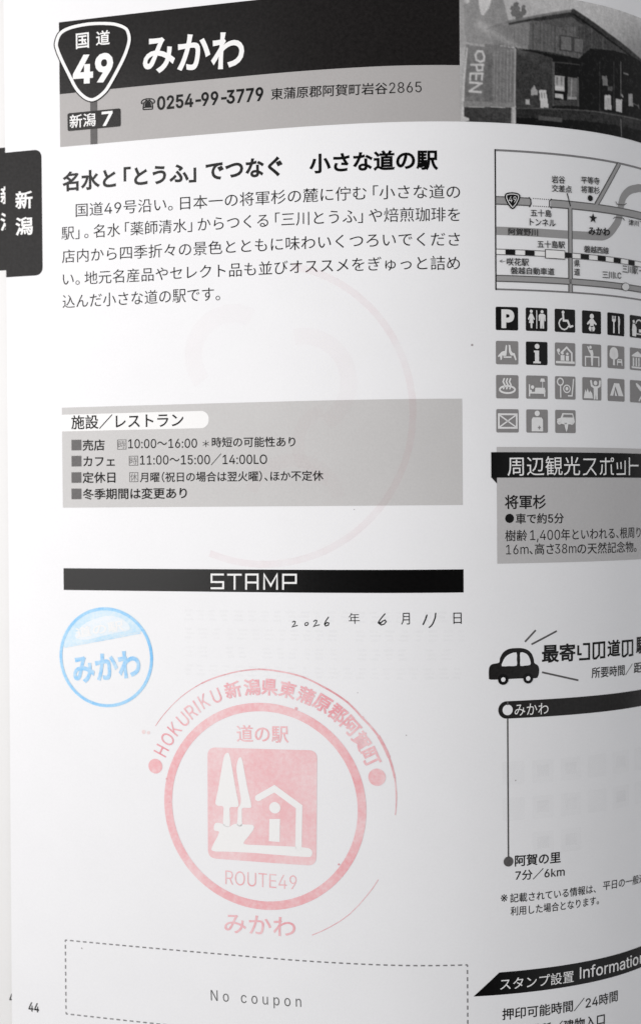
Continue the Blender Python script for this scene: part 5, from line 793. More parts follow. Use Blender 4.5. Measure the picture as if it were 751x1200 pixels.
  [["f","grey_tile",0,[[123.64,83.81],[123.71,83.64],[123.89,83.56],[127.89,83.56],[128.07,83.64],[128.14,83.81],[128.14,87.81],[128.07,87.99],[127.89,88.06],[123.89,88.06],[123.71,87.99],[123.64,87.81]]],
  ["f","sym",2,[[124.18,86.98],[125.26,84.46],[126.61,84.46],[127.78,86.98],[126.43,86.98],[125.62,85.09],[124.99,86.98]]],
  ["f","sym",2,[[125.44,85.63],[126.07,86.98],[125.44,86.98]]]]),
 ('pictogram', 'grey pictogram with a slanted blade, partly cut by the gutter',
  [["f","grey_tile",0,[[129.72,83.81],[129.79,83.64],[129.97,83.56],[133.97,83.56],[134.14,83.64],[134.22,83.81],[134.22,87.81],[134.14,87.99],[133.97,88.06],[129.97,88.06],[129.79,87.99],[129.72,87.81]]],
  ["f","sym",2,[[131.34,84.19],[131.69,84.1],[132.87,84.73],[133.85,85.9],[133.76,86.26],[132.59,85.54],[131.6,84.73]]],
  ["s","sym",2,0.36,[[133.68,86.08],[132.41,87.61]],0,1]]),
 ('pictogram', 'grey mail pictogram of an envelope',
  [["f","grey_tile",0,[[99.34,90.37],[99.41,90.19],[99.59,90.12],[103.59,90.12],[103.77,90.19],[103.84,90.37],[103.84,94.37],[103.77,94.54],[103.59,94.62],[99.59,94.62],[99.41,94.54],[99.34,94.37]]],
  ["s","sym",2,0.36,[[99.83,91.11],[103.43,91.11],[103.43,93.72],[99.83,93.72]],1,1],
  ["s","sym",2,0.27,[[99.88,91.2],[103.39,93.63]],0,1],
  ["s","sym",2,0.27,[[103.39,91.2],[99.88,93.63]],0,1]]),
 ('pictogram', 'grey care pictogram of a torso with a small cross',
  [["f","grey_tile",0,[[105.41,90.37],[105.49,90.19],[105.66,90.12],[109.66,90.12],[109.84,90.19],[109.91,90.37],[109.91,94.37],[109.84,94.54],[109.66,94.62],[105.66,94.62],[105.49,94.54],[105.41,94.37]]],
  ["f","sym",2,[[108.2,90.88],[108.18,91.05],[108.1,91.2],[107.98,91.32],[107.83,91.39],[107.66,91.42],[107.5,91.39],[107.35,91.32],[107.23,91.2],[107.15,91.05],[107.12,90.88],[107.15,90.71],[107.23,90.56],[107.35,90.44],[107.5,90.37],[107.66,90.34],[107.83,90.37],[107.98,90.44],[108.1,90.56],[108.18,90.71]]],
  ["f","sym",2,[[106.49,92.1],[106.76,91.65],[108.56,91.65],[108.88,92.1],[108.88,94.35],[106.49,94.35]]],
  ["f","grey_tile",4,[[107.98,93.27],[108.16,93.27],[108.16,93.54],[108.38,93.54],[108.38,93.72],[108.16,93.72],[108.16,93.99],[107.98,93.99],[107.98,93.72],[107.75,93.72],[107.75,93.54],[107.98,93.54]]]]),
 ('pictogram', 'grey charging pictogram of a car above a plug',
  [["f","grey_tile",0,[[111.49,90.37],[111.56,90.19],[111.74,90.12],[115.74,90.12],[115.92,90.19],[115.99,90.37],[115.99,94.37],[115.92,94.54],[115.74,94.62],[111.74,94.62],[111.56,94.54],[111.49,94.37]]],
  ["f","sym",2,[[113.02,90.75],[115.36,90.75],[115.63,91.65],[115.81,92.46],[115.27,92.91],[113.29,92.91],[112.12,92.73],[111.85,91.92],[112.66,91.65]]],
  ["f","grey_tile",4,[[113.29,91.02],[115.18,91.02],[115.31,91.56],[113.11,91.56]]],
  ["f","sym",2,[[112.93,92.46],[112.9,92.62],[112.83,92.77],[112.71,92.89],[112.56,92.97],[112.39,93],[112.22,92.97],[112.07,92.89],[111.95,92.77],[111.88,92.62],[111.85,92.46],[111.88,92.29],[111.95,92.14],[112.07,92.02],[112.22,91.94],[112.39,91.92],[112.56,91.94],[112.71,92.02],[112.83,92.14],[112.9,92.29]]],
  ["f","sym",2,[[115.63,92.46],[115.6,92.62],[115.53,92.77],[115.41,92.89],[115.26,92.97],[115.09,93],[114.92,92.97],[114.77,92.89],[114.65,92.77],[114.58,92.62],[114.55,92.46],[114.58,92.29],[114.65,92.14],[114.77,92.02],[114.92,91.94],[115.09,91.92],[115.26,91.94],[115.41,92.02],[115.53,92.14],[115.6,92.29]]],
  ["f","sym",2,[[113.38,92.64],[114.37,92.64],[114.19,93.72],[113.92,94.44],[113.65,93.72]]]]),
 ('attraction_panel', 'grey panel under the white-on-black sightseeing heading',
  [["f","grey_mid",0,[[99.38,97.4],[138.5,97.4],[138.5,119.88],[99.38,119.88]]]]),
 ('attraction_band', 'black ribbon heading with a folded left end',
  [["f","black",2,[[98.28,98.41],[138.5,98.41],[138.5,103.3],[98.28,103.3]]],
  ["f","charcoal",1,[[98.28,103.25],[99.4,103.25],[99.4,104.45]]],
  ["t","white",4,"周辺観光",[101.51,102.97],[116.89,102.85],3.71,"c",0.0,0],
  ["s","white",4,0.29,[[117.64,99.74],[120.44,99.72],[120.11,100.46],[118.42,102.58],[117.57,102.75]],0,0],
  ["s","white",4,0.29,[[119.22,101.25],[120.67,102.81]],0,0],
  ["s","white",4,0.3,[[121.59,100.11],[124.18,100.09]],0,0],
  ["s","white",4,0.3,[[123,99.36],[122.98,102.56],[122.44,102.74]],0,0],
  ["s","white",4,0.3,[[122.12,100.72],[122,102.25],[121.58,102.7]],0,0],
  ["s","white",4,0.3,[[124.38,100.7],[124.46,102.5],[125.05,102.68]],0,0],
  ["s","white",4,0.3,[[125.94,100.29],[126.05,101.59]],0,0],
  ["s","white",4,0.3,[[126.95,100.17],[127.03,101.58]],0,0],
  ["s","white",4,0.3,[[128.12,99.88],[128.1,102.57],[125.77,102.63]],0,0],
  ["s","white",4,0.3,[[129.35,99.22],[129.33,102.79]],0,0],
  ["s","white",4,0.3,[[129.34,100.87],[132.06,100.83]],0,0],
  ["s","white",4,0.22,[[125,99.74],[124.98,99.87],[124.91,99.98],[124.8,100.06],[124.68,100.08],[124.56,100.06],[124.46,99.98],[124.39,99.87],[124.36,99.74],[124.39,99.61],[124.46,99.5],[124.56,99.43],[124.68,99.4],[124.8,99.43],[124.91,99.5],[124.98,99.61]],1,0]]),
 ('attraction_text', 'black sightseeing note on the grey panel',
  [["t","text_black",1,"将軍杉",[100.94,109.34],[109.43,109.35],2.67,"c",0.016,0],
  ["f","black",1,[[102.78,111.18],[102.77,111.32],[102.74,111.45],[102.68,111.58],[102.61,111.7],[102.52,111.81],[102.42,111.9],[102.3,111.97],[102.17,112.02],[102.03,112.06],[101.89,112.07],[101.75,112.06],[101.62,112.02],[101.49,111.97],[101.37,111.9],[101.27,111.81],[101.17,111.7],[101.1,111.58],[101.05,111.45],[101.02,111.32],[101,111.18],[101.02,111.04],[101.05,110.9],[101.1,110.78],[101.17,110.66],[101.27,110.55],[101.37,110.46],[101.49,110.39],[101.62,110.33],[101.75,110.3],[101.89,110.29],[102.03,110.3],[102.17,110.33],[102.3,110.39],[102.42,110.46],[102.52,110.55],[102.61,110.66],[102.68,110.78],[102.74,110.9],[102.77,111.04]]],
  ["t","text_black",1,"車で約5分",[103.15,112.26],[113.26,112.25],2.02,"c",0.014,0],
  ["t","text_black",1,"樹齢",[100.97,115.59],[105.47,115.56],2.17,"c",0.006,0],
  ["t","text_black",1,"1,400",[106.07,115.44],[112.39,115.44],1.92,"l",-0.002,0],
  ["t","text_black",1,"年といわれる、根周り",[112.63,115.58],[132.73,115.48],2.23,"c",0.006,0],
  ["t","text_black",1,"16m",[101.15,118.13],[105.7,118.11],1.85,"l",-0.004,0],
  ["t","text_black",1,"、高さ",[105.88,118.24],[111.06,118.28],2.15,"c",0.006,0],
  ["t","text_black",1,"38m",[111.28,118.15],[115.99,118.15],1.87,"l",-0.004,0],
  ["t","text_black",1,"の天然記念物。",[116.24,118.39],[131.44,118.36],2.21,"c",0.006,0]]),
 ('car_drawing', 'printed dark car silhouette with three motion lines',
  [["f","charcoal",0,[[97.57,140.71],[97.59,140.4],[97.62,140.1],[97.69,139.84],[97.8,139.61],[97.96,139.42],[98.21,139.26],[98.66,139.16],[99.21,139.1],[99.62,138.97],[99.75,138.75],[99.75,138.46],[99.81,138.15],[99.98,137.78],[100.21,137.37],[100.5,137.03],[100.82,136.76],[101.2,136.56],[101.64,136.4],[102.18,136.31],[102.78,136.28],[103.37,136.28],[103.94,136.31],[104.5,136.38],[105,136.52],[105.44,136.73],[105.81,137],[106.12,137.31],[106.35,137.65],[106.51,138.03],[106.64,138.39],[106.71,138.73],[106.74,139.06],[106.82,139.32],[107.02,139.5],[107.27,139.61],[107.48,139.75],[107.63,139.95],[107.73,140.18],[107.79,140.43],[107.81,140.71],[107.8,141.02],[107.76,141.31],[107.71,141.57],[107.63,141.81],[107.52,142.01],[107.47,142.15],[107.38,142.24],[107,142.29],[106.12,142.28],[104.95,142.23],[103.8,142.2],[102.79,142.2],[101.79,142.21],[100.81,142.22],[99.73,142.23],[98.67,142.25],[97.9,142.21],[97.6,142.09],[97.58,141.92],[97.59,141.69],[97.56,141.4],[97.56,141.05]]],
  ["f","paper_white",2,[[100.16,139.69],[100.11,139.37],[100.3,138.93],[100.52,138.46],[100.83,138],[101.24,137.64],[101.75,137.37],[102.5,137.13],[103.14,137.13],[103.24,137.72],[103.17,138.48],[103.27,139.15],[103.17,139.66],[102.49,139.75],[101.62,139.7],[100.79,139.74]]],
  ["f","paper_white",2,[[103.9,137.18],[104.35,137.12],[104.88,137.31],[105.28,137.57],[105.6,137.95],[105.85,138.47],[106,138.98],[106.05,139.37],[105.92,139.64],[105.45,139.72],[104.87,139.73],[104.32,139.81],[103.91,139.74],[103.84,139.2],[103.89,138.5],[103.84,137.76]]],
  ["f","black",3,[[101.45,142.27],[101.44,142.43],[101.4,142.59],[101.34,142.74],[101.25,142.87],[101.15,143],[101.02,143.1],[100.89,143.19],[100.74,143.25],[100.58,143.29],[100.42,143.3],[100.26,143.29],[100.1,143.25],[99.95,143.19],[99.81,143.1],[99.69,143],[99.58,142.87],[99.5,142.74],[99.44,142.59],[99.4,142.43],[99.39,142.27],[99.4,142.11],[99.44,141.95],[99.5,141.8],[99.58,141.66],[99.69,141.54],[99.81,141.43],[99.95,141.35],[100.1,141.29],[100.26,141.25],[100.42,141.24],[100.58,141.25],[100.74,141.29],[100.89,141.35],[101.02,141.43],[101.15,141.54],[101.25,141.66],[101.34,141.8],[101.4,141.95],[101.44,142.11]]],
  ["f","paper_white",4,[[100.86,142.27],[100.85,142.34],[100.83,142.4],[100.81,142.47],[100.77,142.53],[100.73,142.58],[100.68,142.62],[100.62,142.66],[100.55,142.69],[100.49,142.7],[100.42,142.71],[100.35,142.7],[100.28,142.69],[100.22,142.66],[100.16,142.62],[100.11,142.58],[100.06,142.53],[100.03,142.47],[100,142.4],[99.98,142.34],[99.98,142.27],[99.98,142.2],[100,142.13],[100.03,142.07],[100.06,142.01],[100.11,141.96],[100.16,141.91],[100.22,141.88],[100.28,141.85],[100.35,141.84],[100.42,141.83],[100.49,141.84],[100.55,141.85],[100.62,141.88],[100.68,141.91],[100.73,141.96],[100.77,142.01],[100.81,142.07],[100.83,142.13],[100.85,142.2]]],
  ["f","black",3,[[106.48,142.25],[106.47,142.4],[106.43,142.55],[106.37,142.7],[106.29,142.83],[106.19,142.95],[106.07,143.05],[105.94,143.13],[105.79,143.19],[105.64,143.23],[105.48,143.24],[105.33,143.23],[105.18,143.19],[105.03,143.13],[104.9,143.05],[104.78,142.95],[104.68,142.83],[104.6,142.7],[104.54,142.55],[104.5,142.4],[104.49,142.25],[104.5,142.09],[104.54,141.94],[104.6,141.8],[104.68,141.66],[104.78,141.54],[104.9,141.44],[105.03,141.36],[105.18,141.3],[105.33,141.27],[105.48,141.25],[105.64,141.27],[105.79,141.3],[105.94,141.36],[106.07,141.44],[106.19,141.54],[106.29,141.66],[106.37,141.8],[106.43,141.94],[106.47,142.09]]],
  ["f","paper_white",4,[[105.93,142.25],[105.92,142.31],[105.9,142.38],[105.88,142.45],[105.84,142.5],[105.8,142.56],[105.74,142.6],[105.69,142.64],[105.62,142.66],[105.55,142.68],[105.48,142.69],[105.42,142.68],[105.35,142.66],[105.28,142.64],[105.23,142.6],[105.17,142.56],[105.13,142.5],[105.09,142.45],[105.07,142.38],[105.05,142.31],[105.04,142.25],[105.05,142.18],[105.07,142.11],[105.09,142.05],[105.13,141.99],[105.17,141.93],[105.23,141.89],[105.28,141.85],[105.35,141.83],[105.42,141.81],[105.48,141.81],[105.55,141.81],[105.62,141.83],[105.69,141.85],[105.74,141.89],[105.8,141.93],[105.84,141.99],[105.88,142.05],[105.9,142.11],[105.92,142.18]]],
  ["s","dark_grey",0,0.35,[[104.89,135.13],[107.14,132.94]],0,0],
  ["s","dark_grey",0,0.35,[[106.23,135.68],[111.6,133.28]],0,0],
  ["s","dark_grey",0,0.35,[[108.41,141.19],[116.34,143.21]],0,0]]),
 ('nearest_heading', 'black squared heading beside the printed car',
  [["t","black",0,"最寄",[108.4,139.29],[115.66,139.29],3.4,"c",0.026,0],
  ["t","black",0,"道",[123.25,139.11],[126.67,139.16],3.41,"i",0.026,0],
  ["s","black",0,0.44,[[116.34,136.32],[116.33,138.07],[117.12,138.12]],0,0],
  ["s","black",0,0.44,[[117.42,136.16],[118.86,136.18],[118.84,139.12],[116.52,139.1]],0,0],
  ["s","black",0,0.44,[[119.85,139.19],[119.87,136.13],[122.52,136.09],[122.5,139.03],[121.44,139.04]],0,0],
  ["s","black",0,0.44,[[121.25,136.15],[121.23,138.54],[120.47,139.14],[119.85,139.16]],0,0],
  ["s","black",0,0.45,[[127.29,139.31],[127.31,136.23],[130.14,136.27],[130.12,139.17],[128.99,139.22]],0,0],
  ["s","black",0,0.45,[[128.76,136.28],[128.75,138.76],[127.93,139.27],[127.3,139.28]],0,0],
  ["t","black",0,"駅",[131.16,139.2],[134.91,139.2],3.5,"i",0.026,0]]),
 ('travel_time_text', 'small black line about travel time',
  [["t","text_black",0,"所要時間／",[119.4,143],[130.11,143.09],2.12,"c",0.012,0],
  ["t","text_black",0,"距離",[130.47,143.02],[135.37,143.02],2.2,"c",0.012,0]]),
 ('station_bar', 'dark rounded route bar with white lettering',
  [["f","charcoal",0,[[99.42,148.19],[99.44,147.9],[99.52,147.61],[99.64,147.35],[99.81,147.11],[100.02,146.9],[100.26,146.73],[100.52,146.61],[100.81,146.53],[101.1,146.5],[138.5,146.5],[138.5,149.87],[101.1,149.87],[100.81,149.85],[100.52,149.77],[100.26,149.65],[100.02,149.48],[99.81,149.27],[99.64,149.03],[99.52,148.76],[99.44,148.48],[99.42,148.19]]],
  ["f","paper_white",1,[[102.31,148.19],[102.29,148.35],[102.26,148.5],[102.19,148.65],[102.11,148.79],[102.01,148.91],[101.88,149.02],[101.75,149.1],[101.6,149.16],[101.44,149.2],[101.28,149.21],[101.12,149.2],[100.97,149.16],[100.82,149.1],[100.68,149.02],[100.56,148.91],[100.45,148.79],[100.37,148.65],[100.31,148.5],[100.27,148.35],[100.26,148.19],[100.27,148.03],[100.31,147.87],[100.37,147.72],[100.45,147.59],[100.56,147.47],[100.68,147.36],[100.82,147.28],[100.97,147.22],[101.12,147.18],[101.28,147.17],[101.44,147.18],[101.6,147.22],[101.75,147.28],[101.88,147.36],[102.01,147.47],[102.11,147.59],[102.19,147.72],[102.26,147.87],[102.29,148.03]]],
  ["t","white",2,"みかわ",[102.68,149.44],[109.7,149.51],2.47,"c",0.0,0]]),
 ('route_line', 'thin grey route line ending in a grey dot',
  [["f","dark_grey",2,[[101.14,146.51],[101.44,146.51],[101.44,147.25],[101.14,147.25]]],
  ["f","dark_grey",0,[[101.14,149.89],[101.44,149.89],[101.44,176.92],[101.14,176.92]]],
  ["f","dark_grey",1,[[102.26,177.6],[102.25,177.76],[102.22,177.91],[102.16,178.05],[102.08,178.18],[101.98,178.29],[101.86,178.39],[101.73,178.47],[101.59,178.53],[101.44,178.57],[101.29,178.58],[101.13,178.57],[100.98,178.53],[100.84,178.47],[100.71,178.39],[100.6,178.29],[100.5,178.18],[100.42,178.05],[100.36,177.91],[100.32,177.76],[100.31,177.6],[100.32,177.45],[100.36,177.3],[100.42,177.16],[100.5,177.03],[100.6,176.91],[100.71,176.81],[100.84,176.73],[100.98,176.67],[101.13,176.64],[101.29,176.63],[101.44,176.64],[101.59,176.67],[101.73,176.73],[101.86,176.81],[101.98,176.91],[102.08,177.03],[102.16,177.16],[102.22,177.3],[102.25,177.45]]]]),
 ('next_station_text', 'black station name and driving time beside the grey dot',
  [["t","text_black",0,"阿賀の里",[102.58,178.64],[112.2,178.72],2.17,"c",0.018,0],
  ["t","text_black",0,"7分／6km",[102.65,181.39],[113.05,181.53],1.97,"c",0.014,0]]),
 ('note_text', 'two line footnote in small black print',
  [["t","text_black",0,"※",[99.71,185.36],[101.07,185.32],1.42,"i",0,0],
  ["t","text_black",0,"記載されている情報は、",[101.58,185.63],[120.18,185.75],1.77,"c",0.008,0],
  ["t","text_black",0,"平日の一般道",[121.88,185.54],[133.67,186.13],1.83,"c",0.008,0],
  ["t","text_black",0,"利用した場合となります。",[101.64,188.18],[120.91,188.15],1.77,"c",0.008,0]]),
 ('information_band', 'black slanted information heading curving into the gutter',
  [["f","black",0,[[99.34,199.03],[138.5,199.03],[138.5,203.38],[94.21,203.38]]],
  ["t","white",2,"スタンプ設置",[99.46,202.51],[114.92,202.65],2.34,"c",0.002,0],
  ["t","white",2,"Informatio",[116.3,202.23],[131.41,202.5],2.25,"l",0.006,0],
  ["t","white",2,"n",[131.91,202.52],[133.41,202.52],1.72,"i",0.006,0]]),
 ('hours_text', 'black lines of stamp hours under the information heading',
  [["t","text_black",0,"押印可能時間／24時間",[99.85,208.35],[125.56,208.48],2.25,"c",0.012,0],
  ["t","text_black",0,"設置場所／建物入口",[100.12,211.91],[122.19,212.42],2.28,"c",0.014,0]]),
 ('stamp_ghost', 'very faint pink show-through of a stamp on the back of the page',
  [["s","ghost_pink",0.5,1.35,[[60.08,61.98],[62.49,62.6],[64.84,63.43],[67.11,64.44],[69.28,65.65],[71.34,67.04],[73.28,68.6],[75.08,70.31],[76.73,72.18],[78.21,74.18],[79.52,76.29],[80.64,78.51],[81.57,80.82],[82.3,83.19],[82.83,85.62],[83.15,88.09],[83.25,90.57],[83.15,93.06],[82.84,95.53],[82.31,97.96],[81.59,100.33],[80.66,102.64],[79.54,104.86],[78.24,106.98],[76.76,108.98],[75.12,110.85],[73.32,112.57],[71.39,114.13],[69.33,115.52],[67.15,116.73],[64.89,117.75],[62.54,118.58],[60.13,119.2],[57.68,119.62],[55.2,119.83],[52.72,119.83],[50.24,119.61],[47.79,119.19],[45.38,118.56],[43.04,117.72]],0,0],
  ["s","ghost_pale",0.5,3.2,[[60.44,75.74],[61.3,75.63],[62.16,75.6],[63.03,75.66],[63.88,75.8],[64.72,76.02],[65.53,76.32],[66.31,76.7],[67.05,77.15],[67.74,77.67],[68.38,78.25],[68.96,78.9],[69.48,79.59],[69.93,80.34],[70.3,81.12],[70.6,81.93],[70.81,82.77],[70.95,83.63],[71,84.49],[70.97,85.36],[70.85,86.22],[70.66,87.06],[70.38,87.88],[70.03,88.67],[69.6,89.42],[69.1,90.13],[68.53,90.79],[67.91,91.39],[67.23,91.92],[66.5,92.39]],0,0],
  ["s","ghost_pale",0.5,2.6,[[51.54,105.52],[51.85,104.77],[52.23,104.05],[52.67,103.37],[53.18,102.73],[53.73,102.14],[54.34,101.6],[54.99,101.12],[55.69,100.7],[56.42,100.34],[57.18,100.05],[57.96,99.83],[58.76,99.69],[59.57,99.61],[60.38,99.61],[61.19,99.68],[61.99,99.82],[62.77,100.04],[63.53,100.32],[64.26,100.67],[64.96,101.09],[65.62,101.57],[66.23,102.1],[66.79,102.69],[67.29,103.33],[67.74,104.01],[68.12,104.72],[68.44,105.47],[68.69,106.24],[68.86,107.04]],0,0],
  ["s","ghost_pale",0.5,3.6,[[41.87,83.74],[41.41,83.13],[41,82.47],[40.66,81.78],[40.39,81.06],[40.19,80.32],[40.06,79.56],[40,78.79],[40.02,78.02],[40.11,77.26],[40.28,76.51],[40.52,75.77],[40.82,75.07],[41.2,74.39],[41.63,73.76],[42.13,73.17],[42.68,72.63],[43.27,72.14],[43.92,71.72],[44.6,71.36],[45.31,71.07],[46.05,70.84],[46.8,70.69],[47.57,70.61],[48.34,70.61],[49.1,70.68],[49.86,70.82],[50.6,71.03],[51.31,71.32],[52,71.67]],0,0],
  ["s","ghost_pale",0.5,2.4,[[66.78,103.49],[65.85,103.26],[64.95,102.9],[64.12,102.42],[63.35,101.84],[62.68,101.15],[62.1,100.38],[61.64,99.53],[61.3,98.63],[61.09,97.69],[61,96.73],[61.05,95.77],[61.23,94.82],[61.54,93.91],[61.97,93.04],[62.52,92.25],[63.16,91.54],[63.91,90.92],[64.72,90.41],[65.61,90.02]],0,0]]),
 ('print_ghost', 'faint grey show-through of the print on the back of the page',
  [["f","ghost_grey",0.4,[[37.71,128.92],[39.33,128.92],[39.33,129.37],[37.71,129.37]]],
  ["f","ghost_grey",0,[[38.13,129.77],[39.06,129.77],[39.06,130.22],[38.13,130.22]]],
  ["f","ghost_grey",0.4,[[37.59,130.62],[39.55,130.62],[39.55,131.07],[37.59,131.07]]],
  ["f","ghost_grey",0.4,[[40.21,128.92],[41.71,128.92],[41.71,129.37],[40.21,129.37]]],
  ["f","ghost_grey",0,[[40.65,129.77],[41.83,129.77],[41.83,130.22],[40.65,130.22]]],
  ["f","ghost_grey",0.4,[[40.66,130.62],[41.61,130.62],[41.61,131.07],[40.66,131.07]]],
  ["f","ghost_grey",0.4,[[42.71,128.92],[44.05,128.92],[44.05,129.37],[42.71,129.37]]],
  ["f","ghost_grey",0,[[42.73,129.77],[43.86,129.77],[43.86,130.22],[42.73,130.22]]],
  ["f","ghost_grey",0.4,[[42.84,130.62],[44.23,130.62],[44.23,131.07],[42.84,131.07]]],
  ["f","ghost_grey",0.4,[[45.06,128.92],[46.87,128.92],[46.87,129.37],[45.06,129.37]]],
  ["f","ghost_grey",0,[[45.12,129.77],[46.37,129.77],[46.37,130.22],[45.12,130.22]]],
  ["f","ghost_grey",0.4,[[45.53,130.62],[46.55,130.62],[46.55,131.07],[45.53,131.07]]],
  ["f","ghost_grey",0.4,[[47.79,128.92],[49.89,128.92],[49.89,129.37],[47.79,129.37]]],
  ["f","ghost_grey",0,[[47.98,129.77],[49.57,129.77],[49.57,130.22],[47.98,130.22]]],
  ["f","ghost_grey",0.4,[[47.78,130.62],[49.8,130.62],[49.8,131.07],[47.78,131.07]]],
  ["f","ghost_grey",0.4,[[50.65,128.92],[52.34,128.92],[52.34,129.37],[50.65,129.37]]],
  ["f","ghost_grey",0,[[50.78,129.77],[51.94,129.77],[51.94,130.22],[50.78,130.22]]],
  ["f","ghost_grey",0.4,[[50.87,130.62],[52.34,130.62],[52.34,131.07],[50.87,131.07]]],
  ["f","ghost_grey",0.4,[[53.19,128.92],[54.9,128.92],[54.9,129.37],[53.19,129.37]]],
  ["f","ghost_grey",0,[[53.4,129.77],[54.98,129.77],[54.98,130.22],[53.4,130.22]]],
  ["f","ghost_grey",0.4,[[53.38,130.62],[54.78,130.62],[54.78,131.07],[53.38,131.07]]],
  ["f","ghost_grey",0.4,[[56.02,128.92],[57.35,128.92],[57.35,129.37],[56.02,129.37]]],
  ["f","ghost_grey",0,[[55.8,129.77],[57.36,129.77],[57.36,130.22],[55.8,130.22]]],
  ["f","ghost_grey",0.4,[[55.77,130.62],[57.43,130.62],[57.43,131.07],[55.77,131.07]]],
  ["f","ghost_grey",0.4,[[58.37,128.92],[60.19,128.92],[60.19,129.37],[58.37,129.37]]],
  ["f","ghost_grey",0,[[59.01,129.77],[60.2,129.77],[60.2,130.22],[59.01,130.22]]],
  ["f","ghost_grey",0.4,[[58.81,130.62],[59.9,130.62],[59.9,131.07],[58.81,131.07]]],
  ["f","ghost_grey",0.4,[[61.28,128.92],[63.12,128.92],[63.12,129.37],[61.28,129.37]]],
  ["f","ghost_grey",0,[[60.91,129.77],[63.03,129.77],[63.03,130.22],[60.91,130.22]]],
  ["f","ghost_grey",0.4,[[60.97,130.62],[63.1,130.62],[63.1,131.07],[60.97,131.07]]],
  ["f","ghost_grey",0.4,[[63.8,128.92],[64.89,128.92],[64.89,129.37],[63.8,129.37]]],
  ["f","ghost_grey",0,[[64.14,129.77],[65.18,129.77],[65.18,130.22],[64.14,130.22]]],
  ["f","ghost_grey",0.4,[[64.16,130.62],[65.37,130.62],[65.37,131.07],[64.16,131.07]]],
  ["f","ghost_grey",0.4,[[66.56,128.92],[68.17,128.92],[68.17,129.37],[66.56,129.37]]],
  ["f","ghost_grey",0,[[66.65,129.77],[67.98,129.77],[67.98,130.22],[66.65,130.22]]],
  ["f","ghost_grey",0.4,[[66.52,130.62],[67.86,130.62],[67.86,131.07],[66.52,131.07]]],
  ["f","ghost_grey",0.4,[[69.39,128.92],[71.11,128.92],[71.11,129.37],[69.39,129.37]]],
  ["f","ghost_grey",0,[[69.14,129.77],[70.74,129.77],[70.74,130.22],[69.14,130.22]]],
  ["f","ghost_grey",0.4,[[69.56,130.62],[70.57,130.62],[70.57,131.07],[69.56,131.07]]],
  ["f","ghost_grey",0.4,[[71.81,128.92],[73.8,128.92],[73.8,129.37],[71.81,129.37]]],
  ["f","ghost_grey",0,[[72.4,129.77],[73.59,129.77],[73.59,130.22],[72.4,130.22]]],
  ["f","ghost_grey",0.4,[[72.09,130.62],[73.83,130.62],[73.83,131.07],[72.09,131.07]]],
  ["f","ghost_grey",0.4,[[74.7,128.92],[75.97,128.92],[75.97,129.37],[74.7,129.37]]],
  ["f","ghost_grey",0,[[75.09,129.77],[76.5,129.77],[76.5,130.22],[75.09,130.22]]],
  ["f","ghost_grey",0.4,[[74.93,130.62],[76.56,130.62],[76.56,131.07],[74.93,131.07]]],
  ["f","ghost_grey",0.4,[[77.55,128.92],[78.71,128.92],[78.71,129.37],[77.55,129.37]]],
  ["f","ghost_grey",0,[[77.29,129.77],[78.59,129.77],[78.59,130.22],[77.29,130.22]]],
  ["f","ghost_grey",0.4,[[77.77,130.62],[78.74,130.62],[78.74,131.07],[77.77,131.07]]],
  ["f","ghost_grey",0.4,[[79.6,128.92],[80.72,128.92],[80.72,129.37],[79.6,129.37]]],
  ["f","ghost_grey",0,[[79.92,129.77],[80.81,129.77],[80.81,130.22],[79.92,130.22]]],
  ["f","ghost_grey",0.4,[[79.66,130.62],[81.21,130.62],[81.21,131.07],[79.66,131.07]]],
  ["f","ghost_grey",0.4,[[85.28,128.92],[86.51,128.92],[86.51,129.37],[85.28,129.37]]],
  ["f","ghost_grey",0,[[85.2,129.77],[86.61,129.77],[86.61,130.22],[85.2,130.22]]],
  ["f","ghost_grey",0.4,[[85.16,130.62],[86.13,130.62],[86.13,131.07],[85.16,131.07]]],
  ["f","ghost_grey",0.4,[[87.72,128.92],[89.43,128.92],[89.43,129.37],[87.72,129.37]]],
  ["f","ghost_grey",0,[[87.44,129.77],[89.23,129.77],[89.23,130.22],[87.44,130.22]]],
  ["f","ghost_grey",0.4,[[87.83,130.62],[89.42,130.62],[89.42,131.07],[87.83,131.07]]],
  ["f","ghost_grey",0.4,[[90.7,128.92],[92.18,128.92],[92.18,129.37],[90.7,129.37]]],
  ["f","ghost_grey",0,[[90.17,129.77],[92.27,129.77],[92.27,130.22],[90.17,130.22]]],
  ["f","ghost_grey",0.4,[[90.6,130.62],[91.77,130.62],[91.77,131.07],[90.6,131.07]]],
  ["f","ghost_grey",0.4,[[37.71,132.54],[39.21,132.54],[39.21,133],[37.71,133]]],
  ["f","ghost_grey",0,[[38.12,133.4],[39.73,133.4],[39.73,133.84],[38.12,133.84]]],
  ["f","ghost_grey",0.4,[[37.66,134.25],[39.21,134.25],[39.21,134.69],[37.66,134.69]]],
  ["f","ghost_grey",0.4,[[40.49,132.54],[42.39,132.54],[42.39,133],[40.49,133]]],
  ["f","ghost_grey",0,[[40.67,133.4],[42.62,133.4],[42.62,133.84],[40.67,133.84]]],
  ["f","ghost_grey",0.4,[[40.88,134.25],[42.31,134.25],[42.31,134.69],[40.88,134.69]]],
  ["f","ghost_grey",0.4,[[43.86,132.54],[45.01,132.54],[45.01,133],[43.86,133]]],
  ["f","ghost_grey",0,[[43.43,133.4],[44.87,133.4],[44.87,133.84],[43.43,133.84]]],
  ["f","ghost_grey",0.4,[[43.68,134.25],[44.94,134.25],[44.94,134.69],[43.68,134.69]]],
  ["f","ghost_grey",0.4,[[46.55,132.54],[47.65,132.54],[47.65,133],[46.55,133]]],
  ["f","ghost_grey",0,[[46.39,133.4],[47.75,133.4],[47.75,133.84],[46.39,133.84]]],
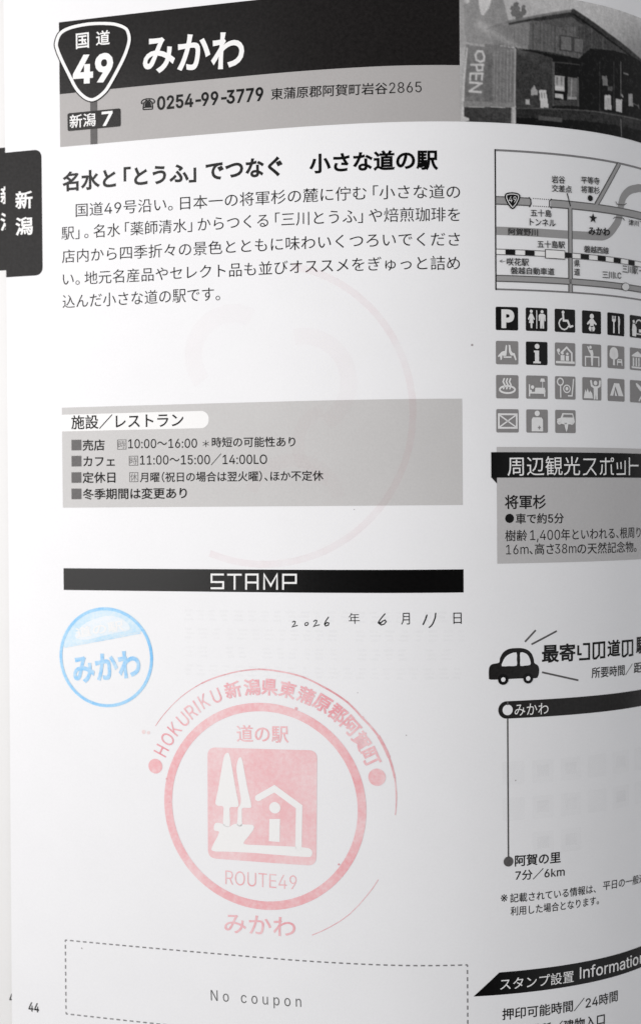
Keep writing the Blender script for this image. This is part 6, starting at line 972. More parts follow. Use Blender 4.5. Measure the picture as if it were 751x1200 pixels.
  ["f","ghost_grey",0.4,[[46.72,134.25],[47.51,134.25],[47.51,134.69],[46.72,134.69]]],
  ["f","ghost_grey",0.4,[[48.7,132.54],[50.7,132.54],[50.7,133],[48.7,133]]],
  ["f","ghost_grey",0,[[48.98,133.4],[50.43,133.4],[50.43,133.84],[48.98,133.84]]],
  ["f","ghost_grey",0.4,[[48.41,134.25],[50.69,134.25],[50.69,134.69],[48.41,134.69]]],
  ["f","ghost_grey",0.4,[[51.37,132.54],[53.11,132.54],[53.11,133],[51.37,133]]],
  ["f","ghost_grey",0,[[51.59,133.4],[53.01,133.4],[53.01,133.84],[51.59,133.84]]],
  ["f","ghost_grey",0.4,[[51.68,134.25],[53.16,134.25],[53.16,134.69],[51.68,134.69]]],
  ["f","ghost_grey",0.4,[[54.11,132.54],[55.59,132.54],[55.59,133],[54.11,133]]],
  ["f","ghost_grey",0,[[54.03,133.4],[56,133.4],[56,133.84],[54.03,133.84]]],
  ["f","ghost_grey",0.4,[[54.09,134.25],[55.82,134.25],[55.82,134.69],[54.09,134.69]]],
  ["f","ghost_grey",0.4,[[56.98,132.54],[58.34,132.54],[58.34,133],[56.98,133]]],
  ["f","ghost_grey",0,[[57.13,133.4],[57.9,133.4],[57.9,133.84],[57.13,133.84]]],
  ["f","ghost_grey",0.4,[[57.06,134.25],[57.97,134.25],[57.97,134.69],[57.06,134.69]]],
  ["f","ghost_grey",0.4,[[59.26,132.54],[60.77,132.54],[60.77,133],[59.26,133]]],
  ["f","ghost_grey",0,[[59.37,133.4],[60.93,133.4],[60.93,133.84],[59.37,133.84]]],
  ["f","ghost_grey",0.4,[[59.11,134.25],[60.46,134.25],[60.46,134.69],[59.11,134.69]]],
  ["f","ghost_grey",0.4,[[62.18,132.54],[63.32,132.54],[63.32,133],[62.18,133]]],
  ["f","ghost_grey",0,[[61.63,133.4],[63.02,133.4],[63.02,133.84],[61.63,133.84]]],
  ["f","ghost_grey",0.4,[[61.92,134.25],[63.08,134.25],[63.08,134.69],[61.92,134.69]]],
  ["f","ghost_grey",0.4,[[64.02,132.54],[65.67,132.54],[65.67,133],[64.02,133]]],
  ["f","ghost_grey",0,[[64.51,133.4],[65.8,133.4],[65.8,133.84],[64.51,133.84]]],
  ["f","ghost_grey",0.4,[[64.22,134.25],[65.15,134.25],[65.15,134.69],[64.22,134.69]]],
  ["f","ghost_grey",0.4,[[66.86,132.54],[68.38,132.54],[68.38,133],[66.86,133]]],
  ["f","ghost_grey",0,[[66.67,133.4],[68.22,133.4],[68.22,133.84],[66.67,133.84]]],
  ["f","ghost_grey",0.4,[[66.46,134.25],[68.24,134.25],[68.24,134.69],[66.46,134.69]]],
  ["f","ghost_grey",0.4,[[72.12,132.54],[73.6,132.54],[73.6,133],[72.12,133]]],
  ["f","ghost_grey",0,[[72.2,133.4],[73.84,133.4],[73.84,133.84],[72.2,133.84]]],
  ["f","ghost_grey",0.4,[[72.01,134.25],[73.31,134.25],[73.31,134.69],[72.01,134.69]]],
  ["f","ghost_grey",0.4,[[74.6,132.54],[76.24,132.54],[76.24,133],[74.6,133]]],
  ["f","ghost_grey",0,[[74.67,133.4],[76.83,133.4],[76.83,133.84],[74.67,133.84]]],
  ["f","ghost_grey",0.4,[[74.92,134.25],[76.58,134.25],[76.58,134.69],[74.92,134.69]]],
  ["f","ghost_grey",0.4,[[77.72,132.54],[79.4,132.54],[79.4,133],[77.72,133]]],
  ["f","ghost_grey",0,[[77.58,133.4],[79.06,133.4],[79.06,133.84],[77.58,133.84]]],
  ["f","ghost_grey",0.4,[[77.84,134.25],[79.14,134.25],[79.14,134.69],[77.84,134.69]]],
  ["f","ghost_grey",0.4,[[80.83,132.54],[82.01,132.54],[82.01,133],[80.83,133]]],
  ["f","ghost_grey",0,[[80.54,133.4],[82.22,133.4],[82.22,133.84],[80.54,133.84]]],
  ["f","ghost_grey",0.4,[[80.27,134.25],[82.08,134.25],[82.08,134.69],[80.27,134.69]]],
  ["f","ghost_grey",0.4,[[83.2,132.54],[84.98,132.54],[84.98,133],[83.2,133]]],
  ["f","ghost_grey",0,[[83.54,133.4],[84.69,133.4],[84.69,133.84],[83.54,133.84]]],
  ["f","ghost_grey",0.4,[[83.59,134.25],[84.48,134.25],[84.48,134.69],[83.59,134.69]]],
  ["f","ghost_grey",0.4,[[85.98,132.54],[87.62,132.54],[87.62,133],[85.98,133]]],
  ["f","ghost_grey",0,[[85.99,133.4],[87.64,133.4],[87.64,133.84],[85.99,133.84]]],
  ["f","ghost_grey",0.4,[[85.93,134.25],[87.42,134.25],[87.42,134.69],[85.93,134.69]]],
  ["f","ghost_grey",0.4,[[89.01,132.54],[90.58,132.54],[90.58,133],[89.01,133]]],
  ["f","ghost_grey",0,[[88.83,133.4],[90.57,133.4],[90.57,133.84],[88.83,133.84]]],
  ["f","ghost_grey",0.4,[[88.62,134.25],[90.64,134.25],[90.64,134.69],[88.62,134.69]]],
  ["f","ghost_grey",0.4,[[91.5,132.54],[92.69,132.54],[92.69,133],[91.5,133]]],
  ["f","ghost_grey",0,[[91.72,133.4],[92.75,133.4],[92.75,133.84],[91.72,133.84]]],
  ["f","ghost_grey",0.4,[[91.77,134.25],[92.81,134.25],[92.81,134.69],[91.77,134.69]]],
  ["f","ghost_grey",0.4,[[37.94,136.17],[39.64,136.17],[39.64,136.62],[37.94,136.62]]],
  ["f","ghost_grey",0,[[38.16,137.02],[39.29,137.02],[39.29,137.47],[38.16,137.47]]],
  ["f","ghost_grey",0.4,[[37.61,137.87],[39.45,137.87],[39.45,138.32],[37.61,138.32]]],
  ["f","ghost_grey",0.4,[[40.54,136.17],[42.3,136.17],[42.3,136.62],[40.54,136.62]]],
  ["f","ghost_grey",0,[[40.35,137.02],[42.3,137.02],[42.3,137.47],[40.35,137.47]]],
  ["f","ghost_grey",0.4,[[40.73,137.87],[42.31,137.87],[42.31,138.32],[40.73,138.32]]],
  ["f","ghost_grey",0.4,[[46.04,136.17],[47.66,136.17],[47.66,136.62],[46.04,136.62]]],
  ["f","ghost_grey",0,[[46.3,137.02],[47.36,137.02],[47.36,137.47],[46.3,137.47]]],
  ["f","ghost_grey",0.4,[[46.67,137.87],[47.95,137.87],[47.95,138.32],[46.67,138.32]]],
  ["f","ghost_grey",0.4,[[48.69,136.17],[49.87,136.17],[49.87,136.62],[48.69,136.62]]],
  ["f","ghost_grey",0,[[48.93,137.02],[50.01,137.02],[50.01,137.47],[48.93,137.47]]],
  ["f","ghost_grey",0.4,[[48.88,137.87],[50.38,137.87],[50.38,138.32],[48.88,138.32]]],
  ["f","ghost_grey",0.4,[[53.59,136.17],[55.19,136.17],[55.19,136.62],[53.59,136.62]]],
  ["f","ghost_grey",0,[[53.75,137.02],[55.4,137.02],[55.4,137.47],[53.75,137.47]]],
  ["f","ghost_grey",0.4,[[53.6,137.87],[55.6,137.87],[55.6,138.32],[53.6,138.32]]],
  ["f","ghost_grey",0.4,[[56.34,136.17],[57.91,136.17],[57.91,136.62],[56.34,136.62]]],
  ["f","ghost_grey",0,[[56.45,137.02],[57.95,137.02],[57.95,137.47],[56.45,137.47]]],
  ["f","ghost_grey",0.4,[[56.76,137.87],[57.88,137.87],[57.88,138.32],[56.76,138.32]]],
  ["f","ghost_grey",0.4,[[59.4,136.17],[60.6,136.17],[60.6,136.62],[59.4,136.62]]],
  ["f","ghost_grey",0,[[58.98,137.02],[60.24,137.02],[60.24,137.47],[58.98,137.47]]],
  ["f","ghost_grey",0.4,[[58.88,137.87],[60.26,137.87],[60.26,138.32],[58.88,138.32]]],
  ["f","ghost_grey",0.4,[[62.06,136.17],[63.07,136.17],[63.07,136.62],[62.06,136.62]]],
  ["f","ghost_grey",0,[[61.88,137.02],[63.09,137.02],[63.09,137.47],[61.88,137.47]]],
  ["f","ghost_grey",0.4,[[62.02,137.87],[62.88,137.87],[62.88,138.32],[62.02,138.32]]],
  ["f","ghost_grey",0.4,[[64.13,136.17],[65.67,136.17],[65.67,136.62],[64.13,136.62]]],
  ["f","ghost_grey",0,[[64.08,137.02],[65.64,137.02],[65.64,137.47],[64.08,137.47]]],
  ["f","ghost_grey",0.4,[[64.03,137.87],[65.67,137.87],[65.67,138.32],[64.03,138.32]]],
  ["f","ghost_grey",0.4,[[67.04,136.17],[68.17,136.17],[68.17,136.62],[67.04,136.62]]],
  ["f","ghost_grey",0,[[66.81,137.02],[68.37,137.02],[68.37,137.47],[66.81,137.47]]],
  ["f","ghost_grey",0.4,[[67.13,137.87],[68.43,137.87],[68.43,138.32],[67.13,138.32]]],
  ["f","ghost_grey",0.4,[[72.22,136.17],[74.01,136.17],[74.01,136.62],[72.22,136.62]]],
  ["f","ghost_grey",0,[[72.48,137.02],[74.08,137.02],[74.08,137.47],[72.48,137.47]]],
  ["f","ghost_grey",0.4,[[72.24,137.87],[74.13,137.87],[74.13,138.32],[72.24,138.32]]],
  ["f","ghost_grey",0.4,[[75.05,136.17],[76.34,136.17],[76.34,136.62],[75.05,136.62]]],
  ["f","ghost_grey",0,[[75.62,137.02],[76.7,137.02],[76.7,137.47],[75.62,137.47]]],
  ["f","ghost_grey",0.4,[[74.97,137.87],[76.29,137.87],[76.29,138.32],[74.97,138.32]]],
  ["f","ghost_grey",0.4,[[77.35,136.17],[79.23,136.17],[79.23,136.62],[77.35,136.62]]],
  ["f","ghost_grey",0,[[77.79,137.02],[78.93,137.02],[78.93,137.47],[77.79,137.47]]],
  ["f","ghost_grey",0.4,[[77.91,137.87],[78.68,137.87],[78.68,138.32],[77.91,138.32]]],
  ["f","ghost_grey",0.4,[[80.17,136.17],[81.55,136.17],[81.55,136.62],[80.17,136.62]]],
  ["f","ghost_grey",0,[[80.13,137.02],[81.22,137.02],[81.22,137.47],[80.13,137.47]]],
  ["f","ghost_grey",0.4,[[80.29,137.87],[81.81,137.87],[81.81,138.32],[80.29,138.32]]],
  ["f","ghost_grey",0.4,[[85.2,136.17],[87.06,136.17],[87.06,136.62],[85.2,136.62]]],
  ["f","ghost_grey",0,[[85.85,137.02],[87.11,137.02],[87.11,137.47],[85.85,137.47]]],
  ["f","ghost_grey",0.4,[[85.5,137.87],[87.36,137.87],[87.36,138.32],[85.5,138.32]]],
  ["f","ghost_grey",0.4,[[88.67,136.17],[90.09,136.17],[90.09,136.62],[88.67,136.62]]],
  ["f","ghost_grey",0,[[88.17,137.02],[89.87,137.02],[89.87,137.47],[88.17,137.47]]],
  ["f","ghost_grey",0.4,[[88.4,137.87],[90.37,137.87],[90.37,138.32],[88.4,138.32]]],
  ["f","ghost_grey",0.4,[[38.07,139.81],[39.37,139.81],[39.37,140.25],[38.07,140.25]]],
  ["f","ghost_grey",0,[[37.81,140.66],[38.88,140.66],[38.88,141.1],[37.81,141.1]]],
  ["f","ghost_grey",0.4,[[37.85,141.5],[38.82,141.5],[38.82,141.96],[37.85,141.96]]],
  ["f","ghost_grey",0.4,[[40.08,139.81],[41.4,139.81],[41.4,140.25],[40.08,140.25]]],
  ["f","ghost_grey",0,[[40.51,140.66],[41.6,140.66],[41.6,141.1],[40.51,141.1]]],
  ["f","ghost_grey",0.4,[[40.15,141.5],[41.75,141.5],[41.75,141.96],[40.15,141.96]]],
  ["f","ghost_grey",0.4,[[42.85,139.81],[44.5,139.81],[44.5,140.25],[42.85,140.25]]],
  ["f","ghost_grey",0,[[42.73,140.66],[44.48,140.66],[44.48,141.1],[42.73,141.1]]],
  ["f","ghost_grey",0.4,[[43.08,141.5],[44.59,141.5],[44.59,141.96],[43.08,141.96]]],
  ["f","ghost_grey",0.4,[[45.22,139.81],[46.88,139.81],[46.88,140.25],[45.22,140.25]]],
  ["f","ghost_grey",0,[[45.8,140.66],[46.54,140.66],[46.54,141.1],[45.8,141.1]]],
  ["f","ghost_grey",0.4,[[45.55,141.5],[46.88,141.5],[46.88,141.96],[45.55,141.96]]],
  ["f","ghost_grey",0.4,[[48.06,139.81],[49.63,139.81],[49.63,140.25],[48.06,140.25]]],
  ["f","ghost_grey",0,[[47.73,140.66],[49.49,140.66],[49.49,141.1],[47.73,141.1]]],
  ["f","ghost_grey",0.4,[[47.75,141.5],[49.71,141.5],[49.71,141.96],[47.75,141.96]]],
  ["f","ghost_grey",0.4,[[50.82,139.81],[52.52,139.81],[52.52,140.25],[50.82,140.25]]],
  ["f","ghost_grey",0,[[51.21,140.66],[52.6,140.66],[52.6,141.1],[51.21,141.1]]],
  ["f","ghost_grey",0.4,[[50.62,141.5],[52.41,141.5],[52.41,141.96],[50.62,141.96]]],
  ["f","ghost_grey",0.4,[[54.16,139.81],[55.23,139.81],[55.23,140.25],[54.16,140.25]]],
  ["f","ghost_grey",0,[[53.9,140.66],[54.85,140.66],[54.85,141.1],[53.9,141.1]]],
  ["f","ghost_grey",0.4,[[53.65,141.5],[55.17,141.5],[55.17,141.96],[53.65,141.96]]],
  ["f","ghost_grey",0.4,[[55.92,139.81],[57.48,139.81],[57.48,140.25],[55.92,140.25]]],
  ["f","ghost_grey",0,[[56.37,140.66],[57.2,140.66],[57.2,141.1],[56.37,141.1]]],
  ["f","ghost_grey",0.4,[[56.38,141.5],[57.23,141.5],[57.23,141.96],[56.38,141.96]]],
  ["f","ghost_grey",0.4,[[58.58,139.81],[60.53,139.81],[60.53,140.25],[58.58,140.25]]],
  ["f","ghost_grey",0,[[58.53,140.66],[59.95,140.66],[59.95,141.1],[58.53,141.1]]],
  ["f","ghost_grey",0.4,[[58.52,141.5],[60.34,141.5],[60.34,141.96],[58.52,141.96]]],
  ["f","ghost_grey",0.4,[[61.68,139.81],[62.35,139.81],[62.35,140.25],[61.68,140.25]]],
  ["f","ghost_grey",0,[[61.57,140.66],[62.35,140.66],[62.35,141.1],[61.57,141.1]]],
  ["f","ghost_grey",0.4,[[61.58,141.5],[62.84,141.5],[62.84,141.96],[61.58,141.96]]],
  ["f","ghost_grey",0.4,[[64.03,139.81],[65.17,139.81],[65.17,140.25],[64.03,140.25]]],
  ["f","ghost_grey",0,[[63.88,140.66],[65.54,140.66],[65.54,141.1],[63.88,141.1]]],
  ["f","ghost_grey",0.4,[[64.21,141.5],[65.49,141.5],[65.49,141.96],[64.21,141.96]]],
  ["f","ghost_grey",0.4,[[66.83,139.81],[68.36,139.81],[68.36,140.25],[66.83,140.25]]],
  ["f","ghost_grey",0,[[66.71,140.66],[68.62,140.66],[68.62,141.1],[66.71,141.1]]],
  ["f","ghost_grey",0.4,[[66.45,141.5],[68.45,141.5],[68.45,141.96],[66.45,141.96]]],
  ["f","ghost_grey",0.4,[[69.45,139.81],[70.92,139.81],[70.92,140.25],[69.45,140.25]]],
  ["f","ghost_grey",0,[[69.81,140.66],[71.35,140.66],[71.35,141.1],[69.81,141.1]]],
  ["f","ghost_grey",0.4,[[69.52,141.5],[70.94,141.5],[70.94,141.96],[69.52,141.96]]],
  ["f","ghost_grey",0.4,[[72.53,139.81],[73.98,139.81],[73.98,140.25],[72.53,140.25]]],
  ["f","ghost_grey",0,[[72.5,140.66],[73.83,140.66],[73.83,141.1],[72.5,141.1]]],
  ["f","ghost_grey",0.4,[[72.01,141.5],[73.58,141.5],[73.58,141.96],[72.01,141.96]]],
  ["f","ghost_grey",0.4,[[75.08,139.81],[75.9,139.81],[75.9,140.25],[75.08,140.25]]],
  ["f","ghost_grey",0,[[75.22,140.66],[76.23,140.66],[76.23,141.1],[75.22,141.1]]],
  ["f","ghost_grey",0.4,[[74.75,141.5],[76.33,141.5],[76.33,141.96],[74.75,141.96]]],
  ["f","ghost_grey",0.4,[[77.07,139.81],[78.69,139.81],[78.69,140.25],[77.07,140.25]]],
  ["f","ghost_grey",0,[[77.18,140.66],[78.53,140.66],[78.53,141.1],[77.18,141.1]]],
  ["f","ghost_grey",0.4,[[77.49,141.5],[78.5,141.5],[78.5,141.96],[77.49,141.96]]],
  ["f","ghost_grey",0.4,[[79.55,139.81],[81.32,139.81],[81.32,140.25],[79.55,140.25]]],
  ["f","ghost_grey",0,[[79.83,140.66],[81.45,140.66],[81.45,141.1],[79.83,141.1]]],
  ["f","ghost_grey",0.4,[[79.74,141.5],[80.98,141.5],[80.98,141.96],[79.74,141.96]]],
  ["f","ghost_grey",0.4,[[82.14,139.81],[83.95,139.81],[83.95,140.25],[82.14,140.25]]],
  ["f","ghost_grey",0,[[82.15,140.66],[83.93,140.66],[83.93,141.1],[82.15,141.1]]],
  ["f","ghost_grey",0.4,[[82.65,141.5],[83.56,141.5],[83.56,141.96],[82.65,141.96]]],
  ["f","ghost_grey",0.4,[[84.86,139.81],[86.38,139.81],[86.38,140.25],[84.86,140.25]]],
  ["f","ghost_grey",0,[[84.96,140.66],[86.91,140.66],[86.91,141.1],[84.96,141.1]]],
  ["f","ghost_grey",0.4,[[85.13,141.5],[86.86,141.5],[86.86,141.96],[85.13,141.96]]],
  ["f","ghost_grey",0.4,[[87.75,139.81],[89.6,139.81],[89.6,140.25],[87.75,140.25]]],
  ["f","ghost_grey",0,[[88.04,140.66],[89.45,140.66],[89.45,141.1],[88.04,141.1]]],
  ["f","ghost_grey",0.4,[[87.91,141.5],[89.77,141.5],[89.77,141.96],[87.91,141.96]]],
  ["f","ghost_grey",0.4,[[90.74,139.81],[91.94,139.81],[91.94,140.25],[90.74,140.25]]],
  ["f","ghost_grey",0,[[90.9,140.66],[92.2,140.66],[92.2,141.1],[90.9,141.1]]],
  ["f","ghost_grey",0.4,[[90.49,141.5],[91.97,141.5],[91.97,141.96],[90.49,141.96]]],
  ["f","ghost_grey",0.3,[[100.14,158.51],[100.23,158.29],[100.44,158.21],[104.34,158.21],[104.55,158.29],[104.64,158.51],[104.64,162.41],[104.55,162.62],[104.34,162.71],[100.44,162.71],[100.23,162.62],[100.14,162.41]]],
  ["f","ghost_grey",0.3,[[106.21,158.51],[106.3,158.29],[106.51,158.21],[110.41,158.21],[110.63,158.29],[110.71,158.51],[110.71,162.41],[110.63,162.62],[110.41,162.71],[106.51,162.71],[106.3,162.62],[106.21,162.41]]],
  ["f","ghost_grey",0.6,[[107.21,159.21],[109.71,159.21],[109.71,161.51],[107.21,161.51]]],
  ["f","ghost_grey",0.3,[[112.29,158.51],[112.38,158.29],[112.59,158.21],[116.49,158.21],[116.7,158.29],[116.79,158.51],[116.79,162.41],[116.7,162.62],[116.49,162.71],[112.59,162.71],[112.38,162.62],[112.29,162.41]]],
  ["f","ghost_grey",0.6,[[113.29,159.21],[115.79,159.21],[115.79,161.51],[113.29,161.51]]],
  ["f","ghost_grey",0.3,[[118.36,158.51],[118.45,158.29],[118.67,158.21],[122.56,158.21],[122.78,158.29],[122.86,158.51],[122.86,162.41],[122.78,162.62],[122.56,162.71],[118.67,162.71],[118.45,162.62],[118.36,162.41]]],
  ["f","ghost_grey",0.3,[[124.44,158.51],[124.53,158.29],[124.74,158.21],[128.64,158.21],[128.85,158.29],[128.94,158.51],[128.94,162.41],[128.85,162.62],[128.64,162.71],[124.74,162.71],[124.53,162.62],[124.44,162.41]]],
  ["f","ghost_grey",0.6,[[125.44,159.21],[127.94,159.21],[127.94,161.51],[125.44,161.51]]],
  ["f","ghost_grey",0.3,[[130.51,158.51],[130.6,158.29],[130.81,158.21],[134.72,158.21],[134.93,158.29],[135.01,158.51],[135.01,162.41],[134.93,162.62],[134.72,162.71],[130.81,162.71],[130.6,162.62],[130.51,162.41]]],
  ["f","ghost_grey",0.3,[[100.14,165.5],[100.23,165.29],[100.44,165.2],[104.34,165.2],[104.55,165.29],[104.64,165.5],[104.64,169.4],[104.55,169.62],[104.34,169.7],[100.44,169.7],[100.23,169.62],[100.14,169.4]]],
  ["f","ghost_grey",0.3,[[106.21,165.5],[106.3,165.29],[106.51,165.2],[110.41,165.2],[110.63,165.29],[110.71,165.5],[110.71,169.4],[110.63,169.62],[110.41,169.7],[106.51,169.7],[106.3,169.62],[106.21,169.4]]],
  ["f","ghost_grey",0.6,[[107.21,166.2],[109.71,166.2],[109.71,168.5],[107.21,168.5]]],
  ["f","ghost_grey",0.3,[[112.29,165.5],[112.38,165.29],[112.59,165.2],[116.49,165.2],[116.7,165.29],[116.79,165.5],[116.79,169.4],[116.7,169.62],[116.49,169.7],[112.59,169.7],[112.38,169.62],[112.29,169.4]]],
  ["f","ghost_grey",0.6,[[113.29,166.2],[115.79,166.2],[115.79,168.5],[113.29,168.5]]],
  ["f","ghost_grey",0.3,[[118.36,165.5],[118.45,165.29],[118.67,165.2],[122.56,165.2],[122.78,165.29],[122.86,165.5],[122.86,169.4],[122.78,169.62],[122.56,169.7],[118.67,169.7],[118.45,169.62],[118.36,169.4]]],
  ["f","ghost_grey",0.3,[[124.44,165.5],[124.53,165.29],[124.74,165.2],[128.64,165.2],[128.85,165.29],[128.94,165.5],[128.94,169.4],[128.85,169.62],[128.64,169.7],[124.74,169.7],[124.53,169.62],[124.44,169.4]]],
  ["f","ghost_grey",0.6,[[125.44,166.2],[127.94,166.2],[127.94,168.5],[125.44,168.5]]],
  ["f","ghost_grey",0.3,[[130.51,165.5],[130.6,165.29],[130.81,165.2],[134.72,165.2],[134.93,165.29],[135.01,165.5],[135.01,169.4],[134.93,169.62],[134.72,169.7],[130.81,169.7],[130.6,169.62],[130.51,169.4]]],
  ["f","ghost_grey",0.3,[[106.21,172.5],[106.3,172.29],[106.51,172.21],[110.41,172.21],[110.63,172.29],[110.71,172.5],[110.71,176.41],[110.63,176.62],[110.41,176.71],[106.51,176.71],[106.3,176.62],[106.21,176.41]]],
  ["f","ghost_grey",0.6,[[107.21,173.21],[109.71,173.21],[109.71,175.5],[107.21,175.5]]],
  ["f","ghost_grey",0.3,[[112.29,172.5],[112.38,172.29],[112.59,172.21],[116.49,172.21],[116.7,172.29],[116.79,172.5],[116.79,176.41],[116.7,176.62],[116.49,176.71],[112.59,176.71],[112.38,176.62],[112.29,176.41]]],
  ["f","ghost_grey",0.6,[[113.29,173.21],[115.79,173.21],[115.79,175.5],[113.29,175.5]]]]),
 ('paper_speck', None,
  [["f","speck",0,[[102.96,161.95],[102.92,162.05],[102.83,162.08],[102.74,162.05],[102.7,161.95],[102.74,161.86],[102.83,161.82],[102.92,161.86]]]]),
 ('paper_speck', None,
  [["f","speck",0,[[94.89,77.86],[94.83,78.02],[94.67,78.08],[94.51,78.02],[94.44,77.86],[94.51,77.7],[94.67,77.63],[94.83,77.7]]]]),
 ('paper_speck', None,
  [["f","speck",0,[[15.17,198.58],[15.12,198.69],[15.01,198.74],[14.9,198.69],[14.85,198.58],[14.9,198.47],[15.01,198.42],[15.12,198.47]]]]),
 ('paper_speck', None,
  [["f","speck",0,[[72.37,144.59],[72.34,144.66],[72.28,144.69],[72.2,144.66],[72.18,144.59],[72.2,144.52],[72.28,144.49],[72.34,144.52]]]]),
 ('paper_speck', None,
  [["f","speck",0,[[81.68,152.72],[81.64,152.8],[81.56,152.83],[81.48,152.8],[81.45,152.72],[81.48,152.63],[81.56,152.6],[81.64,152.63]]]]),
 ('paper_speck', None,
  [["f","speck",0,[[71.97,109.22],[71.94,109.29],[71.87,109.32],[71.8,109.29],[71.77,109.22],[71.8,109.15],[71.87,109.13],[71.94,109.15]]]]),
]
PICTURE_BOX = {'u0': 92.6, 'u1': 138.5, 'v0': 10.023, 'v1': 35.234, 'ray': [(96.584, 16.785), (111.544, 24.648)]}
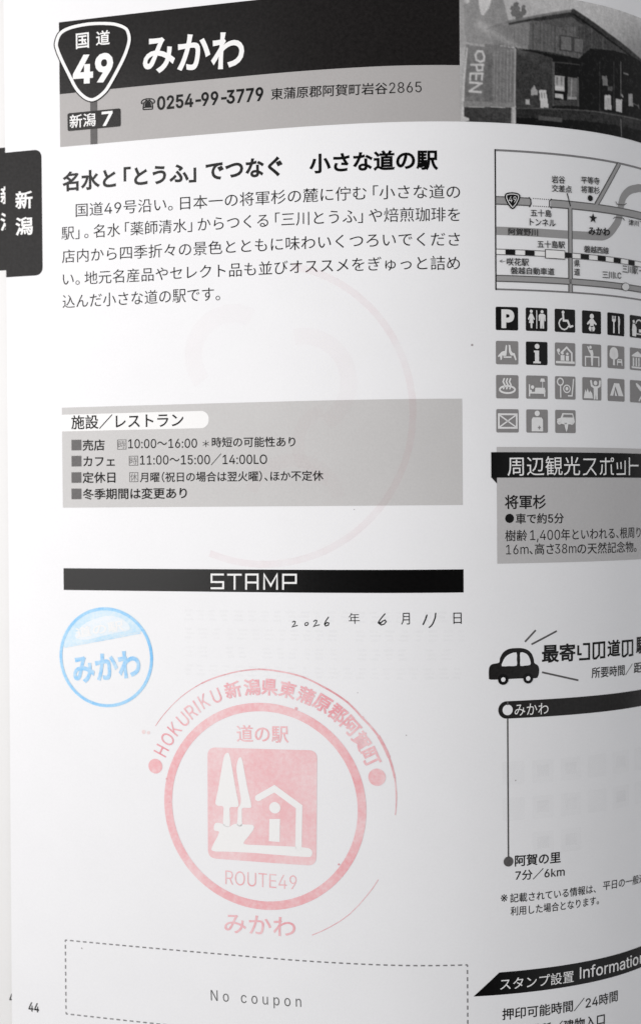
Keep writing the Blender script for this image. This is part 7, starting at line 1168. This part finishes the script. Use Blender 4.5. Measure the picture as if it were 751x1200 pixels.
PICTURE = [[0,160,[[92.11,9.48],[137.67,2.21],[137.44,35.38],[91.92,40.23]],0],[2,0,[[119.53,11.3],[133.53,16.76]],0],[0,186,[[96.14,10.74],[99.28,10.57],[98.29,13.43],[97.08,14.99],[96.6,14.45],[96.17,13.07]],0],[0,176,[[93.42,10.85],[94.76,10.8],[94.46,12.58],[93.98,12.78]],0],[0,122,[[92.47,12.73],[93.42,12.47],[93.98,12.88],[94.55,12.58],[94.95,10.79],[96.09,10.75],[96.46,13.53],[96.84,14.81],[97.32,14.98],[98.39,13.52],[99.28,10.57],[100.84,10.47],[101.22,11.84],[101.8,13.9],[102.19,15.61],[99.72,17.09],[92.43,18.78]],0],[0,92,[[103.67,15.3],[103.58,14.75],[102.98,14.7],[102.69,14.07],[102.89,13.59],[102.55,13.43],[102.7,12.85],[103.19,12.72],[103.3,12.15],[103.79,11.92],[104.29,12.06],[104.19,12.63],[104.59,12.98],[104.48,13.55],[104.83,13.61],[104.89,12.67],[105.29,12.26],[105.69,12.5],[105.59,13.17],[105.94,13.51],[105.69,14.19],[105.18,14.43],[104.98,15.1]],0],[0,122,[[92.44,17.39],[99.73,16.62],[99.7,21.06],[92.41,21.34]],0],[0,40,[[99.24,17.49],[102.43,16.06],[115.92,12.36],[137.55,19.79],[137.44,36.38],[103.53,40.76],[103.58,31.93],[103.45,20.11]],0],[0,84,[[98.27,17.64],[102.43,16.06],[115.92,12.36],[131.16,17.66],[125.63,19.69],[116.98,21.37],[111.3,20.89],[103.64,20.65],[99.22,20.39]],0],[0,110,[[98.27,17.64],[102.43,16.06],[106.69,14.94],[106.15,20.82],[103.64,20.65],[99.22,20.39]],0],[0,58,[[116.75,12.95],[123.13,15.23],[132.28,18.37],[120.7,20.57],[117.27,20.51]],0],[1,90,[[100.46,17.49],[100.44,20.71]],0.12],[1,102,[[101.19,17.31],[101.17,20.75]],0.16],[1,90,[[101.93,17.12],[101.91,20.8]],0.12],[1,102,[[102.67,16.93],[102.65,20.84]],0.16],[1,90,[[103.42,16.74],[103.39,20.88]],0.12],[1,102,[[104.17,16.55],[104.14,20.92]],0.16],[1,90,[[104.92,16.35],[104.89,20.96]],0.12],[1,102,[[105.67,16.15],[105.65,20.99]],0.16],[1,90,[[106.43,15.95],[106.4,21.02]],0.12],[1,58,[[107.2,15.74],[107.17,21.05]],0.16],[1,74,[[107.96,15.53],[107.93,21.07]],0.12],[1,66,[[108.73,15.31],[108.7,21.09]],0.16],[1,58,[[109.51,15.1],[109.47,21.11]],0.12],[1,74,[[110.29,14.88],[110.25,21.13]],0.16],[1,66,[[111.07,14.65],[111.04,21.14]],0.12],[1,58,[[111.86,14.42],[111.83,21.15]],0.16],[1,74,[[112.66,14.19],[112.62,21.15]],0.12],[1,66,[[113.47,13.95],[113.43,21.15]],0.16],[1,58,[[114.28,13.71],[114.23,21.15]],0.12],[1,74,[[115.09,13.46],[115.05,21.14]],0.16],[1,66,[[115.92,13.08],[115.88,21.13]],0.12],[1,58,[[116.75,13.47],[116.71,21.11]],0.16],[1,74,[[117.58,13.86],[117.55,20.71]],0.12],[1,66,[[118.43,14.24],[118.4,20.59]],0.16],[1,58,[[119.29,14.62],[119.25,20.46]],0.12],[1,74,[[120.15,14.99],[120.12,20.33]],0.16],[1,66,[[121.03,15.37],[121,20.19]],0.12],[1,58,[[121.92,15.73],[121.89,20.04]],0.16],[1,74,[[122.82,16.08],[122.8,19.88]],0.12],[1,66,[[123.75,16.43],[123.73,19.71]],0.16],[0,44,[[106.69,15.04],[115.92,12.51],[119.58,14.18],[113.46,15.32]],0],[0,72,[[108.22,15.17],[115.64,13.4],[118.43,14.79],[112.92,15.96]],0],[1,104,[[98.03,17.42],[102.43,15.78],[115.92,12.12]],0.48],[1,46,[[102.43,16.2],[108.22,14.65],[115.92,12.6]],0.43],[1,48,[[115.92,12.31],[124.38,15.72],[134.22,19.04]],0.97],[1,26,[[115.92,12.89],[124.37,16.45],[134.22,19.74]],0.39],[0,60,[[112.81,17.2],[118.53,17.17],[118.4,20.25],[112.79,20.34]],0],[0,92,[[113.12,17.5],[115.4,17.53],[115.39,20.01],[113.11,20.11]],0],[0,88,[[116.06,17.54],[118.13,17.52],[117.95,20.03],[116.05,20.11]],0],[0,24,[[116.98,21.37],[119.84,18.93],[125.64,18.38],[131.9,18.46],[137.55,19.79],[137.44,36.38],[103.53,40.76],[103.58,31.93],[111.24,31.31],[111.03,22.48],[103.64,21.26],[106.66,20.78],[111.56,21.33]],0],[0,52,[[103.64,21.03],[107.67,21.25],[111.3,21.98],[111.24,31.69],[103.58,32.3]],0],[0,102,[[92.42,20.65],[98.25,20.35],[103.64,20.8],[103.58,31.83],[92.35,32.3]],0],[1,128,[[99.41,21.31],[99.15,31.85]],0.11],[1,128,[[99.99,21.28],[99.74,31.82]],0.11],[1,128,[[100.68,21.23],[100.42,31.78]],0.11],[1,128,[[101.37,21.19],[101.11,31.75]],0.11],[1,140,[[102.06,21.14],[101.8,31.71]],0.11],[1,140,[[102.75,21.1],[102.49,31.67]],0.11],[1,140,[[103.44,21.05],[103.18,31.62]],0.11],[1,150,[[103.64,20.94],[103.38,31.84]],0.19],[0,92,[[97.52,22.11],[98.97,22.04],[98.77,31.16],[97.32,31.23]],0],[0,140,[[92.48,10.87],[93.52,10.84],[93.57,17.82],[93.94,20.14],[93.25,24.82],[92.39,24.84]],0],[0,156,[[92.42,21.11],[93.74,21.08],[93.18,35.08],[92.33,35.1]],0],[1,178,[[94.03,21.31],[93.42,27.61],[93.09,35.08]],0.29],[1,170,[[93.94,20.24],[94.41,20.36]],0.19],[1,150,[[94.7,20.49],[97.28,20.67]],0.43],[1,120,[[95.37,20.38],[95.46,20.93]],0.14],[1,120,[[96.32,20.43],[96.42,20.99]],0.14],[1,182,[[97.37,22.72],[96.99,21.81],[96.12,21.75],[95.64,22.51],[95.83,23.44],[96.59,23.78],[97.27,23.48],[97.37,22.72]],0.39],[1,182,[[94.77,24.41],[97.16,24.32]],0.39],[1,182,[[97.07,24.32],[96.97,25.36],[96,25.49],[95.82,24.47]],0.34],[1,182,[[94.66,26.09],[97.06,26]],0.39],[1,182,[[96.96,26.01],[96.86,27.23]],0.34],[1,182,[[95.81,26.05],[95.75,27.18]],0.34],[1,182,[[94.66,26.09],[94.56,27.31]],0.34],[1,182,[[94.56,27.77],[96.85,27.88]],0.39],[1,182,[[94.45,29.45],[96.65,29.57]],0.39],[1,182,[[96.76,27.89],[94.55,29.36]],0.34],[0,116,[[93.2,31.44],[103.39,31.28],[103.38,32.13],[93.2,32.47]],0],[0,58,[[93.39,32.56],[102.88,32.25],[102.86,36.1],[93.36,36.48]],0],[0,172,[[92.62,34.25],[93.66,34.33],[94.33,34.59],[94.32,35.06],[93.66,35.26],[93.65,36.47],[92.61,36.49]],0],[1,140,[[102.88,32.16],[102.76,36.11]],0.34],[0,42,[[103.58,32.3],[111.77,31.64],[123.05,30.81],[137.48,30.35],[137.44,36.38],[103.53,40.76]],0],[0,24,[[103.57,34.09],[117.2,33.43],[137.46,32.61],[137.44,36.38],[103.53,40.76]],0],[1,80,[[103.58,32.3],[111.77,31.73],[120.64,31.16],[125.56,31.07],[134.15,30.59]],0.19],[0,70,[[108.22,33.38],[113.36,33.28],[113.35,34.14],[108.22,34.23]],0],[0,72,[[111.19,22.7],[111.71,22.64],[111.67,31.27],[111.14,31.23]],0],[0,70,[[116.69,24.89],[117.08,24.94],[117.04,30.68],[116.65,30.63]],0],[1,66,[[111.19,22.7],[117.26,22.52]],0.19],[0,146,[[111.75,25.29],[113.94,25.23],[113.82,28.2],[111.74,28.23]],0],[0,110,[[112.07,25.54],[112.44,25.5],[112.43,27.07],[112.06,27.11]],0],[0,112,[[113.08,25.43],[113.4,25.39],[113.39,26.96],[113.07,27]],0],[0,172,[[111.74,27.38],[113.72,27.26],[113.71,27.92],[111.74,28.04]],0],[0,158,[[111.73,28.7],[113.6,28.79],[113.59,29.65],[111.73,29.56]],0],[0,92,[[114.59,25.25],[116.68,25.27],[116.66,29.43],[114.46,29.65]],0],[1,140,[[115.47,25.52],[115.33,29.12]],0.19],[0,128,[[114.57,28.97],[116.55,28.92],[116.55,29.4],[114.57,29.54]],0],[0,56,[[111.52,30.01],[116.77,29.56],[116.76,30.61],[111.51,31.1]],0],[0,168,[[108.4,28.4],[109.9,28.27],[110.4,31.58],[108.74,31.82]],0],[1,90,[[108.92,28.97],[109.01,29.81]],0.19],[1,90,[[109.48,28.92],[109.58,29.76]],0.19],[0,138,[[106.77,28.4],[107.44,27.54],[107.74,28.22],[108.15,28.47],[108.04,29.43],[106.71,29.54]],0],[0,150,[[105.59,30.47],[106.4,30.31],[106.5,31.34],[105.59,31.32]],0],[0,148,[[123.19,27.59],[124.81,27.41],[124.92,30.21],[123.17,30.4]],0],[0,160,[[123.43,27.46],[124.69,27.34],[124.68,27.92],[123.43,28.04]],0],[0,154,[[126.1,27.77],[127.84,27.64],[127.75,30.2],[126.09,30.3]],0],[0,122,[[129.59,26.12],[130.82,25.86],[130.95,28.39],[129.64,28.56]],0],[0,96,[[122.6,23.83],[123.83,23.71],[124.07,25.61],[122.71,25.74]],0],[0,70,[[123.94,25.73],[125.21,25.5],[125.2,26.38],[123.94,26.6]],0],[1,108,[[127.48,20.19],[127.44,27.03]],0.17],[1,60,[[125.62,20.57],[125.57,29.81]],0.14],[1,52,[[122.01,21.22],[121.95,30.88]],0.14],[1,112,[[127.41,31.63],[127.59,35.12]],0.17],[1,96,[[128.28,22.27],[129.54,22.3]],0.29],[1,130,[[127.71,26.74],[127.98,27.03]],0.39],[1,90,[[131.1,27.77],[132.45,27.98]],0.19],[1,90,[[132.6,27.7],[132.75,28.41]],0.24]]
UNDER = {'tab_v0': 34.128, 'tab_v1': 59.406, 'n1': [(-1.689, 45.819), (2.194, 45.862)], 'n2': [(-1.754, 51.252), (2.188, 51.276)], 'hn': 3.719, 'four': [(-1.581, 211.434), (-0.443, 211.383)], 'h4': 1.893}

# ------------------------------------------------------------------ table and book
def box(name, x0, y0, z0, x1, y1, z1, mat, parent=None):
    bm = bmesh.new(); bmesh.ops.create_cube(bm, size=1)
    for p_ in bm.verts: p_.co = Vector((x0 + (p_.co.x + .5) * (x1 - x0), y0 + (p_.co.y + .5) * (y1 - y0), z0 + (p_.co.z + .5) * (z1 - z0)))
    bmesh.ops.bevel(bm, geom=bm.edges[:], offset=min(0.0008, abs(z1 - z0) * .3), segments=2, affect='EDGES')
    me = bpy.data.meshes.new(name); bm.to_mesh(me); bm.free(); return link(name, me, [mat], parent, smooth=False)
table = box('table_top', -0.6, -0.5, -0.03, 0.6, 0.5, 0.0, table_material()); table['kind'] = 'structure'

book = bpy.data.objects.new('guidebook', None); COL.objects.link(book); book.empty_display_size = 0.05
book['label'] = 'open black and white Japanese guidebook whose page bears a blue and a pink round stamp'
book['category'] = 'book'

xg = float(np.interp(GUTTER, GU, GX)); zg = float(np.interp(GUTTER, GU, GZ))
def solid(name, prof_top, z_bottom, mat, parent):
    """page block: a profile extruded along the spine down to the cover"""
    n = len(prof_top); V = []
    for v in (V0 + .1, V1 - .1):
        for x, z in prof_top: V.append(world(x, v, z))
        for x, z in prof_top: V.append(world(x, v, z_bottom))
    F = []
    for i in range(n - 1):
        F.append((i, 2*n + i, 2*n + i + 1, i + 1)); F.append((n + i, n + i + 1, 3*n + i + 1, 3*n + i))
        F.append((i, i + 1, n + i + 1, n + i)); F.append((2*n + i, 3*n + i, 3*n + i + 1, 2*n + i + 1))
    F.append((0, n, 3*n, 2*n)); F.append((n - 1, 2*n + n - 1, 3*n + n - 1, 2*n - 1))
    me = bpy.data.meshes.new(name); me.from_pydata([tuple(p_) for p_ in V], [], F); me.update()
    bm = bmesh.new(); bm.from_mesh(me); bmesh.ops.recalc_face_normals(bm, faces=bm.faces[:]); bm.to_mesh(me); bm.free()
    return link(name, me, [mat], parent, smooth=False)
EDGE = edge_material()
us_ = np.linspace(-6.4, GUTTER, 90)
left = [(float(np.interp(u, GU, GX)), float(np.interp(u, GU, GZ)) - 0.55) for u in us_]
solid('page_block', left, -24.0, EDGE, book)
right = [(2 * xg - x, z) for x, z in reversed(left)]
solid('page_block', right, -24.0, EDGE, book)
cv = box('cover', (left[0][0] - 3 - OX) * MM, (OY - V1 - 2) * MM, 0.0002, (right[-1][0] + 3 - OX) * MM, (OY - V0 + 2) * MM, 0.0019, MAT['charcoal'], book)

page = grid_sheet('page', lambda v: (page_edge(v), GUTTER), 300, 60, 0.0, MAT['paper'], book)
page['label'] = 'top page carrying the title band, text, stamps and map'
under = grid_sheet('page', lambda v: (page_edge(v) - 3.1, GUTTER), 200, 40, -0.28, MAT['shaded_under_paper'], book)
under['label'] = 'sliver of the page beneath at the left edge'
fv, ff = [], []                                   # blank facing page beyond the gutter
for v in (V0, V1):
    for u in np.linspace(GUTTER, -4, 120): fv.append(tuple(world(2 * xg - float(np.interp(u, GU, GX)), v, float(np.interp(u, GU, GZ)) - 0.2)))
for i in range(119): ff.append((i, 120 + i, 121 + i, i + 1))
me = bpy.data.meshes.new('facing_page'); me.from_pydata(fv, [], ff); me.update(); link('facing_page', me, [MAT['paper']], book)

# ------------------------------------------------------------------ print on the page
for nm, label, ops in PRINT:
    o = print_object(nm, ops, page)
    if label: o['label'] = label
u = UNDER
o = print_object('index_tab', [['f', 'tab_ink', 0, [(-4.6, u['tab_v0']), (6, u['tab_v0']), (6, u['tab_v1']), (-4.6, u['tab_v1'])]],
    ['t', 'white', 1, '新', u['n1'][0], u['n1'][1], u['hn'], 'i', .022, 0], ['t', 'white', 1, '潟', u['n2'][0], u['n2'][1], u['hn'], 'i', .022, 0]], under, -0.26)
o['label'] = 'black index tab of the page beneath, mostly covered'
o = print_object('page_number', [['t', 'black', 0, '4', u['four'][0], u['four'][1], u['h4'], 'i', .02, 0]], under, -0.26)
o['label'] = 'first digit of the page number of the page beneath'

# ------------------------------------------------------------------ the printed photograph of the shop front
def build_picture():
    b = PICTURE_BOX; step = 0.14
    nu, nv = int((b['u1'] - b['u0']) / step), int((b['v1'] - b['v0']) / step)
    U, Vv = np.meshgrid(np.linspace(b['u0'], b['u1'], nu + 1), np.linspace(b['v0'], b['v1'], nv + 1))
    img = np.full(U.shape, 160.0)
    def inside(pts):
        m = np.zeros(U.shape, bool); n = len(pts)
        for i in range(n):
            (x0, y0), (x1, y1) = pts[i], pts[(i + 1) % n]
            if y0 == y1: continue
            c = ((y0 > Vv) != (y1 > Vv)) & (U < (x1 - x0) * (Vv - y0) / (y1 - y0) + x0); m ^= c
        return m
    def dist(a, c):
        a, c = np.array(a, float), np.array(c, float); d = c - a; L = float(d @ d) or 1e-9
        t = np.clip(((U - a[0]) * d[0] + (Vv - a[1]) * d[1]) / L, 0, 1); return np.hypot(U - a[0] - t * d[0], Vv - a[1] - t * d[1])
    for kind, g, pts, w in PICTURE:
        if kind == 0: img[inside(pts)] = g
        elif kind == 1:
            for i in range(len(pts) - 1):
                k = np.clip((w / 2 + step * .5 - dist(pts[i], pts[i + 1])) / step, 0, 1); img = img * (1 - k) + g * k
        else: img -= np.clip((U - pts[0][0]) / (pts[1][0] - pts[0][0]), 0, 1.3) * 48 * np.clip((Vv - 9) / 7, 0, 1)
    def blur(a, n):
        for _ in range(n):
            p_ = np.pad(a, 1, mode='edge'); a = (p_[:-2, 1:-1] + p_[2:, 1:-1] + p_[1:-1, :-2] + p_[1:-1, 2:] + 2 * p_[1:-1, 1:-1]) / 6
        return a
    img = blur(img, 1)
    rs = np.random.RandomState(5)
    img += blur(rs.normal(0, 7, img.shape), 1) + blur(rs.normal(0, 17, img.shape), 8)
    # sun glare printed in the picture: a veil at its upper left and one slanting ray
    r0, r1 = b['ray']; k = np.exp(-(dist(r0, r1) / 0.8) ** 2) * np.clip(1 - np.hypot(U - r0[0], Vv - r0[1]) / 17, 0, 1); img += 34 * k
    veil = np.exp(-(np.hypot(U - r0[0] + 2, (Vv - r0[1]) * .9) / 7.0) ** 2); img = img * (1 - .3 * veil) + 155 * .3 * veil
    c = np.clip(img, 8, 215) / 255.0; lin = np.where(c > .04045, ((c + .055) / 1.055) ** 2.4, c / 12.92)
    lin = np.clip(lin / (0.78 - 0.22 * np.clip((U - 95) / 30, 0, 1)) - 0.012, 0.003, 0.8)
    verts = [tuple(on_sheet(uu, vv, LIFT0 + LAYER)) for uu, vv in zip(U.ravel(), Vv.ravel())]
    faces = [(j * (nu + 1) + i, (j + 1) * (nu + 1) + i, (j + 1) * (nu + 1) + i + 1, j * (nu + 1) + i + 1) for j in range(nv) for i in range(nu)]
    me = bpy.data.meshes.new('building_picture'); me.from_pydata(verts, [], faces); me.update()
    at = me.color_attributes.new('tone', 'FLOAT_COLOR', 'POINT'); f = lin.ravel()
    at.data.foreach_set('color', np.stack([f, f * .985, f * .98, np.ones_like(f)], 1).astype(np.float32).ravel())
    o = link('building_picture', me, [picture_material()], page)
    o['label'] = 'printed grey photograph of a gabled wooden shop with a vertical banner'
build_picture()
bpy.data.objects.remove(_fo); bpy.data.curves.remove(_font)
